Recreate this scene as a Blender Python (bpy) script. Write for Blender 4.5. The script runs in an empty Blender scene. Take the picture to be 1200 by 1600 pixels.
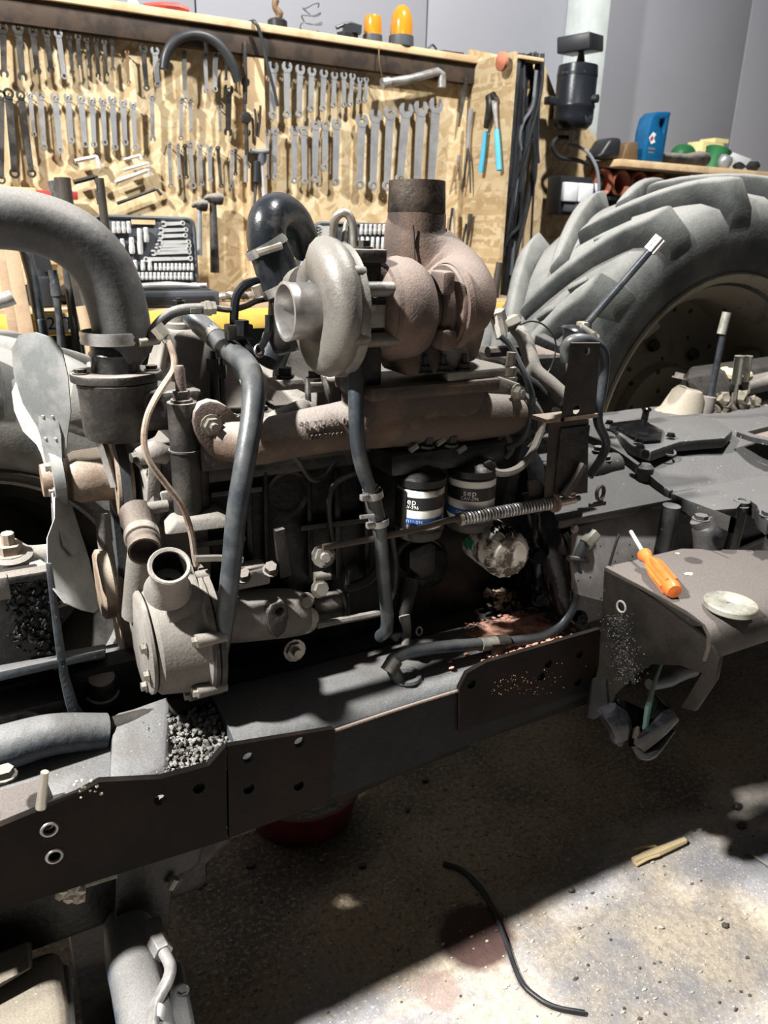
import bpy, bmesh, math, random
from mathutils import Vector, Matrix, Quaternion, noise
random.seed(7)
S = bpy.context.scene
COL = S.collection
V = Vector
PI = math.pi

# ------------------------------------------------------------------ camera
F = 1200.0; PITCH = 20.1; YAW = 29.0; ROLL = 1.5; CAM_H = 1.43
_y, _p, _r = (math.radians(a) for a in (YAW, PITCH, ROLL))
FW = V((math.sin(_y)*math.cos(_p), math.cos(_y)*math.cos(_p), -math.sin(_p)))
_rt = V((math.cos(_y), -math.sin(_y), 0)); _up = _rt.cross(FW)
RT = _rt*math.cos(_r)+_up*math.sin(_r); UP = -_rt*math.sin(_r)+_up*math.cos(_r)
CP = V((0, 0, CAM_H))
cd = bpy.data.cameras.new('camera'); cam = bpy.data.objects.new('camera', cd); COL.objects.link(cam)
cam.matrix_world = Matrix(((RT.x, UP.x, -FW.x, CP.x), (RT.y, UP.y, -FW.y, CP.y), (RT.z, UP.z, -FW.z, CP.z), (0, 0, 0, 1)))
cd.sensor_fit = 'VERTICAL'; cd.sensor_height = 24; cd.lens = 18; cd.clip_start = .02
cd.dof.use_dof = True; cd.dof.focus_distance = 1.3; cd.dof.aperture_fstop = 4.0
S.camera = cam

# ------------------------------------------------------------------ world, lamps, exposure
W = bpy.data.worlds.new('world'); S.world = W; W.use_nodes = True
W.node_tree.nodes['Background'].inputs[0].default_value = (.80, .88, 1, 1)
W.node_tree.nodes['Background'].inputs[1].default_value = .05
S.view_settings.view_transform = 'Standard'; S.view_settings.look = 'None'
S.view_settings.gamma = 1; S.view_settings.use_curve_mapping = False
S.view_settings.exposure = 0.12
LAMPS = [(-2.2, 1.08, 4.1, 880), (1.75, 1.32, 4.3, 215)]
for lx, ly, lz, pw in LAMPS:
    l = bpy.data.lights.new('lamp_light', 'AREA'); l.shape = 'DISK'; l.size = .22; l.energy = pw; l.color = (1, .985, .95)
    lo = bpy.data.objects.new('lamp_light', l); COL.objects.link(lo); lo.location = (lx, ly, lz-.14)

def U(x, y, X=None, Y=None, Z=None):
    "point of the plane X=, Y= or Z= that the photograph shows at pixel x, y (used to measure the real places)"
    r = FW+RT*((x-600)/F)+UP*((800-y)/F)
    t = X/r.x if X is not None else Y/r.y if Y is not None else (Z-CAM_H)/r.z
    return CP+r*t

# ------------------------------------------------------------------ mesh helpers
def frame(axis):
    a = V(axis).normalized()
    u = a.cross(V((0, 0, 1)))
    if u.length < 1e-3: u = V((1, 0, 0))
    u.normalize(); return u, a.cross(u).normalized(), a

def spline(pts, res):
    P = [V(p) for p in pts]
    if len(P) < 3 or res < 2: return P, [i for i in range(len(P))]
    out, tt = [], []
    for i in range(len(P)-1):
        p1, p2 = P[i], P[i+1]
        p0 = P[i-1] if i else p1*2-p2
        p3 = P[i+2] if i+2 < len(P) else p2*2-p1
        for k in range(res):
            t = k/res
            out.append(.5*((2*p1)+(p2-p0)*t+(2*p0-5*p1+4*p2-p3)*t*t+(3*p1-p0-3*p2+p3)*t**3)); tt.append(i+t)
    out.append(P[-1]); tt.append(len(P)-1)
    return out, tt

class M:
    def __init__(s): s.bm = bmesh.new()
    def faces(s, vs, fs):
        v = [s.bm.verts.new(p) for p in vs]
        for f in fs:
            try: s.bm.faces.new([v[i] for i in f])
            except ValueError: pass
        return s
    def hexa(s, p):
        "eight corners: bottom loop then top loop"
        return s.faces(p, [(3, 2, 1, 0), (4, 5, 6, 7), (0, 1, 5, 4), (1, 2, 6, 5), (2, 3, 7, 6), (3, 0, 4, 7)])
    def box(s, a, b, R=None, c=None, bev=0):
        a, b = V(a), V(b); lo = V(map(min, a, b)); hi = V(map(max, a, b))
        q = [(lo.x, lo.y), (hi.x, lo.y), (hi.x, hi.y), (lo.x, hi.y)]
        P = [V((x, y, z)) for z in (lo.z, hi.z) for x, y in q]
        if R is not None:
            c = V(c) if c is not None else (lo+hi)/2
            P = [c+R @ (p-c) for p in P]
        n0 = len(s.bm.verts); s.hexa(P)
        if bev:
            s.bm.verts.ensure_lookup_table(); vs = set(s.bm.verts[n0:])
            es = [e for e in s.bm.edges if e.verts[0] in vs and e.verts[1] in vs]
            bmesh.ops.bevel(s.bm, geom=es, offset=bev, segments=2, affect='EDGES', profile=.5)
        return s
    def rings(s, R, close=True, cap=True, loop=False):
        g = [[s.bm.verts.new(p) for p in r] for r in R]; n = len(g[0])
        for i in range(len(g)-(0 if loop else 1)):
            a, b = g[i], g[(i+1) % len(g)]
            for k in range(n if close else n-1):
                j = (k+1) % n; s.bm.faces.new((a[k], a[j], b[j], b[k]))
        if cap and not loop:
            s.bm.faces.new(g[0][::-1]); s.bm.faces.new(g[-1])
        return s
    def cyl(s, p0, p1, r0, r1=None, n=16, cap=True):
        p0, p1 = V(p0), V(p1); u, v, a = frame(p1-p0); r1 = r0 if r1 is None else r1
        return s.rings([[p+(u*math.cos(2*PI*k/n)+v*math.sin(2*PI*k/n))*r for k in range(n)] for p, r in ((p0, r0), (p1, r1))], cap=cap)
    def tube(s, pts, r, n=10, res=5, cap=True, hollow=0):
        P, T = spline(pts, res)
        rr = [r]*len(pts) if not hasattr(r, '__len__') else r
        def rad(t):
            i = min(int(t), len(rr)-2); f = t-i; return rr[i]*(1-f)+rr[i+1]*f
        tg = [((P[min(i+1, len(P)-1)]-P[max(i-1, 0)]).normalized()) for i in range(len(P))]
        u, v, a = frame(tg[0]); rings = []
        for i, p in enumerate(P):
            if i:
                q = tg[i-1].rotation_difference(tg[i]); u = q @ u
            w = tg[i].cross(u)
            R = rad(T[i]); rings.append([p+(u*math.cos(2*PI*k/n)+w*math.sin(2*PI*k/n))*R for k in range(n)])
        if hollow:
            for idx, d in ((-1, -tg[-1]),):
                c = P[idx]; inn = [c+(q-c)*hollow for q in rings[idx]]; deep = [q+d*rad(T[-1])*1.2 for q in inn]
                rings += [inn, deep]
        return s.rings(rings, cap=cap)
    def lathe(s, prof, o, axis, n=24, cap=True, a0=0, a1=None, loop=False):
        "profile (radius, height along axis)"
        o = V(o); u, v, a = frame(axis); full = a1 is None; a1 = 2*PI if full else a1
        m = n if full else n+1
        rr = [[o+a*h+(u*math.cos(a0+(a1-a0)*k/n)+v*math.sin(a0+(a1-a0)*k/n))*max(r, 1e-4) for k in range(m)] for r, h in prof]
        return s.rings(rr, close=full, cap=cap and full, loop=loop)
    def torus(s, c, axis, R, r, n=28, m=8, a0=0, a1=2*PI):
        u, v, a = frame(axis); c = V(c); full = abs(a1-a0-2*PI) < 1e-4; k1 = n if full else n+1; g = []
        for k in range(k1):
            t = a0+(a1-a0)*k/n; d = u*math.cos(t)+v*math.sin(t)
            g.append([c+d*(R+r*math.cos(2*PI*j/m))+a*r*math.sin(2*PI*j/m) for j in range(m)])
        return s.rings(g, loop=full)
    def prism(s, pts, d, holes=()):
        "planar outline (3D points) pushed along d, with holes (lists of 3D points)"
        bm2 = bmesh.new(); es = []
        for lp in [pts]+list(holes):
            vs = [bm2.verts.new(p) for p in lp]
            es += [bm2.edges.new((vs[i], vs[(i+1) % len(vs)])) for i in range(len(vs))]
        bmesh.ops.triangle_fill(bm2, edges=es, use_beauty=True, use_dissolve=False)
        g = bmesh.ops.extrude_face_region(bm2, geom=bm2.faces[:])
        bmesh.ops.translate(bm2, verts=[e for e in g['geom'] if isinstance(e, bmesh.types.BMVert)], vec=V(d))
        bmesh.ops.recalc_face_normals(bm2, faces=bm2.faces[:])
        return s.merge(bm2)
    def merge(s, bm2):
        bm2.verts.index_update(); vm = [s.bm.verts.new(v.co) for v in bm2.verts]
        for f in bm2.faces:
            try: s.bm.faces.new([vm[v.index] for v in f.verts])
            except ValueError: pass
        bm2.free(); return s
    def ball(s, c, r, n=12, sq=(1, 1, 1), jit=0, sub=2):
        bm2 = bmesh.new(); bmesh.ops.create_icosphere(bm2, subdivisions=sub, radius=1)
        o = V((random.random()*50, random.random()*50, 0))
        for v in bm2.verts:
            k = 1+jit*noise.noise(v.co*1.6+o)
            v.co = V(c)+V((v.co.x*sq[0], v.co.y*sq[1], v.co.z*sq[2]))*r*k
        return s.merge(bm2)
    def hexh(s, p, axis, r, h, stud=0):
        s.cyl(V(p), V(p)+V(axis).normalized()*h, r, r, n=6)
        s.cyl(V(p), V(p)+V(axis).normalized()*h*.25, r*1.3, r*1.3, n=12)
        if stud: s.cyl(V(p), V(p)+V(axis).normalized()*(h+stud), r*.55, r*.5, n=8)
        return s
    def bevel(s, off, ang=40, seg=2):
        bmesh.ops.remove_doubles(s.bm, verts=s.bm.verts[:], dist=1e-5)
        es = [e for e in s.bm.edges if len(e.link_faces) == 2 and e.calc_face_angle(0) > math.radians(ang)]
        bmesh.ops.bevel(s.bm, geom=es, offset=off, segments=seg, affect='EDGES', profile=.5, clamp_overlap=True)
        return s
    def rough(s, amp, sc, cut=0):
        if cut:
            bmesh.ops.subdivide_edges(s.bm, edges=s.bm.edges[:], cuts=cut, use_grid_fill=True)
        for v in s.bm.verts: v.co += noise.noise_vector(v.co*sc)*amp
        return s

WLD = {}
def obj(name, mb, mat, parent=None, label=None, cat=None, group=None, kind=None, ang=38):
    bm = mb.bm
    bmesh.ops.recalc_face_normals(bm, faces=bm.faces[:])
    xs = [v.co for v in bm.verts]
    c = V([(min(v[i] for v in xs)+max(v[i] for v in xs))/2 for i in range(3)])
    for v in bm.verts: v.co -= c
    for f in bm.faces: f.smooth = True
    for e in bm.edges: e.smooth = len(e.link_faces) == 2 and e.calc_face_angle(0) < math.radians(ang)
    me = bpy.data.meshes.new(name); bm.to_mesh(me); bm.free(); me.materials.append(mat)
    o = bpy.data.objects.new(name, me); COL.objects.link(o); WLD[o.name] = c
    if parent: o.parent = parent; o.location = c-WLD[parent.name]
    else: o.location = c
    if label: o['label'] = label
    if cat: o['category'] = cat
    if group: o['group'] = group
    if kind: o['kind'] = kind
    return o
def place(o, loc, axis=None, parent=None, rot=None):
    "put a copy or fresh object whose mesh runs along local Z at loc"
    WLD[o.name] = V(loc); o.location = V(loc)
    if axis is not None: o.rotation_mode = 'QUATERNION'; o.rotation_quaternion = V((0, 0, 1)).rotation_difference(V(axis).normalized())
    if rot is not None: o.rotation_euler = rot
    if parent: o.parent = parent; o.location = V(loc)-WLD[parent.name]
    return o
def thing(name, label, cat, loc=(0, 0, 0), group=None):
    o = bpy.data.objects.new(name, None); COL.objects.link(o); o.location = loc; WLD[o.name] = V(loc)
    o['label'] = label; o['category'] = cat; o.empty_display_size = .05
    if group: o['group'] = group
    return o
_cache = {}
def bolt(parent, p, axis, r=.009, h=.008, mat=None, stud=0, name='bolt'):
    k = (r, h, stud, mat.name)
    if k not in _cache:
        mb = M().hexh((0, 0, 0), (0, 0, 1), r, h, stud); bm = mb.bm
        for f in bm.faces: f.smooth = False
        me = bpy.data.meshes.new('bolt'); bm.to_mesh(me); bm.free(); me.materials.append(mat); _cache[k] = me
    o = bpy.data.objects.new(name, _cache[k]); COL.objects.link(o)
    return place(o, p, axis, parent)

# ------------------------------------------------------------------ materials
def _n(nt, t, **k):
    n = nt.nodes.new(t)
    for a, b in k.items():
        if a.startswith('i_'): n.inputs[a[2:].replace('_', ' ')].default_value = b
        else: setattr(n, a, b)
    return n
def ramp(nt, src, stops):
    r = _n(nt, 'ShaderNodeValToRGB'); nt.links.new(src, r.inputs[0]); e = r.color_ramp.elements
    while len(e) < len(stops): e.new(.5)
    for el, (p, c) in zip(e, stops):
        el.position = p; el.color = (c, c, c, 1) if not hasattr(c, '__len__') else (*c, 1)
    return r.outputs[0]
def mixc(nt, f, a, b):
    m = _n(nt, 'ShaderNodeMix', data_type='RGBA')
    if hasattr(f, 'links'): nt.links.new(f, m.inputs[0])
    else: m.inputs[0].default_value = f
    for i, q in ((6, a), (7, b)):
        if hasattr(q, 'links'): nt.links.new(q, m.inputs[i])
        else: m.inputs[i].default_value = (*q, 1)
    return m.outputs[2]
def math_(nt, op, a, b=0, clamp=False):
    m = _n(nt, 'ShaderNodeMath', operation=op, use_clamp=clamp)
    for i, q in ((0, a), (1, b)):
        if hasattr(q, 'links'): nt.links.new(q, m.inputs[i])
        else: m.inputs[i].default_value = q
    return m.outputs[0]
def mat(name, base, rough=.5, metal=0, alt=None, alt_lo=.45, alt_hi=.6, sc=14, dust=None, dust_amt=.8, bump=.15, bsc=140, coat=0, trans=0, emit=None, spk=None, rvar=.12, spec=.3, grain=None):
    """procedural surface: base colour, patches of alt colour, dust settled on upward faces, fine relief, light specks"""
    m = bpy.data.materials.new(name); m.use_nodes = True; nt = m.node_tree; b = nt.nodes['Principled BSDF']; L = nt.links.new
    tc = _n(nt, 'ShaderNodeTexCoord'); oi = _n(nt, 'ShaderNodeObjectInfo')
    mp = _n(nt, 'ShaderNodeVectorMath', operation='ADD'); L(tc.outputs['Object'], mp.inputs[0])
    rv = _n(nt, 'ShaderNodeVectorMath', operation='SCALE'); rv.inputs[0].default_value = (13, 7, 5); L(oi.outputs['Random'], rv.inputs['Scale']); L(rv.outputs[0], mp.inputs[1])
    co = mp.outputs[0]
    n1 = _n(nt, 'ShaderNodeTexNoise', i_Scale=sc, i_Detail=6, i_Roughness=.62); L(co, n1.inputs['Vector'])
    n2 = _n(nt, 'ShaderNodeTexNoise', i_Scale=bsc, i_Detail=3); L(co, n2.inputs['Vector'])
    if grain is None: grain = .75 if bump > .2 else .4 if bump > .08 else 0
    c = base
    if alt: c = mixc(nt, ramp(nt, n1.outputs['Fac'], [(alt_lo, 0), (alt_hi, 1)]), base, alt)
    else:
        c = mixc(nt, n1.outputs['Fac'], tuple(x*.72 for x in base), tuple(min(1, x*1.25) for x in base))
    rg = math_(nt, 'ADD', rough-rvar, math_(nt, 'MULTIPLY', n1.outputs['Fac'], rvar*2))
    mt = metal
    if dust:
        ge = _n(nt, 'ShaderNodeNewGeometry'); sp = _n(nt, 'ShaderNodeSeparateXYZ'); L(ge.outputs['Normal'], sp.inputs[0])
        n3 = _n(nt, 'ShaderNodeTexNoise', i_Scale=sc*2.3, i_Detail=5, i_Roughness=.7); L(co, n3.inputs['Vector'])
        k = math_(nt, 'ADD', sp.outputs[2], math_(nt, 'MULTIPLY', math_(nt, 'SUBTRACT', n3.outputs['Fac'], .5), .9))
        k = math_(nt, 'MULTIPLY', ramp(nt, k, [(.16, 0), (.75, 1)]), dust_amt)
        c = mixc(nt, k, c, dust)
        rg = math_(nt, 'MAXIMUM', rg, math_(nt, 'MULTIPLY', k, .9))
        if metal: mt = math_(nt, 'MULTIPLY', math_(nt, 'SUBTRACT', 1, k), metal)
    if spk:
        v = _n(nt, 'ShaderNodeTexVoronoi', i_Scale=spk[1]); L(co, v.inputs['Vector'])
        kk = ramp(nt, v.outputs['Distance'], [(spk[2], 1), (spk[2]+.05, 0)])
        c = mixc(nt, kk, c, spk[0])
    if grain:
        g_ = _n(nt, 'ShaderNodeVectorMath', operation='SCALE'); n4 = _n(nt, 'ShaderNodeTexNoise', i_Scale=max(380, bsc*3), i_Detail=4, i_Roughness=.75); L(co, n4.inputs['Vector']); L(math_(nt, 'ADD', math_(nt, 'MULTIPLY', n4.outputs['Fac'], 2*grain), 1-grain), g_.inputs['Scale'])
        if hasattr(c, 'links'): L(c, g_.inputs[0])
        else: g_.inputs[0].default_value = c
        c = g_.outputs[0]
    if hasattr(c, 'links'): L(c, b.inputs['Base Color'])
    else: b.inputs['Base Color'].default_value = (*c, 1)
    L(rg, b.inputs['Roughness'])
    if hasattr(mt, 'links'): L(mt, b.inputs['Metallic'])
    else: b.inputs['Metallic'].default_value = mt
    if bump:
        bp = _n(nt, 'ShaderNodeBump'); bp.inputs['Strength'].default_value = min(1, bump*2.2); bp.inputs['Distance'].default_value = .0011
        hh = math_(nt, 'ADD', n2.outputs['Fac'], math_(nt, 'MULTIPLY', n1.outputs['Fac'], 1.2)); L(hh, bp.inputs['Height']); L(bp.outputs[0], b.inputs['Normal'])
    if metal < .5: b.inputs['Specular IOR Level'].default_value = spec
    if coat: b.inputs['Coat Weight'].default_value = coat; b.inputs['Coat Roughness'].default_value = .12
    if trans: b.inputs['Transmission Weight'].default_value = trans
    if emit: b.inputs['Emission Color'].default_value = (*emit[0], 1); b.inputs['Emission Strength'].default_value = emit[1]
    return m
DUST = (.24, .215, .19)
X = {}
X['iron'] = mat('dusty cast iron', (.018, .017, .016), .55, .2, alt=(.05, .045, .04), dust=DUST, bump=.35, spk=None)
X['black'] = mat('greasy black iron', (.008, .008, .009), .42, .1, alt=(.022, .02, .018), dust=(.10, .09, .08), dust_amt=.35, bump=.5, bsc=90)
X['oily'] = mat('wet oily black', (.006, .006, .007), .22, .2, alt=(.02, .02, .022), bump=.5, bsc=70)
X['alu'] = mat('dull cast aluminium', (.15, .14, .126), .52, .35, alt=(.10, .09, .08), bump=.22, bsc=260, dust=(.17, .16, .142), dust_amt=.5)
X['alu_bright'] = mat('machined aluminium', (.34, .33, .32), .36, .7, alt=(.2, .19, .18), bump=.08)
X['rust'] = mat('brown rusted iron', (.115, .078, .062), .82, .1, alt=(.075, .056, .049), bump=.5, bsc=260, dust=(.23, .19, .165), dust_amt=.55)
X['rust_dark'] = mat('dark heat stained iron', (.045, .034, .029), .72, .2, alt=(.09, .06, .045), bump=.4, bsc=200, dust=(.20, .17, .145), dust_amt=.5)
X['manifold'] = mat('rust brown dusty manifold', (.075, .055, .045), .8, .1, alt=(.13, .085, .055), alt_lo=.52, alt_hi=.66, sc=9, bump=.4, bsc=240, dust=(.30, .265, .24), dust_amt=.85)
X['soot'] = mat('sooty black pipe end', (.012, .011, .010), .5, .3, alt=(.06, .045, .035), bump=.4)
X['hose'] = mat('dusty grey rubber hose', (.03, .031, .033), .55, 0, alt=(.09, .088, .084), alt_lo=.4, alt_hi=.7, sc=7, dust=(.20, .19, .175), dust_amt=.7, bump=.25, bsc=120)
X['rubber'] = mat('shiny black rubber', (.010, .012, .015), .3, 0, alt=(.10, .095, .09), alt_lo=.56, alt_hi=.68, sc=9, bump=.2)
X['pipe'] = mat('blue grey painted pipe', (.032, .040, .048), .38, .3, alt=(.075, .08, .082), dust=(.15, .145, .14), dust_amt=.35, bump=.12)
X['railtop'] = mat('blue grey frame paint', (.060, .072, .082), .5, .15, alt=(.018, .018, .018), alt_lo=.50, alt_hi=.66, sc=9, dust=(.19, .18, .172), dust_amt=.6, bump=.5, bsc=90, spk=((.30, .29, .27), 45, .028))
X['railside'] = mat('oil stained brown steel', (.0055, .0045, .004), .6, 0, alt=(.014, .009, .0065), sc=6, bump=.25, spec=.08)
X['steel'] = mat('worn steel', (.36, .35, .34), .36, .5, alt=(.2, .19, .18), bump=.1)
X['chrome'] = mat('bright chrome tool steel', (.72, .72, .71), .3, .55, bump=.03)
X['zinc'] = mat('zinc plated fitting', (.36, .34, .30), .42, .8, alt=(.22, .20, .17), bump=.12, dust=(.28, .25, .21), dust_amt=.5)
X['fan'] = mat('grey fan sheet metal', (.27, .27, .265), .5, .3, alt=(.16, .17, .17), sc=11, bump=.15, dust=(.3, .29, .275), dust_amt=.6)
X['tan'] = mat('tan dusty pulley', (.27, .215, .165), .7, .2, alt=(.16, .105, .075), bump=.25, dust=(.36, .31, .25), dust_amt=.6)
X['dustcast'] = mat('pale dusty casting', (.13, .12, .107), .8, .05, alt=(.18, .165, .15), sc=10, bump=.3, bsc=200, dust=(.235, .215, .19), dust_amt=.8)
X['belt'] = mat('grey rubber belt', (.05, .053, .056), .6, 0, bump=.2)
X['tyre_pale'] = mat('pale dusty tyre rubber', (.20, .195, .18), .8, 0, alt=(.11, .11, .105), sc=5, dust=(.17, .166, .155), dust_amt=.8, bump=.2, bsc=120)
X['tyre'] = mat('dusty tyre rubber', (.035, .038, .037), .75, 0, alt=(.10, .105, .10), alt_lo=.42, alt_hi=.64, sc=4, dust=(.20, .197, .185), dust_amt=.75, bump=.35, bsc=120)
X['rim'] = mat('dirty cream wheel paint', (.27, .24, .19), .62, 0, alt=(.13, .10, .075), alt_lo=.56, alt_hi=.72, sc=7, bump=.2, spk=((.06, .045, .035), 16, .13))
X['trans'] = mat('black dusty gearbox casting', (.022, .022, .023), .45, .1, alt=(.045, .042, .04), sc=9, spec=.5, dust=(.095, .092, .09), dust_amt=.8, bump=.5, bsc=110, spk=((.25, .24, .22), 40, .05))
X['plate'] = mat('grey dusty side plate', (.22, .21, .20), .62, 0, alt=(.15, .14, .135), sc=9, bump=.2, spk=((.02, .02, .02), 45, .09))
X['bracket'] = mat('dusty brown steel step', (.042, .036, .03), .55, .15, alt=(.022, .019, .016), sc=7, dust=(.115, .10, .092), dust_amt=.85, bump=.3)
X['pitch'] = mat('pitch black grease', (.006, .006, .006), .45, 0, alt=(.012, .011, .010), bump=.5, bsc=90)
X['oilfilter'] = mat('oil streaked white enamel', (.60, .57, .50), .35, 0, alt=(.06, .045, .035), alt_lo=.47, alt_hi=.58, sc=26, bump=.06)
X['rail_shade'] = mat('shaded blue grey rail side', (.008, .0095, .010), .6, 0, alt=(.014, .015, .015), bump=.4, bsc=90, spec=.1)  # darker copy of the frame paint with the side's shade in its colour
X['stepside'] = mat('oily shaded step side', (.009, .0075, .006), .5, 0, alt=(.004, .0035, .003), sc=8, bump=.35, spec=.15)  # oily plate; the shade on this side is also put into the darker colour
X['grit'] = mat('oily grit', (.012, .011, .010), .45, 0, alt=(.05, .042, .034), sc=40, bump=.6, bsc=300, dust=(.17, .15, .13), dust_amt=.5)
X['filterwhite'] = mat('dirty white filter enamel', (.66, .64, .58), .35, 0, alt=(.07, .055, .04), alt_lo=.50, alt_hi=.68, sc=15, bump=.06)
X['lab_black'] = mat('black label print', (.012, .012, .014), .4, 0, bump=.05)
X['lab_blue'] = mat('blue label print', (.02, .075, .25), .4, 0, bump=.05)
X['lab_white'] = mat('white lettering', (.62, .60, .56), .5, 0, bump=0)
X['lab_green'] = mat('green label print', (.02, .17, .11), .5, 0, bump=0)
X['orange'] = mat('orange plastic handle', (.62, .145, .032), .42, 0, alt=(.5, .11, .025), bump=.08, rvar=.05)
X['washer'] = mat('pale zinc disc', (.30, .295, .25), .5, .3, alt=(.17, .16, .13), alt_lo=.48, alt_hi=.62, sc=22, bump=.15)
X['rustdust'] = mat('rust flakes', (.62, .33, .24), .85, 0, alt=(.34, .17, .12), sc=60, bump=.7, bsc=400)
X['wood'] = mat('grey brown ash handle', (.33, .235, .15), .65, 0, alt=(.22, .15, .095), sc=6, bump=.15)
X['pine'] = mat('pale pine board', (.55, .41, .25), .6, 0, alt=(.43, .30, .17), sc=8, bump=.1)
X['yellow'] = mat('yellow bench edge paint', (.78, .52, .10), .5, 0, alt=(.66, .44, .10), bump=.1)
X['darkgreen'] = mat('dark green bench front', (.03, .055, .045), .5, 0, bump=.1)
X['w_grey'] = mat('satin grey spanner', (.30, .305, .315), .42, .4, alt=(.23, .235, .245), bump=.05)
X['w_dark'] = mat('blackened spanner', (.03, .028, .026), .42, .4, alt=(.08, .075, .07), bump=.1)
X['w_brown'] = mat('brown rusted spanner', (.17, .11, .06), .6, .4, bump=.1)
X['blackplastic'] = mat('black plastic', (.018, .019, .022), .42, 0, bump=.05)
X['greyplastic'] = mat('charcoal case plastic', (.055, .06, .068), .5, 0, bump=.06)
X['cable'] = mat('black cable sheath', (.012, .012, .014), .42, 0, alt=(.035, .037, .04), sc=3, bump=.08)
X['cable_grey'] = mat('grey cable sheath', (.13, .14, .155), .5, 0, bump=.05)
X['tank'] = mat('scuffed black tank paint', (.012, .014, .018), .32, .2, alt=(.14, .16, .19), alt_lo=.58, alt_hi=.68, sc=8, bump=.15)
X['bluebottle'] = mat('blue plastic bottle', (.005, .065, .16), .32, 0, alt=(.006, .08, .19), bump=.02)
X['clay'] = mat('terracotta orange tube', (.36, .13, .075), .6, 0, bump=.1)
X['green'] = mat('green plastic', (.02, .13, .045), .5, 0, bump=.05)
X['card'] = mat('yellow cardboard', (.62, .54, .26), .7, 0, bump=.05)
X['white'] = mat('white plastic', (.62, .64, .66), .4, 0, bump=.03)
X['red'] = mat('faded red paint', (.36, .045, .035), .45, 0, alt=(.22, .03, .025), bump=.05)
X['amber'] = mat('amber lens', (.88, .36, .03), .18, 0, bump=.03, trans=.55)
X['basin'] = mat('dark red basin plastic', (.07, .008, .007), .3, 0, alt=(.04, .008, .007), bump=.05)
X['blue_handle'] = mat('blue dipped handles', (.06, .30, .45), .45, 0, bump=.05)
X['column'] = mat('white column paint', (.46, .50, .49), .45, 0, bump=.03)
X['straw'] = mat('pale straw', (.58, .46, .27), .7, 0, bump=.1)
X['stone'] = mat('pale stone chip', (.42, .38, .32), .8, 0, bump=.2)
X['lampwhite'] = mat('glowing lamp diffuser', (1, 1, 1), .5, 0, bump=0, emit=((1, .97, .92), 4))
X['hydr'] = mat('blue grey cylinder paint', (.11, .117, .124), .5, .2, alt=(.05, .07, .10), alt_lo=.5, alt_hi=.6, sc=9, dust=(.165, .155, .145), dust_amt=.7, bump=.3, spk=((.32, .3, .28), 45, .03))
X['cyl_tan'] = mat('dusty tan axle casting', (.13, .112, .088), .7, .05, alt=(.08, .10, .125), alt_lo=.6, alt_hi=.7, sc=8, dust=(.185, .16, .125), dust_amt=.8, bump=.3, spk=((.36, .32, .27), 45, .03))

def mat_osb(name, gain=1.0):
    m = bpy.data.materials.new(name); m.use_nodes = True; nt = m.node_tree; b = nt.nodes['Principled BSDF']; L = nt.links.new
    tc = _n(nt, 'ShaderNodeTexCoord'); cols = []
    for i, (ang, s1) in enumerate(((.35, 1.0), (-.7, 1.15), (1.2, .9))):
        mp = _n(nt, 'ShaderNodeMapping', vector_type='TEXTURE'); mp.inputs['Rotation'].default_value = (0, ang, 0); mp.inputs['Scale'].default_value = (1/(13*s1), 1.0, 1/(55*s1)); mp.inputs['Location'].default_value = (i*3.1, 0, i*1.7)
        L(tc.outputs['Object'], mp.inputs[0])
        v = _n(nt, 'ShaderNodeTexVoronoi', i_Scale=1.0); L(mp.outputs[0], v.inputs['Vector'])
        sp = _n(nt, 'ShaderNodeSeparateColor'); L(v.outputs['Color'], sp.inputs[0]); cols.append(sp.outputs[0])
    n = _n(nt, 'ShaderNodeTexNoise', i_Scale=14, i_Detail=3); L(tc.outputs['Object'], n.inputs['Vector'])
    a = mixc(nt, ramp(nt, n.outputs['Fac'], [(.42, 0), (.48, 1)]), cols[0], cols[1])
    n2 = _n(nt, 'ShaderNodeTexNoise', i_Scale=19, i_Detail=2); L(tc.outputs['Object'], n2.inputs['Vector'])
    a = mixc(nt, ramp(nt, n2.outputs['Fac'], [(.52, 0), (.56, 1)]), a, cols[2])
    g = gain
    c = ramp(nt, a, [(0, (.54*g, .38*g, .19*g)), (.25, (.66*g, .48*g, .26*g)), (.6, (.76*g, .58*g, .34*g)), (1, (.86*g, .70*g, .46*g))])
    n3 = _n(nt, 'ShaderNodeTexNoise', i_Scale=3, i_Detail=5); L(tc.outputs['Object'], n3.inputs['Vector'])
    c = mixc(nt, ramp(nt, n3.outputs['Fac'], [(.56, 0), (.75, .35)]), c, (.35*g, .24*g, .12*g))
    L(c, b.inputs['Base Color']); b.inputs['Roughness'].default_value = .65
    bp = _n(nt, 'ShaderNodeBump'); bp.inputs['Strength'].default_value = .25; bp.inputs['Distance'].default_value = .002; L(a, bp.inputs['Height']); L(bp.outputs[0], b.inputs['Normal'])
    return m
X['osb'] = mat_osb('oriented strand board', .64)
X['osb_shaded'] = mat_osb('shaded strand board', .52)  # darker copy of the strand board: the side panel's shade put into its colour
X['darkwood'] = mat('dark stained wood', (.05, .034, .024), .6, 0, alt=(.025, .018, .014), bump=.1)
X['dirt'] = mat('packed grey dirt', (.20, .19, .175), .9, 0, alt=(.04, .037, .034), sc=50, bump=.4)

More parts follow.
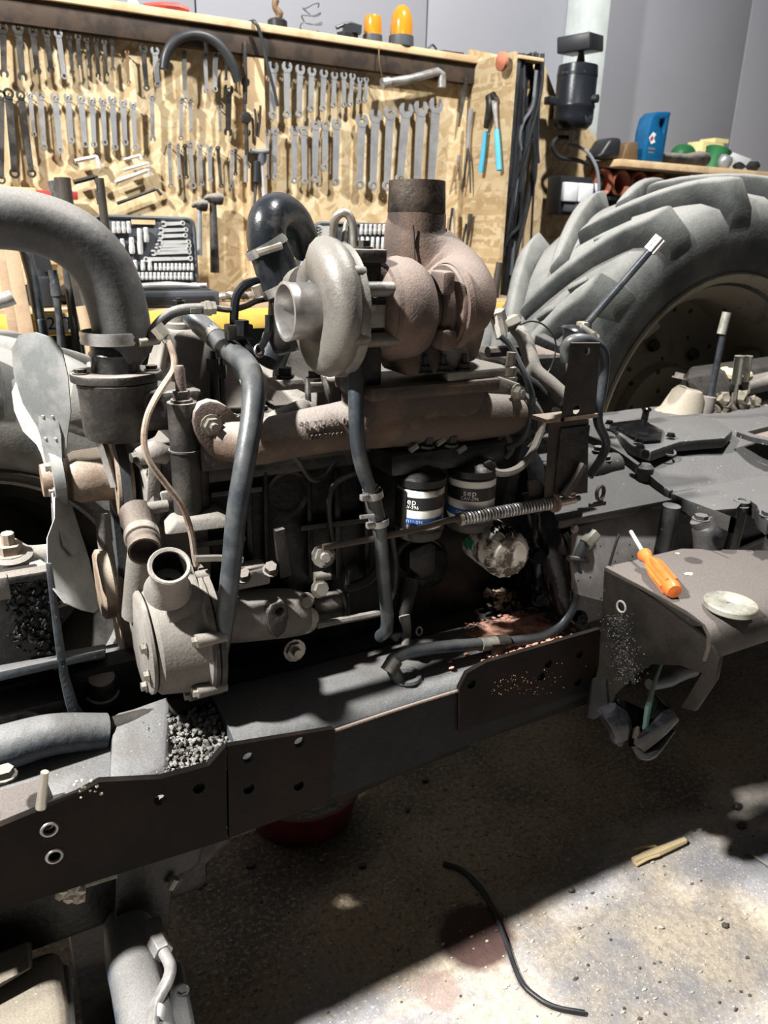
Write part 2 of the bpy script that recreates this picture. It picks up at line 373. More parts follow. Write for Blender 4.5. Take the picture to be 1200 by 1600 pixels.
def mat_floor():
    m = bpy.data.materials.new('stained dusty concrete'); m.use_nodes = True; nt = m.node_tree; b = nt.nodes['Principled BSDF']; L = nt.links.new
    ge = _n(nt, 'ShaderNodeNewGeometry'); P = ge.outputs['Position']
    def nz(s, d=6, r=.6, off=0):
        n = _n(nt, 'ShaderNodeTexNoise', i_Scale=s, i_Detail=d, i_Roughness=r)
        if off:
            a = _n(nt, 'ShaderNodeVectorMath', operation='ADD'); L(P, a.inputs[0]); a.inputs[1].default_value = (off, off*2, 0); L(a.outputs[0], n.inputs['Vector'])
        else: L(P, n.inputs['Vector'])
        return n.outputs['Fac']
    c = mixc(nt, ramp(nt, nz(3.2, 8, .65), [(.40, 0), (.60, 1)]), (.44, .375, .29), (.22, .22, .24))
    c = mixc(nt, ramp(nt, nz(7, 8, .7, 5), [(.52, 0), (.68, .85)]), c, (.22, .22, .235))
    c = mixc(nt, ramp(nt, nz(60, 4, .7, 2), [(.35, .55), (.6, 0)]), c, (.16, .135, .11))
    c = mixc(nt, ramp(nt, nz(170, 2, .6, 3), [(.60, 0), (.72, .8)]), c, (.66, .60, .50))
    # dark brown ground along the tractor and behind it, with a ragged outline
    sx = _n(nt, 'ShaderNodeSeparateXYZ'); L(P, sx.inputs[0])
    edge = math_(nt, 'SUBTRACT', sx.outputs[1], math_(nt, 'ADD', .72, math_(nt, 'MULTIPLY', nz(2.2, 5, .6, 9), .62)))
    oil = ramp(nt, math_(nt, 'ADD', math_(nt, 'MULTIPLY', edge, 5), .3), [(0, 0), (.55, 1)])  # mask of the dark brown ground, full behind the ragged line
    far = ramp(nt, sx.outputs[1], [(0, 1), (1, 1)])
    brown_ground = mixc(nt, ramp(nt, nz(2.4, 6, .6, 11), [(.40, 0), (.60, 1)]), (.27, .205, .13), (.075, .057, .043))
    brown_ground = mixc(nt, ramp(nt, nz(85, 4, .8, 4), [(.50, 0), (.62, .8)]), brown_ground, (.42, .34, .23))
    brown_ground = mixc(nt, ramp(nt, nz(70, 4, .8, 14), [(.36, .85), (.48, 0)]), brown_ground, (.03, .024, .02))
    c = mixc(nt, math_(nt, 'MULTIPLY', oil, .92), c, brown_ground)
    def spot(x, y, r, col, amt, k=.5):
        v = _n(nt, 'ShaderNodeVectorMath', operation='DISTANCE'); L(P, v.inputs[0]); v.inputs[1].default_value = (x, y, 0)
        d = math_(nt, 'ADD', v.outputs['Value'], math_(nt, 'MULTIPLY', math_(nt, 'SUBTRACT', nz(7, 5, .6, x*7), .5), r*k))
        return mixc(nt, ramp(nt, math_(nt, 'DIVIDE', d, r), [(.75, amt), (1, 0)]), c, col)
    for q in [(.80, .985, .095, (.055, .022, .018), .95), (.66, .915, .05, (.22, .13, .10), .5), (1.6, .80, .12, (.13, .13, .14), .6), (1.75, .97, .10, (.14, .14, .15), .5)]: c = spot(*q)
    L(c, b.inputs['Base Color'])
    L(ramp(nt, oil, [(0, .85), (1, .62)]), b.inputs['Roughness'])
    bp = _n(nt, 'ShaderNodeBump'); bp.inputs['Strength'].default_value = .7; bp.inputs['Distance'].default_value = .004
    h = math_(nt, 'ADD', nz(110, 4, .7, 6), math_(nt, 'MULTIPLY', nz(20, 4, .6, 8), 1.2)); L(h, bp.inputs['Height']); L(bp.outputs[0], b.inputs['Normal'])
    return m
X['floor'] = mat_floor()
X['wall'] = mat('pale grey wall panel', (.24, .245, .272), .45, 0, bump=.02, sc=2, alt=(.23, .235, .262))

def text(parent, s, size, fn, mt, depth=.0006, name='lettering', spacing=1.0, kind=None):
    "letters as a mesh, each vertex placed by fn(x, y, z)"
    cu = bpy.data.curves.new('t', 'FONT'); cu.body = s; cu.size = size; cu.align_x = 'CENTER'; cu.align_y = 'CENTER'; cu.extrude = depth; cu.space_character = spacing; cu.resolution_u = 3
    to = bpy.data.objects.new('t', cu); COL.objects.link(to); bpy.context.view_layer.update()
    me = bpy.data.meshes.new_from_object(to.evaluated_get(bpy.context.evaluated_depsgraph_get()))
    bpy.data.objects.remove(to); bpy.data.curves.remove(cu)
    mb = M(); mb.bm.from_mesh(me); bpy.data.meshes.remove(me)
    bmesh.ops.subdivide_edges(mb.bm, edges=[e for e in mb.bm.edges if e.calc_length() > size*.2], cuts=2)
    for v in mb.bm.verts: v.co = fn(*v.co)
    return obj(name, mb, mt, parent)

# ------------------------------------------------------------------ the hall
obj('floor', M().box((-4, -3, -.15), (7, 3.4, 0)), X['floor'], kind='structure')
obj('ceiling', M().box((-4, -3, 4.6), (7, 3.4, 4.7)), X['wall'], kind='structure')
wall = obj('wall_back', M().box((-4, 3.27, 0), (7, 3.4, 4.6)), X['wall'], kind='structure')
for i in range(11):
    x0 = -4.05+i*1.0
    obj('panel', M().box((x0+.003, 3.25, .0), (x0+.997, 3.272, 4.6)).bevel(.004), X['wall'], wall)
tcol = obj('trim_1', M().box((2.70, 3.10, 0), (2.83, 3.25, 4.6)).bevel(.006), X['column'], kind='structure')
tcol['label'] = 'white square steel column in front of the grey back wall'
for i, (lx, ly, lz, pw) in enumerate(LAMPS):
    t = thing('high_bay_lamp', ('round hall lamp hanging from the ceiling over the fan end of the engine', 'round hall lamp hanging from the ceiling over the gearbox end of the tractor')[i], 'lamp', (lx, ly, lz+.3), 'ceiling lamps')
    obj('housing', M().lathe([(.03, .30), (.05, .12), (.16, .06), (.20, -.06), (.19, -.10)], (lx, ly, lz), (0, 0, 1)), X['greyplastic'], t)
    obj('diffuser', M().cyl((lx, ly, lz-.115), (lx, ly, lz-.10), .185, .185, 28), X['lampwhite'], t)

# ------------------------------------------------------------------ the tractor
T = thing('tractor', 'half dismantled dusty tractor with exposed turbocharged engine and black frame', 'tractor', (1.0, 1.35, 0))
def tp(name, mb, mt, label=None, **k): return obj(name, mb, X[mt], T, label, **k)
def sp(p, name, mb, mt, label=None, **k): return obj(name, mb, X[mt], p, label, **k)
def px(lst, Y): return [U(x, y, Y=Y) for x, y in lst]
def circ(c, r, n=12): return [c+V((r*math.cos(2*PI*k/n), 0, r*math.sin(2*PI*k/n))) for k in range(n)]
def fbox(x0, y0, x1, y1, Y, dep, bev=.004):
    xm, ym = (x0+x1)/2, (y0+y1)/2
    a = V((U(x0, ym, Y=Y).x, Y, U(xm, y1, Y=Y).z)); b = V((U(x1, ym, Y=Y).x, Y+dep, U(xm, y0, Y=Y).z))
    return M().box(a, b, bev=bev)
def pt(*a): return [U(x, y, Y=Y) for x, y, Y in a]

# frame rails
prof = [(1.0, .493), (1.0, .60), (1.006, .628), (1.025, .648), (1.06, .658), (1.12, .662), (1.165, .657), (1.175, .64), (1.175, .60), (1.03, .585), (1.025, .493)]
def railx(x0, x1, prof, n=40):
    def up(x, z): return z+(.052*max(0, min(1, (x-.6)/.46)) if z < .53 else 0)
    mb = M().rings([[V((x0+(x1-x0)*i/n, y+.0015*noise.noise(V((i*.7, j*3, 0))), up(x0+(x1-x0)*i/n, z)+.0025*noise.noise(V((i*.5, j*5, 4))))) for j, (y, z) in enumerate(prof)] for i in range(n+1)]); return mb
rail = tp('frame_rail', railx(.30, 1.06, prof), 'railtop', 'near side frame rail with worn blue grey top')
rail2 = tp('frame_rail', railx(-.45, 1.3, [(y*-1+2.45, z) for y, z in prof]), 'railtop', 'far side frame rail')
def holeplate(parent, name, outline, holes, Y, th, mt, r=.0095):
    o = px(outline, Y)
    return sp(parent, name, M().prism(o, V((0, th, 0)), [circ(U(x, y, Y=Y), r) for x, y in holes]), mt)
sp(rail, 'rail_side_shade', M().prism(px([(515, 1143), (522, 1140), (720, 1077), (745, 1046), (940, 985), (936, 1080), (740, 1160), (620, 1209), (515, 1250)], .9965), V((0, .006, 0))), 'rail_shade')  # thin added sheet that carries the rail side's shade as colour
sp(rail, 'worn_edge', M().tube(px([(522, 1142), (620, 1109), (719, 1078)], .9965), .0032, 8), 'rust')
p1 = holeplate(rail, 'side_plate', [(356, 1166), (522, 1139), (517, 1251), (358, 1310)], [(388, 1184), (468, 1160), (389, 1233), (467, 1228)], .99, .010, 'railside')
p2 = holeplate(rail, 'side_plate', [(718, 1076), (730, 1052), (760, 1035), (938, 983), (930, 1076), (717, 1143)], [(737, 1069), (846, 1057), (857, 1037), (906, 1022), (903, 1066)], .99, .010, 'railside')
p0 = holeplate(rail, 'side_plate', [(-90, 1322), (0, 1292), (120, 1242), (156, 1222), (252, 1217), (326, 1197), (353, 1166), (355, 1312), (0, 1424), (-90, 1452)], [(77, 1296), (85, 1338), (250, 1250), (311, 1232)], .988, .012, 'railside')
sp(rail, 'rail_web', M().box((.0, 1.003, .50), (1.06, 1.02, .60)), 'railside')
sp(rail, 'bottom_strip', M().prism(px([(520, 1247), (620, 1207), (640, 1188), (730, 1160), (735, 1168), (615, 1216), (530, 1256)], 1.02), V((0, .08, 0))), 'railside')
for (x, y) in ((77, 1296), (85, 1338)):
    c = U(x, y, Y=.988); sp(rail, 'bushing', M().torus(c, (0, 1, 0), .0105, .0025, 18, 6), 'steel')

# front support casting with the dirt pocket
fs = tp('front_support', M().hexa(pt((-90, 1312, 1.0), (160, 1222, 1.0), (240, 1212, 1.0), (250, 1135, 1.17))[:0] or [
    V((-.45, 1.0, .50)), V((.17, 1.0, .50)), V((.17, 1.18, .50)), V((-.45, 1.18, .50)),
    V((-.45, 1.0, .585)), V((.17, 1.0, .592)), V((.17, 1.17, .635)), V((-.45, 1.17, .62))]).bevel(.006).rough(.003, 14, 3), 'railtop', 'grey dusty front support casting')
sp(fs, 'top_web', M().hexa([V((.10, 1.0, .58)), V((.20, 1.0, .60)), V((.24, 1.17, .60)), V((.13, 1.17, .60)), V((.10, 1.02, .63)), V((.19, 1.03, .635)), V((.235, 1.17, .665)), V((.14, 1.17, .66))]).bevel(.008).rough(.003, 20, 2), 'railtop')
dp = M()
for i in range(900):
    x = random.uniform(.175, .30); y = random.uniform(1.003, 1.13); dp.ball((x, y, .600+.022*random.random()+.25*(y-1.0)), random.uniform(.0018, .0055), jit=.6, sub=1)
sp(fs, 'packed_dirt', dp, 'dirt', kind='stuff')
sp(fs, 'pocket_floor', M().hexa([V((.17, 1.0, .50)), V((.30, 1.0, .50)), V((.30, 1.17, .50)), V((.17, 1.17, .50)), V((.17, 1.0, .60)), V((.30, 1.0, .605)), V((.30, 1.17, .645)), V((.17, 1.17, .64))]).rough(.006, 30, 4), 'dirt')
tb = tp('cross_tube', M().tube(pt((-90, 1195, 1.15), (0, 1170, 1.15), (80, 1148, 1.15), (166, 1142, 1.15)), [.036, .036, .033, .029], 18), 'railtop', 'thick grey cross tube of the front axle')
sp(tb, 'dark_sleeve', M().cyl(U(160, 1142, Y=1.15), U(325, 1095, Y=1.16), .019, .017, 14), 'black')
sp(fs, 'corner_block', M().hexa([V((-.2, 1.0, .585)), V((-.0, 1.0, .585)), V((.03, 1.07, .60)), V((-.2, 1.07, .60)), V((-.2, 1.0, .628)), V((-.006, 1.0, .628)), V((.022, 1.07, .645)), V((-.2, 1.07, .645))]).bevel(.003), 'bracket')
bolt(fs, U(8, 1214, Y=1.03), (0, 0, 1), .013, .014, X['iron'])
sp(fs, 'stud', M().tube(pt((64, 1262, .99), (66, 1240, .99), (70, 1206, .99)), [.0075, .0065, .0055], 10), 'zinc')
wb = M()
for i in range(12):
    wb.ball(U(random.uniform(110, 160), random.uniform(1215, 1252), Y=.985), random.uniform(.0016, .0032), jit=.3, sub=1)
sp(fs, 'pale_droppings', wb, 'stone', kind='stuff')

# ribs of the front casting behind the fan
rb = tp('rib_casting', fbox(-60, 905, 78, 1110, 1.30, .05), 'black', 'black ribbed casting caked in greasy dirt')
sp(rb, 'horizontal_rib', M().hexa([U(-60, 1078, Y=1.2), U(165, 1026, Y=1.2), U(165, 1032, Y=1.34), U(-60, 1070, Y=1.34), U(-60, 1062, Y=1.2), U(165, 1014, Y=1.2), U(165, 1006, Y=1.34), U(-60, 1046, Y=1.34)]).bevel(.003), 'railtop')
sp(rb, 'vertical_rib', M().rings([[U(x-w, y, Y=1.2), U(x+w, y, Y=1.2), U(x+w*.8, y-2, Y=1.33), U(x-w, y-2, Y=1.33)] for x, y, w in ((76, 880, 5), (84, 940, 6), (92, 1000, 7), (100, 1055, 8), (112, 1100, 10), (124, 1125, 14))]).bevel(.002), 'railtop')
sp(rb, 'shelf', fbox(-60, 902, 82, 915, 1.29, .03), 'iron')
sp(rb, 'lower_shelf', fbox(-40, 1104, 115, 1118, 1.22, .10), 'iron')
g = M()
for i in range(320):
    x = random.choice((random.uniform(10, 78), random.uniform(20, 95))); y = random.choice((random.uniform(905, 960), random.uniform(1075, 1108), random.uniform(930, 1020)))
    g.ball(U(x, y, Y=1.297), random.uniform(.002, .007), jit=.6, sub=1)
sp(rb, 'greasy_lumps', g, 'pitch', kind='stuff')
sp(rb, 'black_recess', fbox(-60, 1110, 120, 1230, 1.21, .08), 'black')
sp(rb, 'dark_wall', fbox(98, 1030, 330, 1120, 1.26, .05), 'black')
pb = sp(rb, 'plug_boss', M().lathe([(.0, .05), (.022, .048), (.026, .04), (.026, .012), (.03, .010), (.03, 0)], U(160, 1085, Y=1.27), (0, -.35, 1)), 'iron')
# steering arm casting at the left edge
sa = tp('steering_arm', M().tube(pt((-60, 880, 1.45), (0, 872, 1.45), (40, 878, 1.46), (78, 872, 1.48)), [.045, .040, .032, .028], 14), 'dustcast', 'pale dusty steering arm with brass coloured bolt')
sp(sa, 'boss', M().lathe([(.03, -.03), (.036, -.01), (.036, .02), (.026, .024)], U(20, 880, Y=1.42), (0, -.2, 1)), 'dustcast')
bolt(sa, U(16, 866, Y=1.42), (0, -.1, 1), .022, .022, X['tan'], .02)
bolt(sa, U(62, 897, Y=1.36), (-.2, -.5, 1), .017, .02, X['zinc'])
sp(sa, 'lug_plate', fbox(-40, 905, 16, 942, 1.25, .02), 'dustcast')

# far front wheel
def wheel(name, c, R, Ri, w, nlug, lh, lug_w, mt_rim, lean, label, deep=.22, tmat='tyre', bars=False):
    """wheel whose axle runs along Y; its inner face is towards the camera"""
    w2 = w/2
    tyre_p = [(Ri-.01, -w2*.62), (Ri+.02, -w2*.80), (Ri+(R-Ri)*.35, -w2*.98), (Ri+(R-Ri)*.62, -w2*1.0), (R-.055, -w2*.93), (R-.028, -w2*.80), (R-.012, -w2*.5), (R-.006, 0),
              (R-.012, w2*.5), (R-.028, w2*.80), (R-.055, w2*.93), (Ri+(R-Ri)*.5, w2), (Ri+.02, w2*.80), (Ri-.01, w2*.62)]
    ty = tp(name, M().lathe(tyre_p, c, (0, 1, 0), 72, cap=False), tmat, label, ang=60)
    def hit(t, yy): return (R+(-.006 if abs(yy) < w2*.45 else -.006-.05*((abs(yy)/w2-.45)/.5)**2))
    for i in range(nlug):
        for side in (-1, 1):
            a0 = 2*PI*(i+(0 if side < 0 else .5))/nlug
            rr = []
            K = 9
            for k in range(K):
                f = k/(K-1); yy = side*w2*(-.04+1.02*min(1, f*1.25)); ang = a0+lean*min(1, f*1.25)
                base = hit(0, min(abs(yy), w2*.93)); top = R+lh
                if f > .8: q = (f-.8)/.2; base -= .03+.05*q; top = base+lh*1.2-.006*q; yy = side*w2*(.97+.03*(1-q)); top = max(top, base+.012)
                if f > .6 and f <= .8: top -= .012*(f-.6)/.2
                hw = lug_w*(.42+.28*f)
                def PT(aa, r, y): return V(c)+V((math.cos(aa)*r, y, math.sin(aa)*r))
                dl = hw/R; out = side*.010 if f > .8 else 0
                rr.append([PT(ang-dl*1.25, base-.01, yy), PT(ang+dl*1.25, base-.01, yy), PT(ang+dl*.85, top, yy+out), PT(ang-dl*.85, top, yy+out)])
            sp(ty, 'tread_lug', M().rings(rr).bevel(.010, 50, 2), tmat)
            if bars and side < 0:
                for f in (.35, .6):
                    yy = side*w2*(-.04+1.02*f); ang = a0+lean*f+PI/nlug
                    q = [V(c)+V((math.cos(ang+da)*(R+dr), yy+dy, math.sin(ang+da)*(R+dr))) for dr in (-.02, .008) for da, dy in ((-.035, -.018), (-.015, -.03), (.035, .018), (.015, .03))]
                    sp(ty, 'tread_bar', M().hexa(q).bevel(.004), tmat)
    rm = tp('rim', M().lathe([(Ri+.028, -w2*.80), (Ri+.034, -w2*.84), (Ri+.028, -w2*.87), (Ri+.006, -w2*.80), (Ri-.004, -w2*.6), (Ri-.05, -w2*.35), (Ri-.06, 0), (Ri-.06, w2*.45), (Ri-.12, w2*.55), (Ri*.55, w2*.40), (Ri*.42, w2*.30), (Ri*.40, w2*.12), (.02, w2*.10)], c, (0, 1, 0), 64, cap=False), mt_rim, None, ang=50)
    return ty, rm
fw, fr = wheel('front_tyre', (-.02, 1.93, .60), .585, .30, .36, 18, .016, .05, 'black', -.30, 'dusty far side front tyre behind the fan', tmat='tyre_pale')
sp(fr, 'hub', M().lathe([(.12, .0), (.12, .1), (.08, .13)], (-.02, 1.93, .60), (0, -1, 0)), 'black')
rw, rr_ = wheel('rear_tyre', (2.14, 1.83, .82), .765, .485, .44, 17, .034, .078, 'rim', -.52, 'large dusty far side rear tyre with lugs', bars=True)
for k in range(8):
    a = 2*PI*k/8+.2; q = V((2.14+math.cos(a)*.27, 1.90, .82+math.sin(a)*.27)); bolt(rr_, q, (0, -1, 0), .018, .02, X['iron'])
    a += .35; q = V((2.14+math.cos(a)*.40, 1.80, .82+math.sin(a)*.40))
    if k % 2 == 0: sp(rr_, 'rim_lug', M().box(q-V((.035, .03, .02)), q+V((.035, .03, .02)), Matrix.Rotation(-a-PI/2, 3, 'Y'), bev=.006), 'rim')

# fan, hub and pulley
FC = U(92, 748, Y=1.39); FX = FC.x
fan = tp('fan', M().cyl(FC-V((.012, 0, 0)), FC+V((.006, 0, 0)), .05, .05, 20), 'fan', 'grey sheet metal cooling fan with riveted blades')
def blade(phi, r0=.045, r1=.255, pitch=38):
    c, s = math.cos(phi), math.sin(phi); rad = V((0, c, s)); tan = V((0, -s, c)); p = math.radians(pitch)
    wv = tan*math.cos(p)+V((1, 0, 0))*math.sin(p); nv = V((1, 0, 0))*math.cos(p)-tan*math.sin(p)
    out = [(-.022, r0), (-.032, .09), (-.052, .13), (-.060, .18), (-.058, .222), (-.044, .246), (-.015, r1), (.02, r1-.002), (.045, .238), (.056, .20), (.054, .14), (.034, .09), (.022, r0)]
    def bend(w_, r_): return FC+rad*r_+wv*w_+nv*(-.9*w_*w_/.06*.25)
    b = sp(fan, 'blade', M().prism([bend(w_, r_) for w_, r_ in out], nv*.0018), 'fan')
    out2 = [(-.018, .02), (-.024, .09), (-.020, .135), (.0, .15), (.020, .135), (.024, .09), (.018, .02)]
    q = nv*-.003
    mb = M().prism([bend(w_, r_)+q for w_, r_ in out2], nv*-.003)
    for w_, r_ in ((-.011, .075), (.012, .08), (-.011, .115), (.011, .12), (0, .138)):
        mb.ball(bend(w_, r_)+nv*-.007, .0042, sub=1)
    obj('spider_arm', mb, X['fan'], fan)
for ph in (98, 222, 278, 42): blade(math.radians(ph))
for k in range(4):
    a = k*PI/2+.5; bolt(fan, FC+V((-.012, math.cos(a)*.030, math.sin(a)*.030)), (-1, 0, 0), .0075, .009, X['zinc'])
HC = FC+V((.02, 0, 0))
pul = tp('fan_pulley', M().lathe([(.028, -.012), (.030, 0), (.030, .012), (.022, .016), (.022, .028), (.040, .034), (.046, .045), (.048, .085), (.050, .10), (.078, .102), (.080, .107), (.070, .112), (.070, .118), (.080, .124), (.078, .130), (.03, .132)], FC+V((-.016, 0, 0)), (1, 0, 0), 40), 'tan', 'tan dusty fan hub and pulley')
bx = FX+.099
TC = V((bx, FC.y, FC.z)); CC = V((bx, FC.y-.02, .70))
def beltloop(c1, r1, c2, r2, x, w=.008, th=.010, n=16):
    d = V((0, c2.y-c1.y, c2.z-c1.z)); L = d.length; a = math.atan2(d.z, d.y); b = math.acos((r1-r2)/L); pts = []
    for k in range(n+1): t = a+b+(2*PI-2*b)*k/n; pts.append((c1.y+r1*math.cos(t), c1.z+r1*math.sin(t), t))
    for k in range(n+1): t = a-b+(2*b)*k/n; pts.append((c2.y+r2*math.cos(t), c2.z+r2*math.sin(t), t))
    R = []
    for y, z, t in pts:
        o = V((0, math.cos(t), math.sin(t)))*th; p = V((x, y, z)); R.append([p-V((w*.6, 0, 0)), p+V((w*.6, 0, 0)), p+V((w, 0, 0))+o, p-V((w, 0, 0))+o])
    return M().rings(R, loop=True)
tp('fan_belt', beltloop(TC, .071, CC, .095, bx), 'belt', 'grey rubber fan belt')
ck = tp('crank_pulley', M().lathe([(.02, -.03), (.06, -.03), (.065, -.018), (.098, -.014), (.104, -.010), (.095, -.004), (.095, .004), (.104, .010), (.098, .016), (.02, .02)], CC, (1, 0, 0), 44), 'tan', 'tan rusted crankshaft pulley')
IC = U(164, 912, Y=1.345)
sp(ck, 'idler_wheel', M().lathe([(.02, -.012), (.058, -.012), (.064, -.008), (.064, .008), (.058, .012), (.02, .012)], IC, (1, 0, 0), 36), 'tan', 'pale dusty idler wheel')
sp(ck, 'idler_arm', M().tube(pt((160, 800, 1.36), (163, 840, 1.36), (172, 900, 1.37)), .013, 10), 'dustcast')
tp('alternator_strap', M().tube(pt((128, 640, 1.36), (140, 655, 1.36), (158, 690, 1.34), (180, 760, 1.33)), [.006, .009, .009, .008], 4), 'steel')

# thermostat housing, top hose
TH = V((.218, 1.30, 0)); zt = U(190, 598, Y=1.28).z
th = tp('thermostat_housing', M().lathe([(.054, zt-.092), (.060, zt-.082), (.062, zt-.012), (.064, zt)], (TH.x, TH.y, 0), (0, 0, 1), 28), 'iron', 'dusty black thermostat housing')
sp(th, 'outlet_arm', M().box((TH.x+.02, 1.245, zt-.078), (.345, 1.36, zt-.012), bev=.012), 'iron')
sp(th, 'arm_leg', M().tube([V((.335, 1.28, zt-.04)), V((.35, 1.275, zt-.10)), V((.352, 1.275, zt-.16))], .018, 10), 'iron')
fl = [V((TH.x+.064*math.cos(a)*(1.12 if abs(math.cos(a)) > .7 else .95), TH.y+.064*math.sin(a), zt+.002)) for a in [2*PI*k/24 for k in range(24)]]
sp(th, 'flange', M().prism(fl, V((0, 0, .014))).bevel(.003), 'iron')
for dx, dy in ((-.056, -.01), (.054, -.012), (.0, .056)): bolt(th, V((TH.x+dx, TH.y+dy, zt+.016)), (0, 0, 1), .0095, .008, X['iron'])
sp(th, 'hose_neck', M().lathe([(.038, .014), (.038, .04), (.041, .044), (.037, .05), (.037, .075)], (TH.x, TH.y, zt), (0, 0, 1)), 'rubber')
hz = zt+.055
hose_pts = [U(-90, 343, Y=1.30), U(-10, 340, Y=1.30), U(60, 350, Y=1.30), U(118, 375, Y=1.30), U(160, 418, Y=1.30), U(182, 475, Y=1.30), U(191, 530, Y=1.30), V((TH.x, TH.y, hz))]
uh = tp('radiator_hose', M().tube(hose_pts, [.043, .043, .0435, .045, .046, .046, .045, .044], 24, 6), 'hose', 'thick grey dusty upper radiator hose')
cl = sp(uh, 'hose_clamp', M().lathe([(.0465, 0), (.0495, 0), (.0505, .004), (.0495, .008), (.0505, .013), (.0495, .019), (.0465, .019)], (TH.x, TH.y, hz+.006), (0, 0, 1), 36, loop=True), 'steel', 'steel worm drive hose clamp')
sp(uh, 'clamp_screw', M().cyl((TH.x+.03, TH.y-.042, hz+.010), (TH.x+.066, TH.y-.022, hz+.010), .007, .007, 10), 'zinc')
# timing cover and its fittings
tcv = tp('timing_cover', M().prism([V((.245, y, z)) for y, z in ((1.22, .78), (1.20, .88), (1.215, .99), (1.25, 1.05), (1.30, 1.06), (1.50, 1.06), (1.55, .95), (1.52, .72), (1.30, .70))], V((.085, 0, 0))).bevel(.008), 'dustcast', 'dusty tan timing cover behind the pulley')
sp(tcv, 'cover_rim', M().tube([V((.244, y, z)) for y, z in ((1.225, .80), (1.205, .88), (1.22, .985), (1.255, 1.045), (1.32, 1.052))], .010, 8), 'dustcast')
sn = tp('coolant_stub', M().tube([U(212, 800, Y=1.22), U(222, 835, Y=1.17), U(226, 862, Y=1.125)], [.027, .0255, .025], 20, 4, hollow=.86), 'rust_dark', 'short rusty coolant stub pipe')
sp(sn, 'scraped_band', M().lathe([(.0265, 0), (.0275, .001), (.0275, .016), (.0265, .017)], U(221, 833, Y=1.17), U(226, 862, Y=1.125)-U(221, 833, Y=1.17), 24), 'zinc')
sp(sn, 'lower_pipe', M().tube([U(222, 865, Y=1.17), U(218, 900, Y=1.18), U(212, 960, Y=1.2)], .023, 14), 'dustcast')
ab = tp('adjuster_bracket', M().tube(pt((222, 712, 1.24), (240, 706, 1.22), (262, 712, 1.22)), [.016, .018, .015], 12), 'dustcast', 'dusty cast bracket with clamp bolts')
sp(ab, 'bracket_leg', M().hexa([U(228, 800, Y=1.22), U(250, 800, Y=1.22), U(252, 800, Y=1.26), U(230, 800, Y=1.26), U(232, 715, Y=1.22), U(252, 715, Y=1.22), U(254, 715, Y=1.26), U(234, 715, Y=1.26)]).bevel(.004), 'dustcast')
bolt(ab, U(214, 714, Y=1.235), (-1, -.2, 0), .009, .01, X['iron']); bolt(ab, U(212, 792, Y=1.22), (-1, -.2, 0), .009, .01, X['zinc'])
sp(ab, 'pivot', M().cyl(U(228, 795, Y=1.21), U(262, 790, Y=1.21), .011, .010, 12), 'dustcast')
sp(ab, 'web', M().prism(px([(250, 770), (300, 760), (325, 772), (310, 782), (280, 790), (258, 800)], 1.215), V((0, .03, 0))).bevel(.004), 'dustcast')

# coolant pump with open neck
PC = U(274, 992, Y=1.145); pr = .100
pump = tp('coolant_pump', M().lathe([(.082, -.045), (.090, -.038), (.096, .0), (.099, .028), (.108, .032)], PC, (1, 0, 0), 40), 'dustcast', 'dusty grey pump casting with open neck')
sp(pump, 'rear_flange', M().lathe([(.108, .032), (.112, .036), (.112, .042), (.109, .044), (.112, .046), (.112, .054), (.05, .056)], PC, (1, 0, 0), 44), 'iron')
sp(pump, 'front_disc', M().lathe([(.02, -.060), (.080, -.058), (.086, -.054), (.086, -.049), (.08, -.046)], PC, (1, 0, 0), 40), 'dustcast')
NO = U(265, 884, Y=1.035); na = V((-.06, -.62, .80)).normalized()
sp(pump, 'neck', M().lathe([(.036, -.075), (.027, -.045), (.0265, -.012), (.031, -.004), (.031, .0), (.029, .002), (.0245, .0), (.0235, -.05), (.001, -.051)], NO, na, 28, cap=False), 'dustcast', 'open pump neck with thick lip')
sp(pump, 'neck_shade_liner', M().lathe([(.0232, -.003), (.0232, -.052), (0, -.050)], NO, na, 24, cap=False), 'pitch')  # added black liner that paints the shade inside the neck
sp(pump, 'shoulder', M().hexa([PC+V((-.035, -.06, -.02)), PC+V((.035, -.06, -.02)), PC+V((.035, .06, .02)), PC+V((-.035, .06, .02)), PC+V((-.025, -.075, .075)), PC+V((.036, -.07, .09)), PC+V((.036, .0, .135)), PC+V((-.02, .0, .12))]).bevel(.012), 'dustcast')
for a in (100, 160, 215, 255, 300):
    ar = math.radians(a); q = PC+V((.030, math.cos(ar)*.106, math.sin(ar)*.106)); 
    sp(pump, 'flange_boss', M().cyl(q-V((.02, 0, 0)), q+V((.026, 0, 0)), .011, .011, 12), 'dustcast')
    bolt(pump, q-V((.02, 0, 0)), (-1, 0, 0), .0085, .009, X['zinc'])
for a in (160, 200, 240):
    ar = math.radians(a); q = PC+V((-.060, math.cos(ar)*.07, math.sin(ar)*.07)); bolt(pump, q, (-1, 0, 0), .008, .008, X['zinc'])

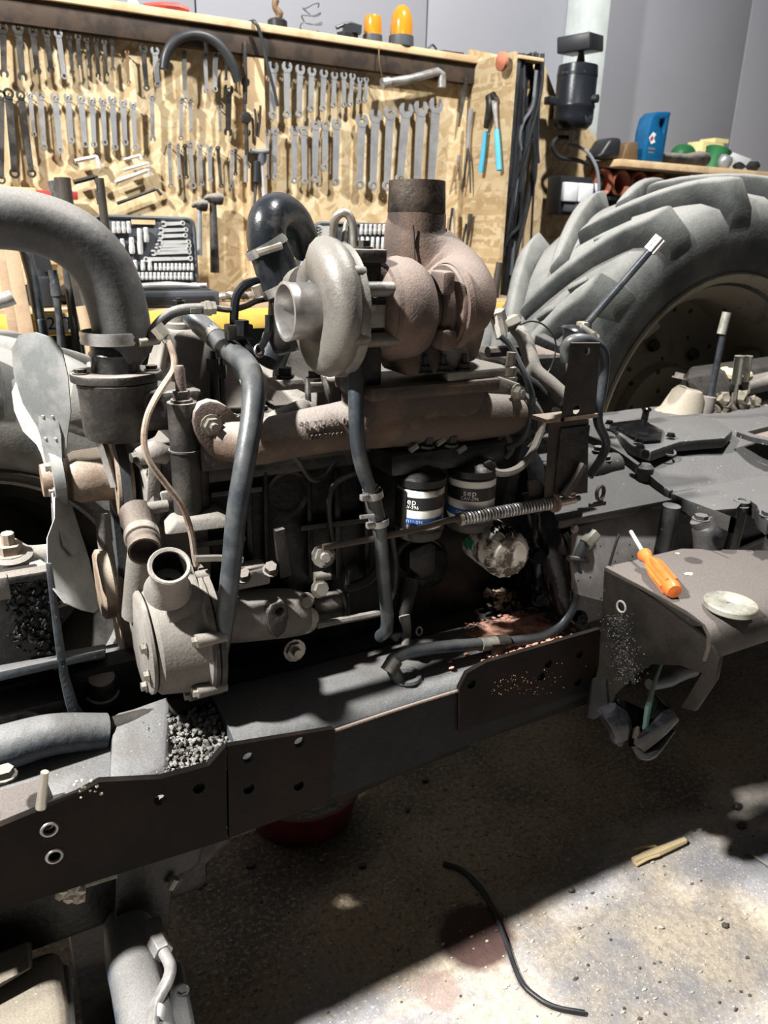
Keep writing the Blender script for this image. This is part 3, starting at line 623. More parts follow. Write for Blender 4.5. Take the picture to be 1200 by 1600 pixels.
# ------------------------------------------------------------------ engine block, head, covers
eb = tp('engine_block', M().box((.33, 1.215, .66), (1.03, 1.46, 1.04), bev=.008), 'black', 'black greasy engine block')
sp(eb, 'top_deck', M().box((.33, 1.195, 1.03), (1.0, 1.50, 1.055), bev=.005), 'iron')
for x, y, r in ((448, 770, 36), (640, 868, 30)):
    c = U(x, y, Y=1.215); R_ = r*.00108
    sp(eb, 'core_boss', M().lathe([(R_*1.12, .012), (R_*1.1, -.008), (R_*.98, -.012), (R_*.92, -.006), (R_*.88, .004), (0, .006)], c, (0, 1, 0), 30), 'iron')
for x, w_ in ((392, 5), (418, 4), (486, 4), (530, 5), (575, 4)):
    sp(eb, 'rib', M().hexa([U(x-w_, 905, Y=1.195), U(x+w_, 905, Y=1.195), U(x+w_, 905, Y=1.23), U(x-w_, 905, Y=1.23), U(x-w_-3, 735, Y=1.195), U(x+w_-3, 735, Y=1.195), U(x+w_-3, 735, Y=1.23), U(x-w_-3, 735, Y=1.23)]).bevel(.003), 'black')
for a, b in (((305, 848), (385, 838)), ((470, 822), (580, 808)), ((330, 770), (410, 760))):
    sp(eb, 'ledge', M().hexa([U(a[0], a[1]+8, Y=1.185), U(b[0], b[1]+8, Y=1.185), U(b[0], b[1]+8, Y=1.23), U(a[0], a[1]+8, Y=1.23), U(a[0], a[1], Y=1.185), U(b[0], b[1], Y=1.185), U(b[0], b[1], Y=1.23), U(a[0], a[1], Y=1.23)]).bevel(.002), 'iron')
tp('oil_pan', M().box((.29, 1.172, .42), (1.04, 1.44, .66), bev=.02), 'black', 'black oil pan under the block')
hd = tp('cylinder_head', M().box((.315, 1.18, 1.055), (1.0, 1.545, 1.125), bev=.006), 'iron', 'dusty cylinder head')
for x in (.38, .47, .56, .66, .76, .86): bolt(hd, V((x, 1.21, 1.125)), (0, 0, 1), .0125, .012, X['iron'], .004)
for i, (x0, x1, zt_, sl) in enumerate(((.290, .445, 1.262, .35), (.50, .98, 1.255, .25))):
    def cov(x, z, i=i):
        f = (z-1.125)/(zt_-1.125); yy = .095-.045*f
        return yy
    prof_ = [(1.31-.02, 1.125), (1.31, 1.14), (1.332, 1.20), (1.345, zt_-.02), (1.362, zt_-.004), (1.40, zt_), (1.44, zt_-.004), (1.462, zt_-.02), (1.48, 1.20), (1.50, 1.14), (1.52, 1.125)]
    K = 6; rg = []
    for x, ins in ((x0-.012, 0), (x0+.0, .0), (x0+.028, 1), (x0+.04, 1), (x1-.04, 1), (x1-.028, 1), (x1, 0), (x1+.012, 0)):
        top = 1.0 if ins else .10
        rg.append([V((x, y, min(z, 1.125+(zt_-1.125)*(top if ins else (.08 if x in (x0-.012, x1+.012) else .16))))) for y, z in prof_])
    vc = tp('rocker_cover', M().rings(rg), 'dustcast', ('front', 'rear')[i]+' dusty rocker cover', ang=50)
    sp(vc, 'cover_flange', M().box((x0-.022, 1.275, 1.122), (x1+.022, 1.535, 1.134), bev=.003), 'iron')
    if i == 0:
        q = V((.352, 1.40, zt_)); sp(vc, 'filler_cap', M().lathe([(.030, -.002), (.030, .006), (.020, .008), (.020, .03), (.0, .03)], q, (0, 0, 1)), 'dustcast')
        bolt(vc, q+V((0, 0, .03)), (0, 0, 1), .012, .014, X['black'], .004)
for x, y, Y in ((334, 580, 1.29), (345, 590, 1.30)):
    q = U(x, y, Y=Y); sp(hd, 'cover_stud', M().cyl(V((q.x, q.y, 1.125)), q, .009, .008, 10).cyl(q, q+V((0, 0, .022)), .012, .012, 6).cyl(q+V((0, 0, .02)), q+V((0, 0, .034)), .006, .005, 8), 'black')
sp(hd, 'intake_port', M().tube(pt((430, 660, 1.2), (460, 648, 1.17), (478, 640, 1.2)), .02, 12), 'dustcast')
for x, y in ((446, 596), (492, 600)):
    q = U(x, y, Y=1.24); cl_ = sp(hd, 'injector_clamp', M().box(q-V((.028, .02, .012)), q+V((.028, .02, .006)), bev=.005), 'dustcast'); bolt(hd, q+V((0, 0, .008)), (0, 0, 1), .012, .016, X['black'])
sp(hd, 'pale_gasket_block', fbox(495, 595, 545, 636, 1.26, .05), 'dustcast')
# front corner column with stud and nut
q = U(284, 628, Y=1.20)
col = tp('corner_column', M().cyl((q.x, q.y, .985), (q.x, q.y, q.z), .0245, .0235, 14).cyl((q.x+.014, q.y+.02, .985), (q.x+.014, q.y+.02, q.z-.02), .03, .03, 14), 'iron', 'black cast column with rusty stud')
bolt(col, q, (0, 0, 1), .0135, .018, X['iron'])
sp(col, 'stud', M().lathe([(.0085, 0), (.0085, .036), (.006, .042), (0, .043)], q+V((0, 0, .015)), (0, 0, 1), 12), 'rust', 'rusty stud end')
sp(col, 'band', M().lathe([(.0265, 0), (.0265, .003)], V((q.x, q.y, 1.09)), (0, 0, 1), 14), 'iron')
sp(col, 'foot', M().hexa([V((q.x-.05, 1.16, .965)), V((q.x+.07, 1.15, .965)), V((q.x+.07, 1.25, .97)), V((q.x-.05, 1.25, .97)), V((q.x-.03, 1.165, .985)), V((q.x+.04, 1.16, .985)), V((q.x+.05, 1.25, .99)), V((q.x-.03, 1.25, .99))]).bevel(.004), 'dustcast')

# ------------------------------------------------------------------ exhaust manifold
mpts = pt((346, 688, 1.178), (395, 692, 1.145), (450, 681, 1.14), (520, 668, 1.14), (590, 658, 1.14), (660, 652, 1.14), (730, 648, 1.14), (785, 646, 1.14), (806, 646, 1.145), (815, 646, 1.15))
man = tp('exhaust_manifold', M().tube(mpts, [.030, .036, .0375, .040, .047, .052, .050, .044, .034, .012], 26, 5), 'manifold', 'rust brown dusty exhaust manifold')
sp(man, 'end_flange', M().prism(px([(302, 660), (304, 644), (314, 631), (328, 626), (344, 629), (358, 637), (370, 650), (379, 668), (382, 688), (378, 706), (368, 719), (354, 724), (340, 720), (326, 710), (313, 692), (305, 676)], 1.168), V((0, .022, 0))).bevel(.004), 'manifold')
bolt(man, U(330, 664, Y=1.168), (0, -1, 0), .0135, .014, X['zinc'], .010)
ri = [U(588, 690, Y=1.10), U(768, 650, Y=1.10), U(768, 650, Y=1.19), U(588, 690, Y=1.19)]
z1 = U(690, 580, Y=1.10).z
rx0, rx1 = U(566, 600, Y=1.10).x, U(772, 585, Y=1.10).x
sp(man, 'riser', M().hexa([V((rx0+.0, 1.105, 1.09)), V((rx1-.03, 1.105, 1.09)), V((rx1-.03, 1.20, 1.09)), V((rx0, 1.20, 1.09)), V((rx0+.0, 1.075, z1-.03)), V((rx1-.02, 1.075, z1-.03)), V((rx1-.02, 1.19, z1-.03)), V((rx0, 1.19, z1-.03))]).bevel(.016), 'rust_dark')
sp(man, 'riser_flange', M().box((rx0-.004, 1.062, z1-.034), (rx1-.012, 1.20, z1-.012), bev=.005), 'rust_dark')
sp(man, 'turbo_gasket_flange', M().prism([V((x, y, z1-.012)) for x, y in ((rx1-.12, 1.065), (rx1+.006, 1.075), (rx1+.018, 1.10), (rx1+.012, 1.19), (rx1-.12, 1.19))], V((0, 0, .016))).bevel(.003), 'dustcast')
sp(man, 'dark_boss', M().ball(U(650, 655, Y=1.095), .018, sq=(1, .5, 1.2), sub=2), 'manifold')
w2_ = sp(man, 'end_web', M().prism(px([(738, 606), (775, 586), (815, 600), (828, 622), (812, 634), (745, 622)], 1.12), V((0, .06, 0))).bevel(.008), 'dustcast')
bolt(man, U(806, 614, Y=1.115), (0.3, -1, .1), .013, .014, X['zinc'], .004)
q = U(795, 588, Y=1.16); sp(man, 'stud_nut', M().lathe([(.016, -.02), (.017, 0), (.0135, .001), (.0135, .018), (.009, .02), (.009, .045), (0, .046)], q, (.05, 0, 1), 12), 'zinc')
# casting marks
mk = [('C', -.026, .0), ]
def onman(cx, cy, Yp=1.14, r=.0405):
    o = U(cx, cy, Y=1.10)
    def f(x, y, z):
        t = .30+y/r; return V((o.x+x*.98, Yp-math.cos(t)*(r+z*1.0), 1.131+(o.x+x-.47)*.0+math.sin(t)*(r+z)-.006))
    return f
text(man, '98 27188 00', .017, onman(510, 672), X['manifold'], .0016, 'casting_mark', 1.1)
def lower(cx):
    g_ = onman(cx, 672)
    return lambda x, y, z: g_(x, y-.021, z)
text(man, '00271088 11', .014, lower(520), X['manifold'], .0014, 'casting_mark', 1.1)

# ------------------------------------------------------------------ turbocharger
TA = V((0, 1.12, U(520, 485, Y=1.12).z)); tz = TA.z
def vol(x, a0, turns, R0, r0, r1, n=40, m=14, sgn=1, sq=1.0, gap=0.0):
    "spiral scroll around the X axis: tube radius grows from r0 to r1"
    R = []
    for k in range(n+1):
        f = k/n; t = a0+sgn*turns*2*PI*f; r = r0+(r1-r0)*f; Rc = R0+(r-r0)*.35
        d = V((0, math.cos(t), math.sin(t))); c = V((x, TA.y, tz))+d*Rc
        R.append([c+d*(r*math.cos(2*PI*j/m))+V((1, 0, 0))*(r*sq*math.sin(2*PI*j/m)) for j in range(m)])
    return M().rings(R)
turbo = tp('turbocharger', vol(.506, PI*.5, 1.0, .066, .026, .040, sgn=-1, sq=.80), 'alu', 'turbocharger with grey aluminium compressor and rusty turbine')
sp(turbo, 'compressor_disc', M().lathe([(.040, -.02), (.062, -.012), (.092, .0), (.094, .012), (.098, .014), (.101, .018), (.101, .030), (.096, .033), (.05, .036)], V((.506, 1.12, tz)), (1, 0, 0), 48), 'alu')
sp(turbo, 'inlet_pipe', M().lathe([(.046, .075), (.043, .05), (.0425, .012), (.0445, .004), (.0445, .0), (.040, -.0005), (.0375, .004), (.0355, .05), (.020, .062), (.001, .058)], V((.440, 1.12, tz)), (1, 0, 0), 44, cap=False), 'alu_bright', 'machined compressor inlet pipe')
wh = sp(turbo, 'wheel_hub', M().lathe([(.012, .045), (.009, .03), (.006, .022), (0, .02)], V((.440, 1.12, tz)), (1, 0, 0), 14), 'alu_bright')
outl = sp(turbo, 'compressor_outlet', M().tube([V((.506, 1.18, tz+.03)), V((.506, 1.22, tz+.02)), V((.506, 1.26, tz-.03))], [.036, .034, .032], 20), 'alu')
for a in (20, 75, 140, 200, 250, 310):
    ar = math.radians(a); d = V((0, math.cos(ar), math.sin(ar)))
    sp(turbo, 'cover_boss', M().lathe([(.006, -.012), (.012, -.006), (.0125, .012), (.010, .022)], V((.516, 1.12, tz))+d*.092, (1, 0, 0), 12), 'alu')
# bearing housing
sp(turbo, 'bearing_housing', M().lathe([(.055, .0), (.050, .012), (.040, .018), (.040, .045), (.052, .052)], V((.54, 1.12, tz)), (1, 0, 0), 28), 'black')
sp(turbo, 'oil_inlet_block', M().box((.543, 1.09, tz+.03), (.59, 1.15, tz+.088), bev=.005), 'iron')
sp(turbo, 'oil_flange', M().box((.537, 1.082, tz+.072), (.594, 1.15, tz+.092), bev=.003), 'iron')
sp(turbo, 'oil_drain_block', M().box((.545, 1.085, tz-.135), (.592, 1.15, tz-.03), bev=.006), 'black')
bolt(turbo, V((.565, 1.105, tz+.092)), (0, 0, 1), .011, .012, X['iron'])
for dz, dy in ((.035, -.052), (-.040, -.055), (.06, .04), (-.06, .04)):
    sp(turbo, 'clamp_bolt', M().cyl((.535, 1.12+dy, tz+dz), (.603, 1.12+dy, tz+dz), .0115, .0115, 12), 'alu')
tg = sp(turbo, 'data_plate', M().box((.560, 1.066, tz-.022), (.590, 1.069, tz+.012)), 'zinc', 'small brass coloured data plate')
sp(turbo, 'plate_backing', M().box((.556, 1.068, tz-.028), (.594, 1.09, tz+.022), bev=.002), 'iron')
bolt(turbo, V((.562, 1.066, tz+.008)), (0, -1, 0), .004, .003, X['steel'])
# turbine side
sp(turbo, 'turbine_scroll', vol(.632, -PI*.5, 1.0, .050, .028, .034, sgn=1, sq=1.5), 'rust', 'rusty turbine housing')
sp(turbo, 'turbine_body', M().lathe([(.060, -.045), (.076, -.036), (.080, -.02), (.080, .015), (.070, .034), (.052, .044), (.050, .060), (.052, .064)], V((.634, 1.12, tz)), (1, 0, 0), 44), 'rust')
sp(turbo, 'turbine_lug', M().box((.680, 1.055, tz+.025), (.705, 1.10, tz+.062), bev=.008), 'rust')
sp(turbo, 'turbine_lug', M().box((.682, 1.052, tz-.062), (.712, 1.10, tz-.028), bev=.008), 'rust')
sp(turbo, 'outlet_step', M().lathe([(.055, .0), (.060, .004), (.060, .02), (.054, .022), (.054, .028), (.068, .030), (.070, .034), (.070, .055), (.066, .058), (.05, .06)], V((.690, 1.12, tz)), (1, 0, 0), 44), 'rust')
sp(turbo, 'clamp_ring', M().lathe([(.0715, 0), (.0745, .003), (.0745, .012), (.0715, .015)], V((.726, 1.12, tz)), (1, 0, 0), 44, loop=True), 'rust')
sk = U(652, 285, Y=1.225)
sp(turbo, 'turbine_foot', M().hexa([V((.63, 1.07, z1+.0)), V((.73, 1.07, z1+.0)), V((.73, 1.16, z1+.0)), V((.63, 1.16, z1)), V((.61, 1.085, tz-.05)), V((.69, 1.085, tz-.05)), V((.69, 1.16, tz-.05)), V((.61, 1.16, tz-.05))]).bevel(.008), 'rust_dark')
for x_ in (.665, .70, .742): bolt(turbo, V((x_, 1.075, z1+.004)), (0, 0, 1), .0105, .012, X['black'], .016)
sp(turbo, 'pale_web', M().hexa([V((.70, 1.08, z1+.004)), V((.765, 1.08, z1+.004)), V((.765, 1.10, z1+.004)), V((.70, 1.10, z1+.004)), V((.69, 1.09, z1+.06)), V((.75, 1.09, z1+.06)), V((.75, 1.10, z1+.06)), V((.69, 1.10, z1+.06))]).bevel(.004), 'dustcast')
# exhaust elbow and stack
el = tp('exhaust_elbow', M().tube([V((.728, 1.12, tz)), V((.742, 1.122, tz+.0)), V((.768, 1.145, tz+.012)), V((.778, 1.185, tz+.036)), V((.758, 1.215, tz+.066)), V((.730, 1.226, tz+.10)), V((sk.x+.004, 1.228, tz+.15))], [.062, .066, .068, .066, .062, .056, .050], 30, 6), 'rust', 'thick rusty exhaust elbow')
sp(el, 'lower_bulge', M().tube([V((.735, 1.13, tz+.02)), V((.758, 1.14, tz-.03)), V((.768, 1.15, tz-.085))], [.060, .058, .045], 22), 'rust')
st = tp('exhaust_stack', M().lathe([(.0475, .0), (.0485, -.02), (.050, -.06), (.050, -.20)], sk, (0, .02, 1), 36, cap=False), 'rust_dark', 'rusty exhaust stack with scorched rim')
for p_ in st.data.vertices: pass
sp(st, 'burnt_rim', M().lathe([(.0440, -.06), (.0445, .002), (.0482, .002), (.0492, -.022), (.0502, -.048), (.049, -.050)], sk, (0, .02, 1), 36, cap=False), 'soot', 'sooty black rim')
sp(st, 'stack_floor', M().cyl(sk+V((0, 0, -.066)), sk+V((0, 0, -.06)), .045, .045, 24), 'soot')
sp(st, 'weld_seam', M().tube(pt((646, 352, 1.178), (647, 378, 1.177), (648, 408, 1.175)), [.0012, .0024, .0016], 6), 'soot')
# oil feed loop
def wire(parent, name, mt, r, *p, n=8, res=5, **k): return obj(name, M().tube(pt(*p), r, n, res), X[mt], parent, **k)
ol = tp('oil_feed_pipe', M().tube(pt((553, 398, 1.11), (553, 362, 1.11), (546, 338, 1.115), (534, 333, 1.12), (523, 345, 1.13), (521, 372, 1.14), (522, 385, 1.14)), .0065, 10, 6), 'zinc', 'bent steel oil feed pipe pair')
wire(ol, 'second_pipe', 'iron', .0055, (538, 390, 1.13), (540, 360, 1.14), (544, 345, 1.145), (551, 342, 1.15))
# intake elbow hose behind the compressor
ih = tp('intake_elbow', M().tube([V((.49, 1.33, 1.20)), *pt((482, 420, 1.40), (474, 378, 1.39), (460, 346, 1.36), (438, 331, 1.31), (420, 342, 1.27), (416, 372, 1.26), (421, 398, 1.26))], [.027, .028, .029, .030, .031, .032, .032, .032], 24, 6), 'rubber', 'shiny black rubber intake elbow with clamps')
sp(ih, 'lower_sleeve', M().tube(pt((420, 388, 1.258), (428, 410, 1.255), (438, 440, 1.25), (446, 462, 1.245)), [.033, .035, .034, .031], 22, 4).rough(.002, 60), 'rubber')
d_ = (U(430, 410, Y=1.255)-U(418, 388, Y=1.258)).normalized()
for (x, y, Y, ang_) in ((416, 385, 1.258, 0), (440, 446, 1.25, 0)):
    c = U(x, y, Y=Y); sp(ih, 'hose_clamp', M().lathe([(.0345, -.007), (.0365, -.007), (.0365, .007), (.0345, .007)], c, d_, 30, loop=True), 'steel', 'steel hose clamp')
sp(ih, 'clamp_screw', M().cyl(U(402, 396, Y=1.225), U(440, 384, Y=1.222), .006, .006, 8), 'zinc')
sp(ih, 'clamp_screw', M().cyl(U(400, 446, Y=1.22), U(406, 462, Y=1.22), .008, .007, 8), 'zinc')
sp(ih, 'neck', M().tube([U(446, 462, Y=1.245), V((.49, 1.25, 1.25)), V((.506, 1.21, tz+.0))], .028, 14), 'black')

# ------------------------------------------------------------------ pipes in front of the block
br = tp('breather_pipe', M().tube(pt((298, 492, 1.36), (318, 510, 1.33), (350, 540, 1.27), (383, 568, 1.20), (396, 600, 1.14), (394, 650, 1.10), (383, 720, 1.07), (370, 800, 1.055), (362, 880, 1.05), (353, 960, 1.05), (345, 1048, 1.05)), [.017, .0175, .018, .0185, .019, .0175, .0165, .016, .0155, .015, .008], 18, 6), 'pipe', 'long bent blue grey breather pipe')
sp(br, 'dusty_sleeve', M().tube(pt((300, 494, 1.36), (320, 512, 1.33), (338, 529, 1.293)), .0185, 16), 'dustcast')
dr = tp('oil_drain_pipe', M().tube(pt((556, 574, 1.085), (556, 610, 1.07), (557, 660, 1.06), (560, 700, 1.06), (568, 735, 1.065), (580, 768, 1.075)), [.0125, .0125, .0125, .0125, .0125, .012], 14, 5), 'pipe', 'blue grey turbo oil drain pipe')
sp(dr, 'rubber_joint', M().tube(pt((579, 762, 1.075), (586, 795, 1.075), (593, 822, 1.075)), .0145, 14), 'hose')
for (x, y) in ((583, 772), (592, 815)):
    c = U(x, y, Y=1.075); sp(dr, 'pipe_clamp', M().lathe([(.0152, -.006), (.0172, -.006), (.0172, .006), (.0152, .006)], c, (.18, 0, -1), 20, loop=True).box(c+V((-.028, -.014, -.005)), c+V((-.014, -.004, .005)), bev=.001), 'steel')
sp(dr, 'clamp_screw', M().cyl(U(563, 808, Y=1.06), U(584, 806, Y=1.06), .004, .004, 8), 'steel')
sp(dr, 'lower_pipe', M().tube(pt((592, 815, 1.075), (596, 860, 1.08), (601, 920, 1.085), (605, 965, 1.09), (603, 985, 1.10), (594, 994, 1.13)), [.0125, .0125, .0122, .012, .012, .012], 14, 5), 'pipe')
fl_ = tp('fuel_pipe', M().tube(pt((228, 548, 1.28), (240, 516, 1.27), (262, 493, 1.26), (285, 484, 1.25), (318, 482, 1.24)), .0085, 12, 5), 'hose', 'dusty fuel leak off pipes with brass unions')
sp(fl_, 'union', M().cyl(U(316, 482, Y=1.24), U(336, 481, Y=1.24), .011, .011, 6).cyl(U(322, 482, Y=1.24), U(328, 481.5, Y=1.24), .013, .013, 6), 'zinc')
sp(fl_, 'clip', M().box(U(300, 476, Y=1.235)-V((.003, .002, .006)), U(312, 492, Y=1.235)+V((.003, .002, .003))), 'zinc')
wire(fl_, 'thin_pipe', 'iron', .0048, (334, 481, 1.24), (360, 484, 1.24), (385, 478, 1.24), (402, 470, 1.25), (430, 465, 1.28))
wire(fl_, 'arch_pipe', 'rubber', .0075, (366, 520, 1.24), (366, 490, 1.24), (370, 462, 1.24), (384, 445, 1.24), (402, 440, 1.25))
sp(fl_, 'tee_block', M().box(U(372, 530, Y=1.24)-V((.02, .012, .0)), U(374, 506, Y=1.24)+V((.02, .012, .0)), bev=.003), 'black')
sp(fl_, 'tee_nut', M().cyl(U(377, 524, Y=1.235), U(377, 500, Y=1.235), .0125, .0125, 6), 'black')
wire(fl_, 'looped_pipe', 'rubber', .0065, (378, 530, 1.24), (390, 545, 1.23), (402, 546, 1.225), (414, 532, 1.22), (420, 512, 1.21), (420, 492, 1.21))
sp(fl_, 'wire_clip', M().torus(U(405, 548, Y=1.22), (.4, -1, .2), .009, .0025, 16, 6), 'zinc')
il = tp('injector_line', M().tube(pt((258, 524, 1.24), (266, 540, 1.23), (272, 562, 1.22), (270, 580, 1.21), (256, 602, 1.19), (240, 628, 1.17), (229, 655, 1.155), (225, 690, 1.145), (234, 722, 1.14), (258, 755, 1.14), (284, 790, 1.14), (298, 830, 1.14), (304, 868, 1.14), (307, 884, 1.14)), .0052, 8, 5), 'tan', 'thin tan injector line')
sp(il, 'union_nut', M().cyl(U(244, 510, Y=1.245), U(258, 526, Y=1.24), .0115, .011, 6).cyl(U(258, 526, Y=1.24), U(263, 536, Y=1.235), .009, .007, 10), 'zinc')
for pts_ in (((480, 592, 1.2), (482, 630, 1.19), (484, 690, 1.2), (492, 730, 1.2)), ((505, 590, 1.21), (512, 612, 1.2), (515, 640, 1.2)), ((452, 700, 1.18), (470, 726, 1.18), (486, 748, 1.18), (505, 745, 1.19), (525, 720, 1.2)),
             ((520, 850, 1.18), (514, 800, 1.18), (518, 765, 1.18), (535, 748, 1.18), (556, 740, 1.18)), ((545, 960, 1.17), (543, 920, 1.17), (545, 890, 1.17)), ((612, 830, 1.13), (618, 880, 1.13), (616, 920, 1.13), (610, 940, 1.13))):
    wire(eb, 'fuel_line', 'iron', .0052, *pts_)

# ------------------------------------------------------------------ fuel filters, oil filter, throttle rod
def fuel_filter(cx, yt, yb, Y, R, rot, label, grime):
    zt, zb = U(cx, yt, Y=Y).z, U(cx, yb, Y=Y).z; x = U(cx, (yt+yb)/2, Y=Y).x; c = V((x, Y, 0)); h = zt-zb
    f = tp('fuel_filter', M().lathe([(R*.8, zb-.004), (R*.97, zb), (R, zb+.004), (R, zt-.003), (R*.98, zt), (R*.55, zt+.003)], c, (0, 0, 1), 40), 'filterwhite', label)
    for nm, a, b, mt in (('black_band', .52, .84, 'lab_black'), ('blue_band', .13, .31, 'lab_blue')):
        sp(f, nm, M().lathe([(R+.0006, zb+h*a), (R+.0006, zb+h*b)], c, (0, 0, 1), 40, cap=False), mt)
    sp(f, 'rim', M().lathe([(R*1.0, 0), (R*1.05, .003), (R*1.05, .008), (R, .011)], V((x, Y, zb-.011)), (0, 0, 1), 36), 'iron')
    sp(f, 'bowl', M().lathe([(R*1.02, .0), (R*.95, -.012), (R*.6, -.02), (0, -.022)], V((x, Y, zb-.010)), (0, 0, 1), 30), 'iron')
    hd_ = sp(f, 'filter_head', M().lathe([(R*.9, 0), (R*1.05, .004), (R*1.05, .016), (R*.85, .024), (R*.5, .03), (R*.4, .036)], V((x, Y, zt+.002)), (0, 0, 1), 30), 'pitch')
    base = math.atan2(-Y+0, -x)+rot
    def on(zc):
        def q(xx, yy, zz):
            t = base+xx/R; return V((x+math.cos(t)*(R+.0009+zz), Y+math.sin(t)*(R+.0009+zz), zc+yy))
        return q
    text(f, 'sep', .0165, on(zb+h*.73), X['lab_white'], .0002, spacing=1.1)
    text(f, 'CAV-296', .0088, on(zb+h*.59), X['lab_white'], .0002)
    text(f, 'CAV 7111-296', .0072, on(zb+h*.22), X['lab_white'], .0002, spacing=1.15)
    return f
f1 = fuel_filter(656, 757, 816, 1.115, .0435, -.42, 'grimy fuel filter nearer the fan', 1)
f2 = fuel_filter(736, 743, 803, 1.115, .0445, -.05, 'cleaner fuel filter nearer the gearbox', 0)
sp(f1, 'grime_wrap', M().lathe([(.0456, WLD[f1.name].z-.036), (.0456, WLD[f1.name].z+.036)], V((WLD[f1.name].x, 1.115, 0)), (0, 0, 1), 14, cap=False, a0=2.4, a1=3.60), 'pitch', 'black greasy smear')
fh = tp('filter_bracket', fbox(612, 700, 790, 735, 1.10, .10, .01), 'black', 'black double fuel filter head')
for x, y in ((665, 690), (702, 688)): bolt(fh, U(x, y+6, Y=1.11), (0, -.2, 1), .013, .02, X['black'])
for x, y in ((682, 690), (715, 702), (640, 700)): sp(fh, 'bleed_screw', M().cyl(U(x, y+4, Y=1.10), U(x+12, y-4, Y=1.10), .0055, .0055, 6), 'zinc')
bolt(fh, U(762, 727, Y=1.09), (-.4, -1, 0), .0125, .016, X['black'])
wire(fh, 'return_pipe', 'dustcast', .0075, (764, 730, 1.085), (775, 738, 1.08), (795, 738, 1.08), (815, 728, 1.085), (832, 705, 1.10), (846, 668, 1.12), (845, 650, 1.125), (835, 632, 1.13), (818, 618, 1.14), (806, 604, 1.16))
wire(fh, 'short_pipe', 'pipe', .0062, (790, 700, 1.12), (812, 690, 1.115), (825, 670, 1.11), (830, 640, 1.11), (832, 620, 1.115), (822, 590, 1.13), (808, 560, 1.16), (798, 540, 1.18), (783, 526, 1.20))
wire(fh, 'steel_pipe', 'dustcast', .0055, (775, 690, 1.15), (788, 676, 1.15), (800, 700, 1.15), (790, 715, 1.15))
cr = sp(fh, 'pipe_cross', M().cyl(U(820, 672, Y=1.13), U(850, 692, Y=1.13), .007, .007, 8).cyl(U(850, 672, Y=1.12), U(825, 700, Y=1.12), .007, .007, 8), 'zinc')
# rod with return spring
rod = tp('throttle_rod', M().tube(pt((505, 855, 1.085), (560, 846, 1.085), (640, 830, 1.075), (720, 809, 1.065), (870, 786, 1.06), (905, 778, 1.06)), .0058, 8), 'rust_dark', 'long throttle rod with coil spring')
a_, b_ = U(722, 811, Y=1.066), U(862, 786, Y=1.06); dirv = b_-a_; u_, v_, w_ = frame(dirv)
N = 30; sp(rod, 'coil_spring', M().tube([a_+dirv*(k/(N*10))+(u_*math.cos(2*PI*k/10)+v_*math.sin(2*PI*k/10))*.0105 for k in range(N*10+1)], .0021, 6, 1), 'steel', 'bright steel return spring')
sp(rod, 'spring_cup', M().cyl(a_-dirv*.04, a_, .0125, .0125, 12), 'zinc')
sp(rod, 'stop_washer', M().cyl(U(864, 786, Y=1.06), U(868, 785, Y=1.06), .019, .019, 18), 'tan')
sp(rod, 'clevis', M().cyl(U(868, 786, Y=1.06), U(898, 780, Y=1.06), .009, .008, 10), 'zinc')
bolt(rod, U(890, 772, Y=1.055), (0, -.4, 1), .009, .01, X['zinc'])
sp(rod, 'support_tab', M().prism(px([(826, 752), (842, 748), (866, 778), (868, 796), (850, 792), (828, 778)], 1.07), V((0, .005, 0))), 'bracket')
# oil filter canister
o1, o2 = U(752, 838, Y=1.165), U(800, 872, Y=1.045); ax = (o2-o1).normalized(); L_ = (o2-o1).length
of = tp('oil_filter', M().lathe([(.046, 0), (.0475, .004), (.0475, L_*.80), (.046, L_*.86), (.040, L_*.94), (.034, L_*.975), (.030, L_*.972), (.015, L_*.985), (0, L_*.99)], o1, ax, 40), 'oilfilter', 'white oil filter canister streaked with black oil')
u_, v_, w_ = frame(ax)
def arc(z0, z1, t0, t1, mt, nm, R=.0479): return sp(of, nm, M().lathe([(R, z0), (R, z1)], o1, ax, 10, cap=False, a0=t0, a1=t1), mt)
tl = math.atan2((V((-1, -.2, 0))).dot(v_), V((-1, -.2, 0)).dot(u_))
arc(L_*.18, L_*.42, tl-.28, tl+.12, 'lab_green', 'green_print')
for k in range(15):
    t = 2*PI*k/15; d = u_*math.cos(t)+v_*math.sin(t)
    sp(of, 'grip_flute', M().tube([o1+ax*(L_*.80)+d*.0472, o1+ax*(L_*.88)+d*.0455, o1+ax*(L_*.94)+d*.040], [.0006, .0013, .0006], 6), 'filterwhite')
random.seed(5)
ds = M()
tu = math.atan2(V((.1, -.1, 1)).dot(v_), V((.1, -.1, 1)).dot(u_)); t2_ = math.atan2(V((1, -.3, .2)).dot(v_), V((1, -.3, .2)).dot(u_)); sg = 1 if math.sin(t2_-tu) > 0 else -1
for k in range(60):
    t = tu+random.uniform(-.55, 1.0)*sg; z0 = L_*random.uniform(.35, .75); ln = L_*random.uniform(.05, .28)
    ds.tube([o1+ax*(z0+ln*f)+(u_*math.cos(t+.1*f)+v_*math.sin(t+.1*f))*.0470 for f in (0, .5, 1)], [.0012, random.uniform(.0016, .0040), .0012], 6)
sp(of, 'oil_streaks', ds, 'oily', kind='stuff')

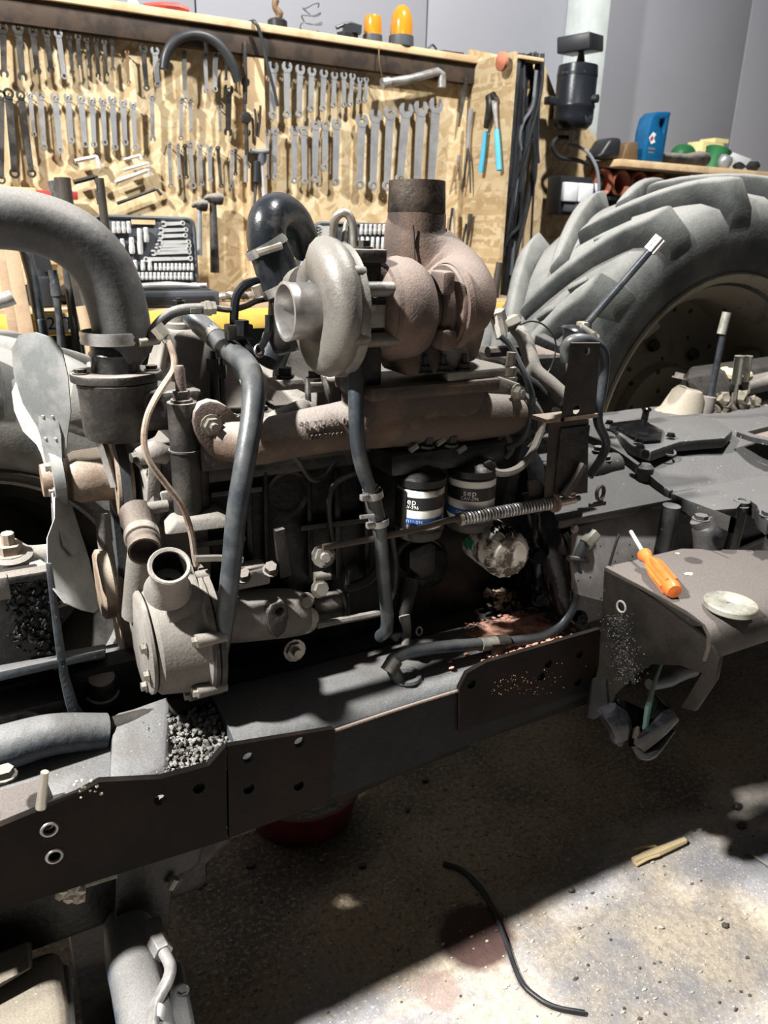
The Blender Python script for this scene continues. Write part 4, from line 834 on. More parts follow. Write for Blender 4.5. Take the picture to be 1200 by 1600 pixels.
# starter and small parts low on the block
sm = tp('starter_motor', M().tube(pt((318, 968, 1.16), (335, 965, 1.16), (380, 962, 1.16), (440, 958, 1.16), (470, 958, 1.16), (478, 957, 1.16)), [.042, .046, .046, .045, .040, .030], 24, 4), 'dustcast', 'dusty grey starter body along the block')
sp(sm, 'solenoid', fbox(360, 893, 424, 920, 1.135, .05, .006), 'dustcast')
for x, y in ((379, 902), (422, 892)): bolt(sm, U(x, y, Y=1.125), (-.1, -.55, .8), .0105, .016, X['iron'])
sp(sm, 'oval_flange', M().prism(px([(418, 960), (424, 945), (440, 938), (450, 946), (452, 965), (446, 988), (434, 998), (424, 992), (420, 978)], 1.108), V((0, .02, 0)), [circ(U(437, 956, Y=1.108), .0075, 10)]).bevel(.003), 'iron')
sp(sm, 'pale_cap', M().lathe([(.026, 0), (.026, .012), (.02, .016), (0, .017)], U(474, 966, Y=1.145), (-.1, -1, .1), 22), 'washer', 'worn pale cap with blue rim')
sp(sm, 'blue_rim', M().lathe([(.0262, .002), (.0275, .004), (.0275, .010), (.0262, .012)], U(475, 966, Y=1.145), (-.1, -1, .1), 22, a0=-1.2, a1=1.6, cap=False), 'lab_blue')
sp(sm, 'nose', M().tube(pt((485, 952, 1.18), (520, 945, 1.18), (533, 943, 1.18)), [.026, .026, .024], 18), 'iron')
sp(sm, 'nose_ring', M().lathe([(.028, 0), (.028, .006)], U(528, 944, Y=1.18), (1, 0, 0), 18), 'iron')
wire(sm, 'link_rod', 'dustcast', .0068, (495, 977, 1.13), (540, 968, 1.135), (572, 962, 1.14), (592, 958, 1.14))
bolt(sm, U(479, 937, Y=1.13), (-.3, -1, .2), .0105, .016, X['dustcast']); bolt(sm, U(460, 1016, Y=1.14), (0, -1, .1), .0165, .008, X['zinc'], .012)
bolt(sm, U(505, 868, Y=1.16), (-.2, -1, .2), .017, .012, X['dustcast'], .012); bolt(sm, U(499, 920, Y=1.15), (0, -1, .3), .013, .014, X['zinc'])
sp(sm, 'cross_pin', M().cyl(U(490, 902, Y=1.16), U(515, 898, Y=1.16), .0095, .009, 10), 'dustcast')
sp(sm, 'upright_strap', M().prism(px([(430, 830), (446, 826), (456, 900), (438, 905)], 1.16), V((0, .012, 0))).bevel(.002), 'iron')
sp(sm, 'mount_bracket', M().tube(pt((540, 920, 1.17), (575, 908, 1.17), (600, 880, 1.17)), [.010, .012, .012], 10), 'black')
wire(sm, 'dip_rod', 'zinc', .006, (304, 873, 1.12), (345, 872, 1.125), (378, 875, 1.13))
# lifting pump and dark shapes right of the drain pipe
lp = tp('lift_pump', M().lathe([(.03, -.03), (.046, -.01), (.048, .01), (.03, .03)], U(668, 880, Y=1.19), (.2, -1, .2), 26), 'oily', 'oily black lift pump under the filters')
sp(lp, 'pump_edge', M().torus(U(668, 884, Y=1.165), (.2, -1, .25), .050, .0028, 30, 6, PI*.9, PI*2.1), 'iron')
sp(lp, 'pump_lug', M().prism(px([(640, 862), (672, 848), (682, 852), (680, 895), (660, 905), (640, 890)], 1.14), V((0, .02, 0))).bevel(.004), 'black')
sp(lp, 'drain_column', M().tube(pt((640, 905, 1.15), (634, 945, 1.13), (632, 965, 1.12)), [.02, .014, .010], 12), 'black')
sp(lp, 'drain_valve', M().tube(pt((632, 962, 1.10), (636, 985, 1.09), (634, 1008, 1.08)), [.011, .008, .009], 10), 'dustcast')
sp(lp, 'ring_pull', M().torus(U(655, 986, Y=1.075), (.3, -1, .3), .0075, .0018, 20, 6), 'steel')
# oily flywheel housing edge and casting around the oil filter
fhs = tp('flywheel_housing', M().prism([V((1.0, y, z)) for y, z in ((1.18, .66), (1.16, .74), (1.16, .86), (1.20, .98), (1.30, 1.06), (1.46, 1.06), (1.48, .9), (1.46, .64))], V((.05, 0, 0))).bevel(.008), 'oily', 'wet oily black flywheel housing edge')
sp(fhs, 'oil_swell', M().tube(pt((850, 800, 1.12), (862, 850, 1.09), (872, 900, 1.08), (880, 950, 1.07)), [.02, .026, .03, .026], 14).rough(.004, 40), 'oily')
sp(fhs, 'oil_swell', M().tube(pt((825, 770, 1.15), (838, 830, 1.12), (842, 880, 1.12), (845, 920, 1.11)), [.014, .015, .017, .02], 12).rough(.003, 40), 'oily')
sp(fhs, 'inner_rim', M().tube(pt((880, 830, 1.09), (894, 870, 1.085), (897, 920, 1.08), (890, 950, 1.07)), [.010, .012, .012, .01], 10), 'oily')
for x, y in ((838, 868), (842, 935), (905, 965)): bolt(fhs, U(x, y, Y=1.085), (-.3, -1, .2), .0135, .016, X['oily'])
gl = M()
for i in range(60): gl.ball(U(random.uniform(760, 830), random.uniform(925, 965), Y=1.20), random.uniform(.005, .013), jit=.5, sub=1)
sp(eb, 'caked_grease', gl, 'grit', kind='stuff')
cakd = M()
for i in range(40): cakd.ball(U(random.uniform(770, 812), random.uniform(922, 958), Y=1.185), random.uniform(.004, .009), jit=.5, sub=1)
sp(eb, 'tan_grease', cakd, 'tan', kind='stuff')
# rust flakes on the rail top
fk = M().ball(tuple(U(806, 983, Z=.660)), 1, sq=(.085, .042, .006), jit=.9, sub=4)
for i in range(900):
    x, y = random.gauss(808, 38), random.gauss(985, 22)
    q = U(x, y, Z=.662)
    if q.y < 1.005 or q.y > 1.17 or q.x > 1.06: continue
    fk.ball((q.x, q.y, .660), random.uniform(.0015, .0052), sq=(1.2, 1.2, .6), jit=.6, sub=1)
for i in range(170):
    q = U(random.gauss(805, 40), random.uniform(1025, 1085), Y=.989); 
    if .79 < q.x < 1.04 and .5 < q.z < .64: fk.ball(q, random.uniform(.0005, .0013), jit=.4, sub=1)
sp(rail, 'rust_flakes', fk, 'rustdust', 'heap of pale orange rust flakes', kind='stuff')
# low pipe with hex end above the rail
lpipe = tp('transfer_pipe', M().tube([V((.640, 1.045, .625))]+pt((612, 1040, 1.05), (628, 1023, 1.05), (672, 1013, 1.05), (740, 1007, 1.05), (800, 1003, 1.05), (848, 995, 1.05), (878, 974, 1.05), (898, 938, 1.05), (902, 900, 1.055), (900, 878, 1.06), (910, 856, 1.065), (918, 846, 1.065)), [.0125]*2+[.0118]*4+[.0112]*7, 16, 6), 'pipe', 'bent hydraulic pipe with hexagon end nut')
sp(lpipe, 'hex_nut', M().cyl(U(914, 851, Y=1.065), U(930, 833, Y=1.068), .0155, .0155, 6).bevel(.0015), 'washer', 'pale hexagon end nut')
sp(lpipe, 'sleeve', M().cyl(U(750, 1007, Y=1.05), U(776, 1004, Y=1.05), .0135, .0135, 16), 'washer')
sp(lpipe, 'clip', M().cyl(U(774, 1005, Y=1.05), U(792, 1003, Y=1.05), .0155, .0155, 16), 'black')
sp(lpipe, 'clip_tab', M().prism(px([(770, 1008), (790, 1006), (789, 1040), (768, 1042)], 1.034), V((0, .004, 0)), [circ(U(778, 1036, Y=1.034), .0035, 8)]), 'black')
sp(lpipe, 'elbow_fitting', M().cyl(U(606, 1050, Y=1.045), U(618, 1030, Y=1.05), .0155, .0150, 12), 'iron')
sp(lpipe, 'cross_pin', M().cyl(U(888, 872, Y=1.05), U(918, 876, Y=1.06), .006, .006, 8), 'iron')
sp(rail, 'socket_boss', M().torus(V((.640, 1.055, .655)), (0, 0, 1), .024, .007, 24, 8), 'railtop')

# ------------------------------------------------------------------ upright bracket and arm
ub = tp('upright_bracket', M().prism(px([(893, 536), (938, 536), (930, 652), (880, 664), (879, 650)], 1.06), V((.004, .006, 0)), [circ(U(918, 549, Y=1.06), .007, 10), circ(U(901, 641, Y=1.06), .009, 10)]), 'bracket', 'oily steel bracket standing behind the filters')
sp(ub, 'edge_flange', M().hexa([U(876, 658, Y=1.058), U(881, 662, Y=1.058), U(884, 662, Y=1.09), U(879, 658, Y=1.09), U(891, 536, Y=1.058), U(896, 536, Y=1.058), U(898, 536, Y=1.09), U(893, 536, Y=1.09)]), 'bracket')
zl = U(880, 655, Y=1.06).z
sp(ub, 'ledge', M().box((U(853, 648, Y=1.06).x, 1.058, zl-.004), (U(934, 648, Y=1.06).x, 1.10, zl+.004), bev=.001), 'tan')
sp(ub, 'lower_box', M().hexa([U(850, 778, Y=1.06), U(918, 770, Y=1.06), U(918, 770, Y=1.12), U(850, 778, Y=1.12), U(858, 660, Y=1.06), U(920, 655, Y=1.06), U(920, 655, Y=1.10), U(858, 660, Y=1.10)]), 'bracket')
sp(ub, 'dark_inside', fbox(872, 668, 916, 765, 1.056, .003, 0), 'black')
sp(ub, 'angled_strut', M().tube(pt((912, 725, 1.05), (895, 755, 1.05), (880, 775, 1.05)), .009, 8), 'bracket')
arm = tp('bent_arm', M().tube(pt((884, 566, 1.14), (884, 545, 1.14), (892, 533, 1.13), (910, 530, 1.12), (932, 538, 1.12), (944, 556, 1.12), (942, 600, 1.12), (934, 655, 1.12), (947, 690, 1.12), (940, 715, 1.12), (920, 745, 1.12)), [.010, .011, .011, .011, .011, .0105, .010, .010, .009, .009, .009], 12, 5), 'pipe', 'bent steel control arm beside the bracket')
sp(arm, 'eye_loop', M().torus(U(938, 770, Y=1.08), (.3, -1, .1), .014, .004, 22, 8), 'bracket')
sp(arm, 'eye_foot', M().box(U(922, 790, Y=1.08)-V((.002, .004, .004)), U(945, 782, Y=1.08)+V((.002, .004, .0)), bev=.002), 'bracket')
# hoses and unions at the rear of the head
rh = tp('rear_hose', M().tube(pt((806, 512, 1.36), (818, 528, 1.34), (828, 556, 1.32), (836, 580, 1.30), (858, 600, 1.26), (884, 624, 1.22)), [.016, .0165, .017, .0175, .0185, .0185], 16, 5), 'dustcast', 'dusty rear hose with brass union')
sp(rh, 'union', M().cyl(U(788, 510, Y=1.36), U(808, 500, Y=1.36), .015, .015, 6), 'zinc')
sp(rh, 'fitting', M().cyl(U(776, 492, Y=1.33), U(784, 528, Y=1.31), .014, .013, 8).cyl(U(776, 486, Y=1.33), U(780, 502, Y=1.33), .017, .017, 6), 'zinc')
sp(rh, 'stop_cap', M().lathe([(.016, 0), (.017, .004), (.017, .02), (.012, .024)], U(755, 500, Y=1.34), (-.5, -.4, .8), 16), 'black')
wire(rh, 'thin_wire', 'cable', .0018, (812, 508, 1.33), (830, 502, 1.32), (850, 508, 1.31), (866, 528, 1.30), (868, 550, 1.30), (860, 575, 1.29), (850, 588, 1.28), (830, 604, 1.26))
wire(rh, 'cross_pipe', 'bracket', .012, (762, 550, 1.36), (800, 548, 1.36), (832, 550, 1.36))
sp(rh, 'side_canister', M().tube(pt((826, 556, 1.42), (850, 570, 1.40), (884, 582, 1.38), (893, 585, 1.37)), [.03, .036, .036, .028], 20), 'rust', 'rusty cylinder behind the pipes')
sp(rh, 'dark_box', M().hexa([U(834, 545, Y=1.5), U(880, 575, Y=1.5), U(884, 565, Y=1.56), U(842, 540, Y=1.56), U(836, 522, Y=1.5), U(884, 545, Y=1.5), U(886, 540, Y=1.56), U(850, 520, Y=1.56)]).bevel(.004), 'trans')
sp(rh, 'black_block', fbox(800, 560, 880, 680, 1.34, .2), 'black')
sp(rh, 'low_pipe', M().tube(pt((790, 575, 1.28), (830, 600, 1.26), (852, 622, 1.25)), [.012, .014, .012], 10), 'black')
for x, y in ((838, 590), (853, 612), (868, 645)): bolt(rh, U(x, y, Y=1.30), (0, -1, .4), .010, .010, X['black'])

# ------------------------------------------------------------------ clutch housing and gearbox
ZG = .90
chx1 = 1.325
CRN = [(1.10, .0), (1.14, .012), (1.19, .030), (1.25, .046), (1.33, .060), (1.42, .066), (1.56, .064)]
def crown(x0, x1, dz, n, amp=.004):
    R = []
    for i in range(n+1):
        x = x0+(x1-x0)*i/n
        r = [V((x, y, ZG+h+dz+amp*noise.noise(V((x*14, y*14, 3)))+amp*.5*noise.noise(V((x*50, y*50, 7))))) for y, h in CRN2]
        R.append(r+[V((x, 1.56, ZG-.06)), V((x, 1.12, ZG-.06))])
    return M().rings(R)
CRN2 = [(CRN[k][0]+(CRN[k+1][0]-CRN[k][0])*f, CRN[k][1]+(CRN[k+1][1]-CRN[k][1])*f) for k in range(len(CRN)-1) for f in (0, .34, .67)]+[CRN[-1]]
bh = tp('clutch_housing', M().box((1.03, 1.135, .60), (chx1-.004, 1.50, ZG-.03), bev=.01), 'trans', 'black clutch housing with grey side plate')
sp(bh, 'top_skin', crown(1.012, chx1-.003, -.010, 14), 'trans', ang=60)
sp(bh, 'top_lip', M().box((1.0, 1.085, ZG-.022), (chx1-.004, 1.13, ZG-.004), bev=.003), 'trans')
sp(bh, 'side_plate', M().prism([U(x, y, Y=1.115-.10*(y-785)/160) for x, y in [(893, 835), (905, 822), (1032, 790), (1040, 815), (1050, 860), (1053, 905), (1040, 925), (960, 945), (905, 930), (893, 880)]], V((0, .022, 0))).bevel(.002), 'plate', 'grey dusty inspection plate')
bolt(bh, U(897, 826, Y=1.085), (0, -1, .3), .0075, .006, X['zinc'])
sp(bh, 'round_web', M().tube([V((1.04, 1.25, ZG+.03)), V((1.16, 1.24, ZG+.036)), V((chx1-.02, 1.25, ZG+.03))], .03, 14), 'trans')
gz = ZG+.03
gb = tp('gearbox', crown(chx1, 2.9, .004, 60), 'trans', 'black dusty gearbox casting', ang=60)
sp(gb, 'joint_flange', M().rings([[V((chx1-.001, y, ZG+h-.03)), V((chx1+.012, y, ZG+h-.03)), V((chx1+.012, y, ZG+h+.010)), V((chx1-.001, y, ZG+h+.010))] for y, h in CRN]).bevel(.002), 'trans')
tope = [U(x, y, Z=ZG) for x, y in ((1040, 769), (1046, 788), (1056, 795), (1068, 796), (1074, 806), (1084, 820), (1100, 824), (1112, 816), (1116, 800), (1150, 797), (1158, 788), (1172, 785), (1182, 792), (1188, 806), (1200, 816), (1216, 808), (1225, 796), (1290, 782))]
tope = [V((max(p.x, chx1), p.y, p.z)) for p in tope]
outl_ = tope+[V((2.9, tope[-1].y, ZG)), V((2.9, 1.30, ZG)), V((chx1, 1.30, ZG))]
sp(gb, 'scalloped_flange', M().prism([p+V((0, 0, .004)) for p in outl_], V((0, 0, -.032))).bevel(.005), 'trans')
bodyo = [V((chx1, 1.10, ZG-.02)), V((1.40, 1.085, ZG-.02)), V((1.47, 1.09, ZG-.02)), V((1.52, 1.06, ZG-.02)), V((1.60, 1.05, ZG-.02)), V((2.9, 1.10, ZG-.02)), V((2.9, 1.52, ZG-.02)), V((chx1, 1.50, ZG-.02))]
sp(gb, 'case', M().prism(bodyo, V((0, 0, -.34))).bevel(.02), 'trans')
for i_, (x, y, r) in enumerate(((1057, 790, .019), (1166, 790, .016), (1230, 800, .02))):
    a = U(x, y, Z=ZG)+V((0, .012, -.004)); sp(gb, 'side_rib', M().cyl(a, a+V((0, .012, -.30)), r, r*.9, 16), 'trans')
sp(gb, 'roll_over', M().tube([U(1120, 800, Z=ZG)+V((0, .03, -.02)), U(1134, 802, Z=ZG)+V((0, .03, -.05)), U(1138, 810, Z=ZG)+V((0, .035, -.14))], [.03, .036, .02], 16), 'trans')
for x, y in ((1095, 812), (1200, 806)): bolt(gb, U(x, y, Z=ZG+.004), (0, 0, 1), .0135, .010, X['trans'])
b1 = U(1166, 788, Z=ZG); sp(gb, 'hole_boss', M().lathe([(.017, -.03), (.017, .005), (.009, .006), (.009, -.006), (0, -.006)], b1+V((0, .012, 0)), (0, -.1, 1), 18), 'trans')
for ya, yb in ((858, 838), (893, 868)):
    sp(gb, 'lower_flange', M().hexa([U(1100, ya+28, Y=1.04), U(1260, yb+10-28, Y=1.04), U(1260, yb+10-28, Y=1.14), U(1100, ya+28, Y=1.14), U(1100, ya+20, Y=1.04), U(1260, yb-28, Y=1.04), U(1260, yb-32, Y=1.14), U(1100, ya+16, Y=1.14)]).bevel(.003), 'trans')
# top cover plate
zt2 = ZG+.072
def top(x, y, z): return U(x, y, Z=z)
tc_ = sp(gb, 'top_cover', M().prism([top(*p, zt2-.02) for p in ((960, 690), (1020, 668), (1085, 660), (1120, 672), (1142, 688), (1130, 700), (1060, 706), (1015, 722), (985, 712))], V((0, 0, .026))).bevel(.004), 'trans')
sp(gb, 'cover_lug', M().prism([top(*p, zt2-.015) for p in ((950, 678), (1000, 672), (1035, 690), (1030, 706), (1005, 708), (985, 700))], V((0, 0, .03))).bevel(.004), 'oily')
for x, y in ((960, 672), (998, 690), (1000, 700), (1048, 682), (952, 662)): bolt(gb, top(x, y, zt2+.012), (0, 0, 1), .009, .008, X['oily'])
q = top(1005, 664, zt2); sp(gb, 'breather', M().lathe([(.013, 0), (.009, .008), (.009, .035), (.014, .042), (.010, .046)], q, (.1, 0, 1), 14), 'oily')
q = top(1008, 730, zt2-.03); sp(gb, 'cap_nut', M().lathe([(.02, -.03), (.02, .0), (.012, .008), (0, .008)], q, (0, 0, 1), 14), 'trans')
q = top(1042, 705, zt2-.012); sp(gb, 'cup', M().torus(q, (0, -.3, 1), .020, .003, 20, 6), 'trans')
for x, y in ((930, 690), (935, 705), (945, 720)): bolt(gb, top(x, y, ZG+.05), (0, 0, 1), .012, .012, X['iron'])
sp(gb, 'orange_hatch', M().prism([top(*p, zt2+.0) for p in ((1150, 682), (1200, 668), (1290, 660), (1290, 695), (1200, 696), (1172, 690))], V((0, 0, .012)), [[top(*p, zt2) for p in ((1166, 682), (1205, 672), (1280, 665), (1280, 690), (1200, 691), (1180, 687))]]), 'trans')
sp(gb, 'hatch_floor', M().prism([top(*p, zt2-.004) for p in ((1160, 683), (1205, 670), (1285, 664), (1285, 692), (1200, 693), (1176, 689))], V((0, 0, .004))), 'rust')
# gear lever with splined end
l0, l1 = U(912, 512, Y=1.40), U(1033, 372, Y=1.30)
gl_ = tp('gear_lever', M().cyl(l0, l0+(l1-l0)*.86, .0085, .0085, 14), 'pipe', 'bare steel gear lever with splined tip')
dv = (l1-l0).normalized(); e0 = l0+(l1-l0)*.86
sp(gl_, 'splined_tip', M().cyl(e0, l1, .0125, .0125, 12), 'steel')
for k in range(8):
    uu, vv, ww = frame(dv); t = 2*PI*k/8; d = uu*math.cos(t)+vv*math.sin(t); sp(gl_, 'spline', M().box(e0+d*.012-V((.002, .002, 0)), e0+d*.012+V((.002, .002, .001))).cyl(e0+d*.0125, l1+d*.0125, .003, .003, 6), 'steel')
sp(gl_, 'gaiter_disc', M().lathe([(.012, .016), (.034, .006), (.038, .0), (.03, -.006), (.022, -.03), (.024, -.05)], U(900, 520, Y=1.40), (.35, -.1, 1), 26), 'rubber')
sp(gl_, 'universal_joint', M().box(l0-V((.014, .014, .014)), l0+V((.014, .014, .014)), bev=.004).cyl(U(905, 512, Y=1.39), U(932, 530, Y=1.37), .012, .012, 10).cyl(U(926, 520, Y=1.37), U(932, 545, Y=1.36), .008, .008, 8), 'zinc')
sp(gl_, 'lever_base', M().tube([U(900, 530, Y=1.40), U(898, 560, Y=1.40), V((U(898, 560, Y=1.4).x, 1.40, gz))], [.026, .03, .04], 14), 'oily')
# rear levers, dome and axle details
rl = tp('range_lever', M().tube(pt((1105, 655, 1.45), (1112, 610, 1.45), (1120, 570, 1.45), (1130, 522, 1.45)), [.010, .0095, .009, .009], 12), 'pipe', 'upright range lever with pale steel tip')
sp(rl, 'pale_tip', M().cyl(U(1127, 522, Y=1.45), U(1136, 488, Y=1.45), .0125, .0125, 14), 'washer')
sp(rl, 'collar', M().cyl(U(1098, 660, Y=1.44), U(1108, 620, Y=1.44), .022, .02, 12), 'dustcast')
dm = tp('axle_housing', M().lathe([(.22, -.02), (.21, .015), (.17, .045), (.12, .07), (.08, .085), (.058, .11), (.045, .165), (.034, .18), (0, .18)], U(1040, 700, Y=1.50), (.18, -.15, 1), 30), 'rim', 'pale dirty rear axle dome')
bolt(dm, U(1063, 592, Y=1.48), (.2, 0, 1), .018, .016, X['dustcast'])
ab2 = sp(dm, 'lift_box', M().hexa([V((1.80, 1.42, gz)), V((2.9, 1.42, gz)), V((2.9, 1.58, gz)), V((1.80, 1.58, gz)), U(1072, 588, Y=1.50), U(1290, 560, Y=1.50), U(1290, 545, Y=1.60), U(1080, 572, Y=1.60)]).bevel(.008), 'black')
sp(dm, 'pale_round_cap', M().lathe([(.045, -.012), (.048, 0), (.044, .006), (0, .008)], U(1150, 582, Y=1.50), (0, -.1, 1), 28), 'straw', 'pale round cap')
sp(dm, 'fork_pin', M().cyl(U(1150, 600, Y=1.46), U(1156, 556, Y=1.46), .014, .014, 10).cyl(U(1163, 596, Y=1.46), U(1170, 556, Y=1.46), .012, .012, 10), 'washer')
sp(dm, 'long_rod', M().tube(pt((1135, 680, 1.42), (1145, 640, 1.43), (1152, 600, 1.45)), .006, 8), 'bracket')
sp(dm, 'cross_shaft', M().cyl(U(1160, 605, Y=1.47), U(1290, 575, Y=1.47), .028, .028, 16), 'dustcast')
sp(dm, 'axle_trumpet', M().tube([V((2.14, 1.50, .82)), V((2.14, 1.70, .82)), V((2.14, 1.90, .82))], [.16, .12, .10], 26), 'rim')
rk = M()
for i in range(34): rk.ball(U(random.uniform(1100, 1195), random.uniform(622, 668), Y=1.44), random.uniform(.010, .026), jit=.7, sub=2)
sp(dm, 'caked_mud', rk, 'cyl_tan', kind='stuff')

# ------------------------------------------------------------------ step bracket on the frame
Xb = 1.054; Zb = U(945, 885, Y=1.0).z
stp = tp('step_bracket', M().prism([U(x, y, X=Xb) for x, y in ((944, 885), (1040, 952), (1108, 1003), (1124, 1030), (1118, 1062), (1085, 1112), (1063, 1106), (1096, 1052), (1062, 1040), (1015, 1038), (985, 1060), (962, 1085), (950, 1118), (917, 1114), (935, 1040), (940, 960))], V((.010, 0, 0)), [[U(971+8*math.cos(k*PI/5), 948+9*math.sin(k*PI/5), X=Xb) for k in range(10)]]).bevel(.0015), 'stepside', 'brown steel step bracket bolted to the frame')
fy = U(1112, 1006, X=Xb).y; fz = U(1112, 1006, X=Xb).z
bx1 = 1.42
# top sheet with rolled front edge
sec = [(1.0, Zb), (.90, Zb-.0), (.80, Zb-.002), (fy+.045, Zb-.004), (fy+.018, Zb-.010), (fy+.004, Zb-.024), (fy, Zb-.045), (fy+.003, Zb-.075)]
sec2 = [(y+.0, z-.009) if i < 4 else (y+.009, z-.004) for i, (y, z) in enumerate(sec)][::-1]
def xr(y): return Xb+.30-(.12*max(0, (y-.86)/.14) if y > .86 else 0)+.06
sp(stp, 'top_sheet', M().rings([[V((Xb-.001, y, z)) for y, z in sec+sec2], [V((xr(y)-.03 if False else Xb+(.215 if y > .95 else .40), y, z)) for y, z in sec+sec2]]).bevel(.0015), 'bracket', 'dusty flat step top')
sp(stp, 'bolt_ring', M().torus(U(971, 948, X=Xb-.001), (1, 0, 0), .011, .0022, 18, 6), 'dustcast')
gm = M()
for i in range(520):
    f = random.random(); x = 945+random.gauss(18, 12)+f*20; y = 960+f*110; q = U(x, y, X=Xb-.001)
    gm.ball(q, random.uniform(.0006, .0024), sq=(.5, 1, 1), jit=.6, sub=1)
sp(stp, 'gritty_crust', gm, 'black', kind='stuff')
sp(stp, 'dark_foot', M().prism([U(x, y, X=Xb-.006) for x, y in ((922, 1060), (946, 1062), (950, 1108), (928, 1124), (912, 1120))], V((.012, 0, 0))), 'pitch')
# broken black gearbox scraps hanging below the step
hb = tp('drawbar_scrap', M().tube(pt((950, 1105, .93), (962, 1125, .92), (972, 1150, .91), (978, 1162, .90)), [.02, .027, .024, .014], 12).rough(.006, 30), 'oily', 'oily black linkage under the step')
sp(hb, 'jaw', M().hexa([U(1005, 1178, Y=.88), U(1062, 1125, Y=.85), U(1064, 1120, Y=.92), U(1000, 1168, Y=.95), U(990, 1160, Y=.88), U(1058, 1118, Y=.85), U(1020, 1082, Y=.95), U(985, 1150, Y=.95)]).bevel(.004).rough(.004, 40, 2), 'oily')
sp(hb, 'jaw_plate', M().prism(px([(962, 1090), (975, 1092), (1010, 1110), (1015, 1128), (985, 1140), (975, 1130)], .93), V((0, .02, -.01))).bevel(.003).rough(.003, 50, 2), 'oily')
sp(hb, 'jaw_link', M().tube(pt((990, 1160, .90), (1002, 1176, .89), (1020, 1174, .88), (1050, 1140, .88)), [.012, .014, .013, .008], 10), 'oily')
sp(hb, 'green_wire', M().tube(pt((1034, 1036, .90), (1022, 1070, .90), (1014, 1100, .90), (1008, 1140, .90)), [.003, .004, .007, .006], 8), 'darkgreen')
sp(hb, 'grey_shaft', M().tube(pt((1015, 1070, 1.05), (1045, 1062, 1.05), (1062, 1052, 1.05), (1085, 1048, 1.05)), [.014, .017, .02, .014], 14), 'hydr')

# ------------------------------------------------------------------ front axle pieces under the rail
fa = tp('axle_casting', M().hexa([V((-.35, .85, .24)), U(120, 1640, Z=.24), U(108, 1500, Z=.24), V((-.35, 1.05, .24)), V((-.35, .85, .34)), U(112, 1640, Z=.34), U(90, 1478, Z=.34), V((-.35, 1.04, .34))]).bevel(.022, seg=3).rough(.003, 20, 2), 'cyl_tan', 'dusty tan axle casting below the frame')
sp(fa, 'raised_pad', M().hexa([V((-.35, .93, .335)), U(52, 1512, Z=.335), U(50, 1470, Z=.335), V((-.35, 1.02, .335)), V((-.35, .93, .375)), U(48, 1512, Z=.375), U(44, 1470, Z=.375), V((-.35, 1.02, .375))]).bevel(.004), 'cyl_tan')
sp(fa, 'side_strip', M().tube([U(102, 1512, Z=.30), U(108, 1560, Z=.30), U(114, 1640, Z=.30)], .006, 6), 'hydr')
cyl_ = tp('steering_cylinder', M().tube([U(212, 1450, Z=.30)+V((0, .08, 0)), U(204, 1490, Z=.30), U(215, 1540, Z=.30), U(240, 1660, Z=.30)], [.040, .040, .040, .041], 24, 4), 'hydr', 'blue grey steering cylinder with hydraulic pipe')
sp(cyl_, 'port_nut', M().cyl(U(244, 1468, Z=.335), U(256, 1490, Z=.335), .0165, .0165, 6).bevel(.0015), 'steel')
sp(cyl_, 'port_block', M().box(U(238, 1470, Z=.30)-V((.02, .02, .02)), U(238, 1470, Z=.30)+V((.02, .02, .03)), bev=.004), 'iron')
sp(cyl_, 'hydraulic_pipe', M().tube([U(x, y, Z=.34) for x, y in ((256, 1488), (266, 1510), (262, 1532), (248, 1558), (240, 1580), (236, 1640))], .0095, 12), 'steel')
sp(cyl_, 'pipe_band', M().cyl(U(246, 1576, Z=.335), U(242, 1596, Z=.335), .0125, .0125, 16), 'chrome')
ar2 = tp('axle_arm', M().hexa([U(262, 1660, Z=.20), U(318, 1660, Z=.20), U(285, 1498, Z=.20), U(268, 1498, Z=.20), U(258, 1660, Z=.25), U(310, 1660, Z=.25), U(284, 1503, Z=.25), U(270, 1500, Z=.25)]).bevel(.008), 'hydr', 'narrow grey axle arm')
bolt(ar2, U(286, 1548, Z=.25), (0, 0, 1), .008, .006, X['steel'])
tp('leak_blocker', M().box((-.45, 1.19, .46), (.30, 1.42, .56), bev=.02), 'black', 'added black block between the rails against light leaks')  # unseen block added to stop light leaking through below the engine front
ax_ = tp('axle_beam', M().box((-.35, 1.08, .30), (.26, 1.30, .46), bev=.02), 'black', 'black front axle beam under the rail')
sp(ax_, 'pivot_plate', M().prism(px([(180, 1345), (265, 1300), (310, 1300), (268, 1390), (262, 1480), (180, 1480)], 1.06), V((0, .04, 0))).bevel(.004), 'black')
sp(ax_, 'brace', M().tube(pt((345, 1296, 1.10), (300, 1345, 1.10), (262, 1390, 1.08)), [.028, .022, .012], 12), 'iron')
sp(ax_, 'end_clip', M().tube(pt((275, 1372, 1.05), (266, 1388, 1.05)), [.007, .006], 8), 'washer')
mm = M()
for i in range(24): mm.ball(U(random.uniform(92, 132), random.uniform(1385, 1404), Y=1.04), random.uniform(.005, .011), jit=.6, sub=1)
sp(ax_, 'pale_mud', mm, 'stone', kind='stuff')
sp(ax_, 'pale_bar', M().cyl(U(130, 1380, Y=1.05), U(182, 1364, Y=1.05), .008, .008, 8), 'washer')
sp(ax_, 'axle_stand', M().box((.02, 1.12, 0), (.18, 1.26, .31), bev=.01), 'black')

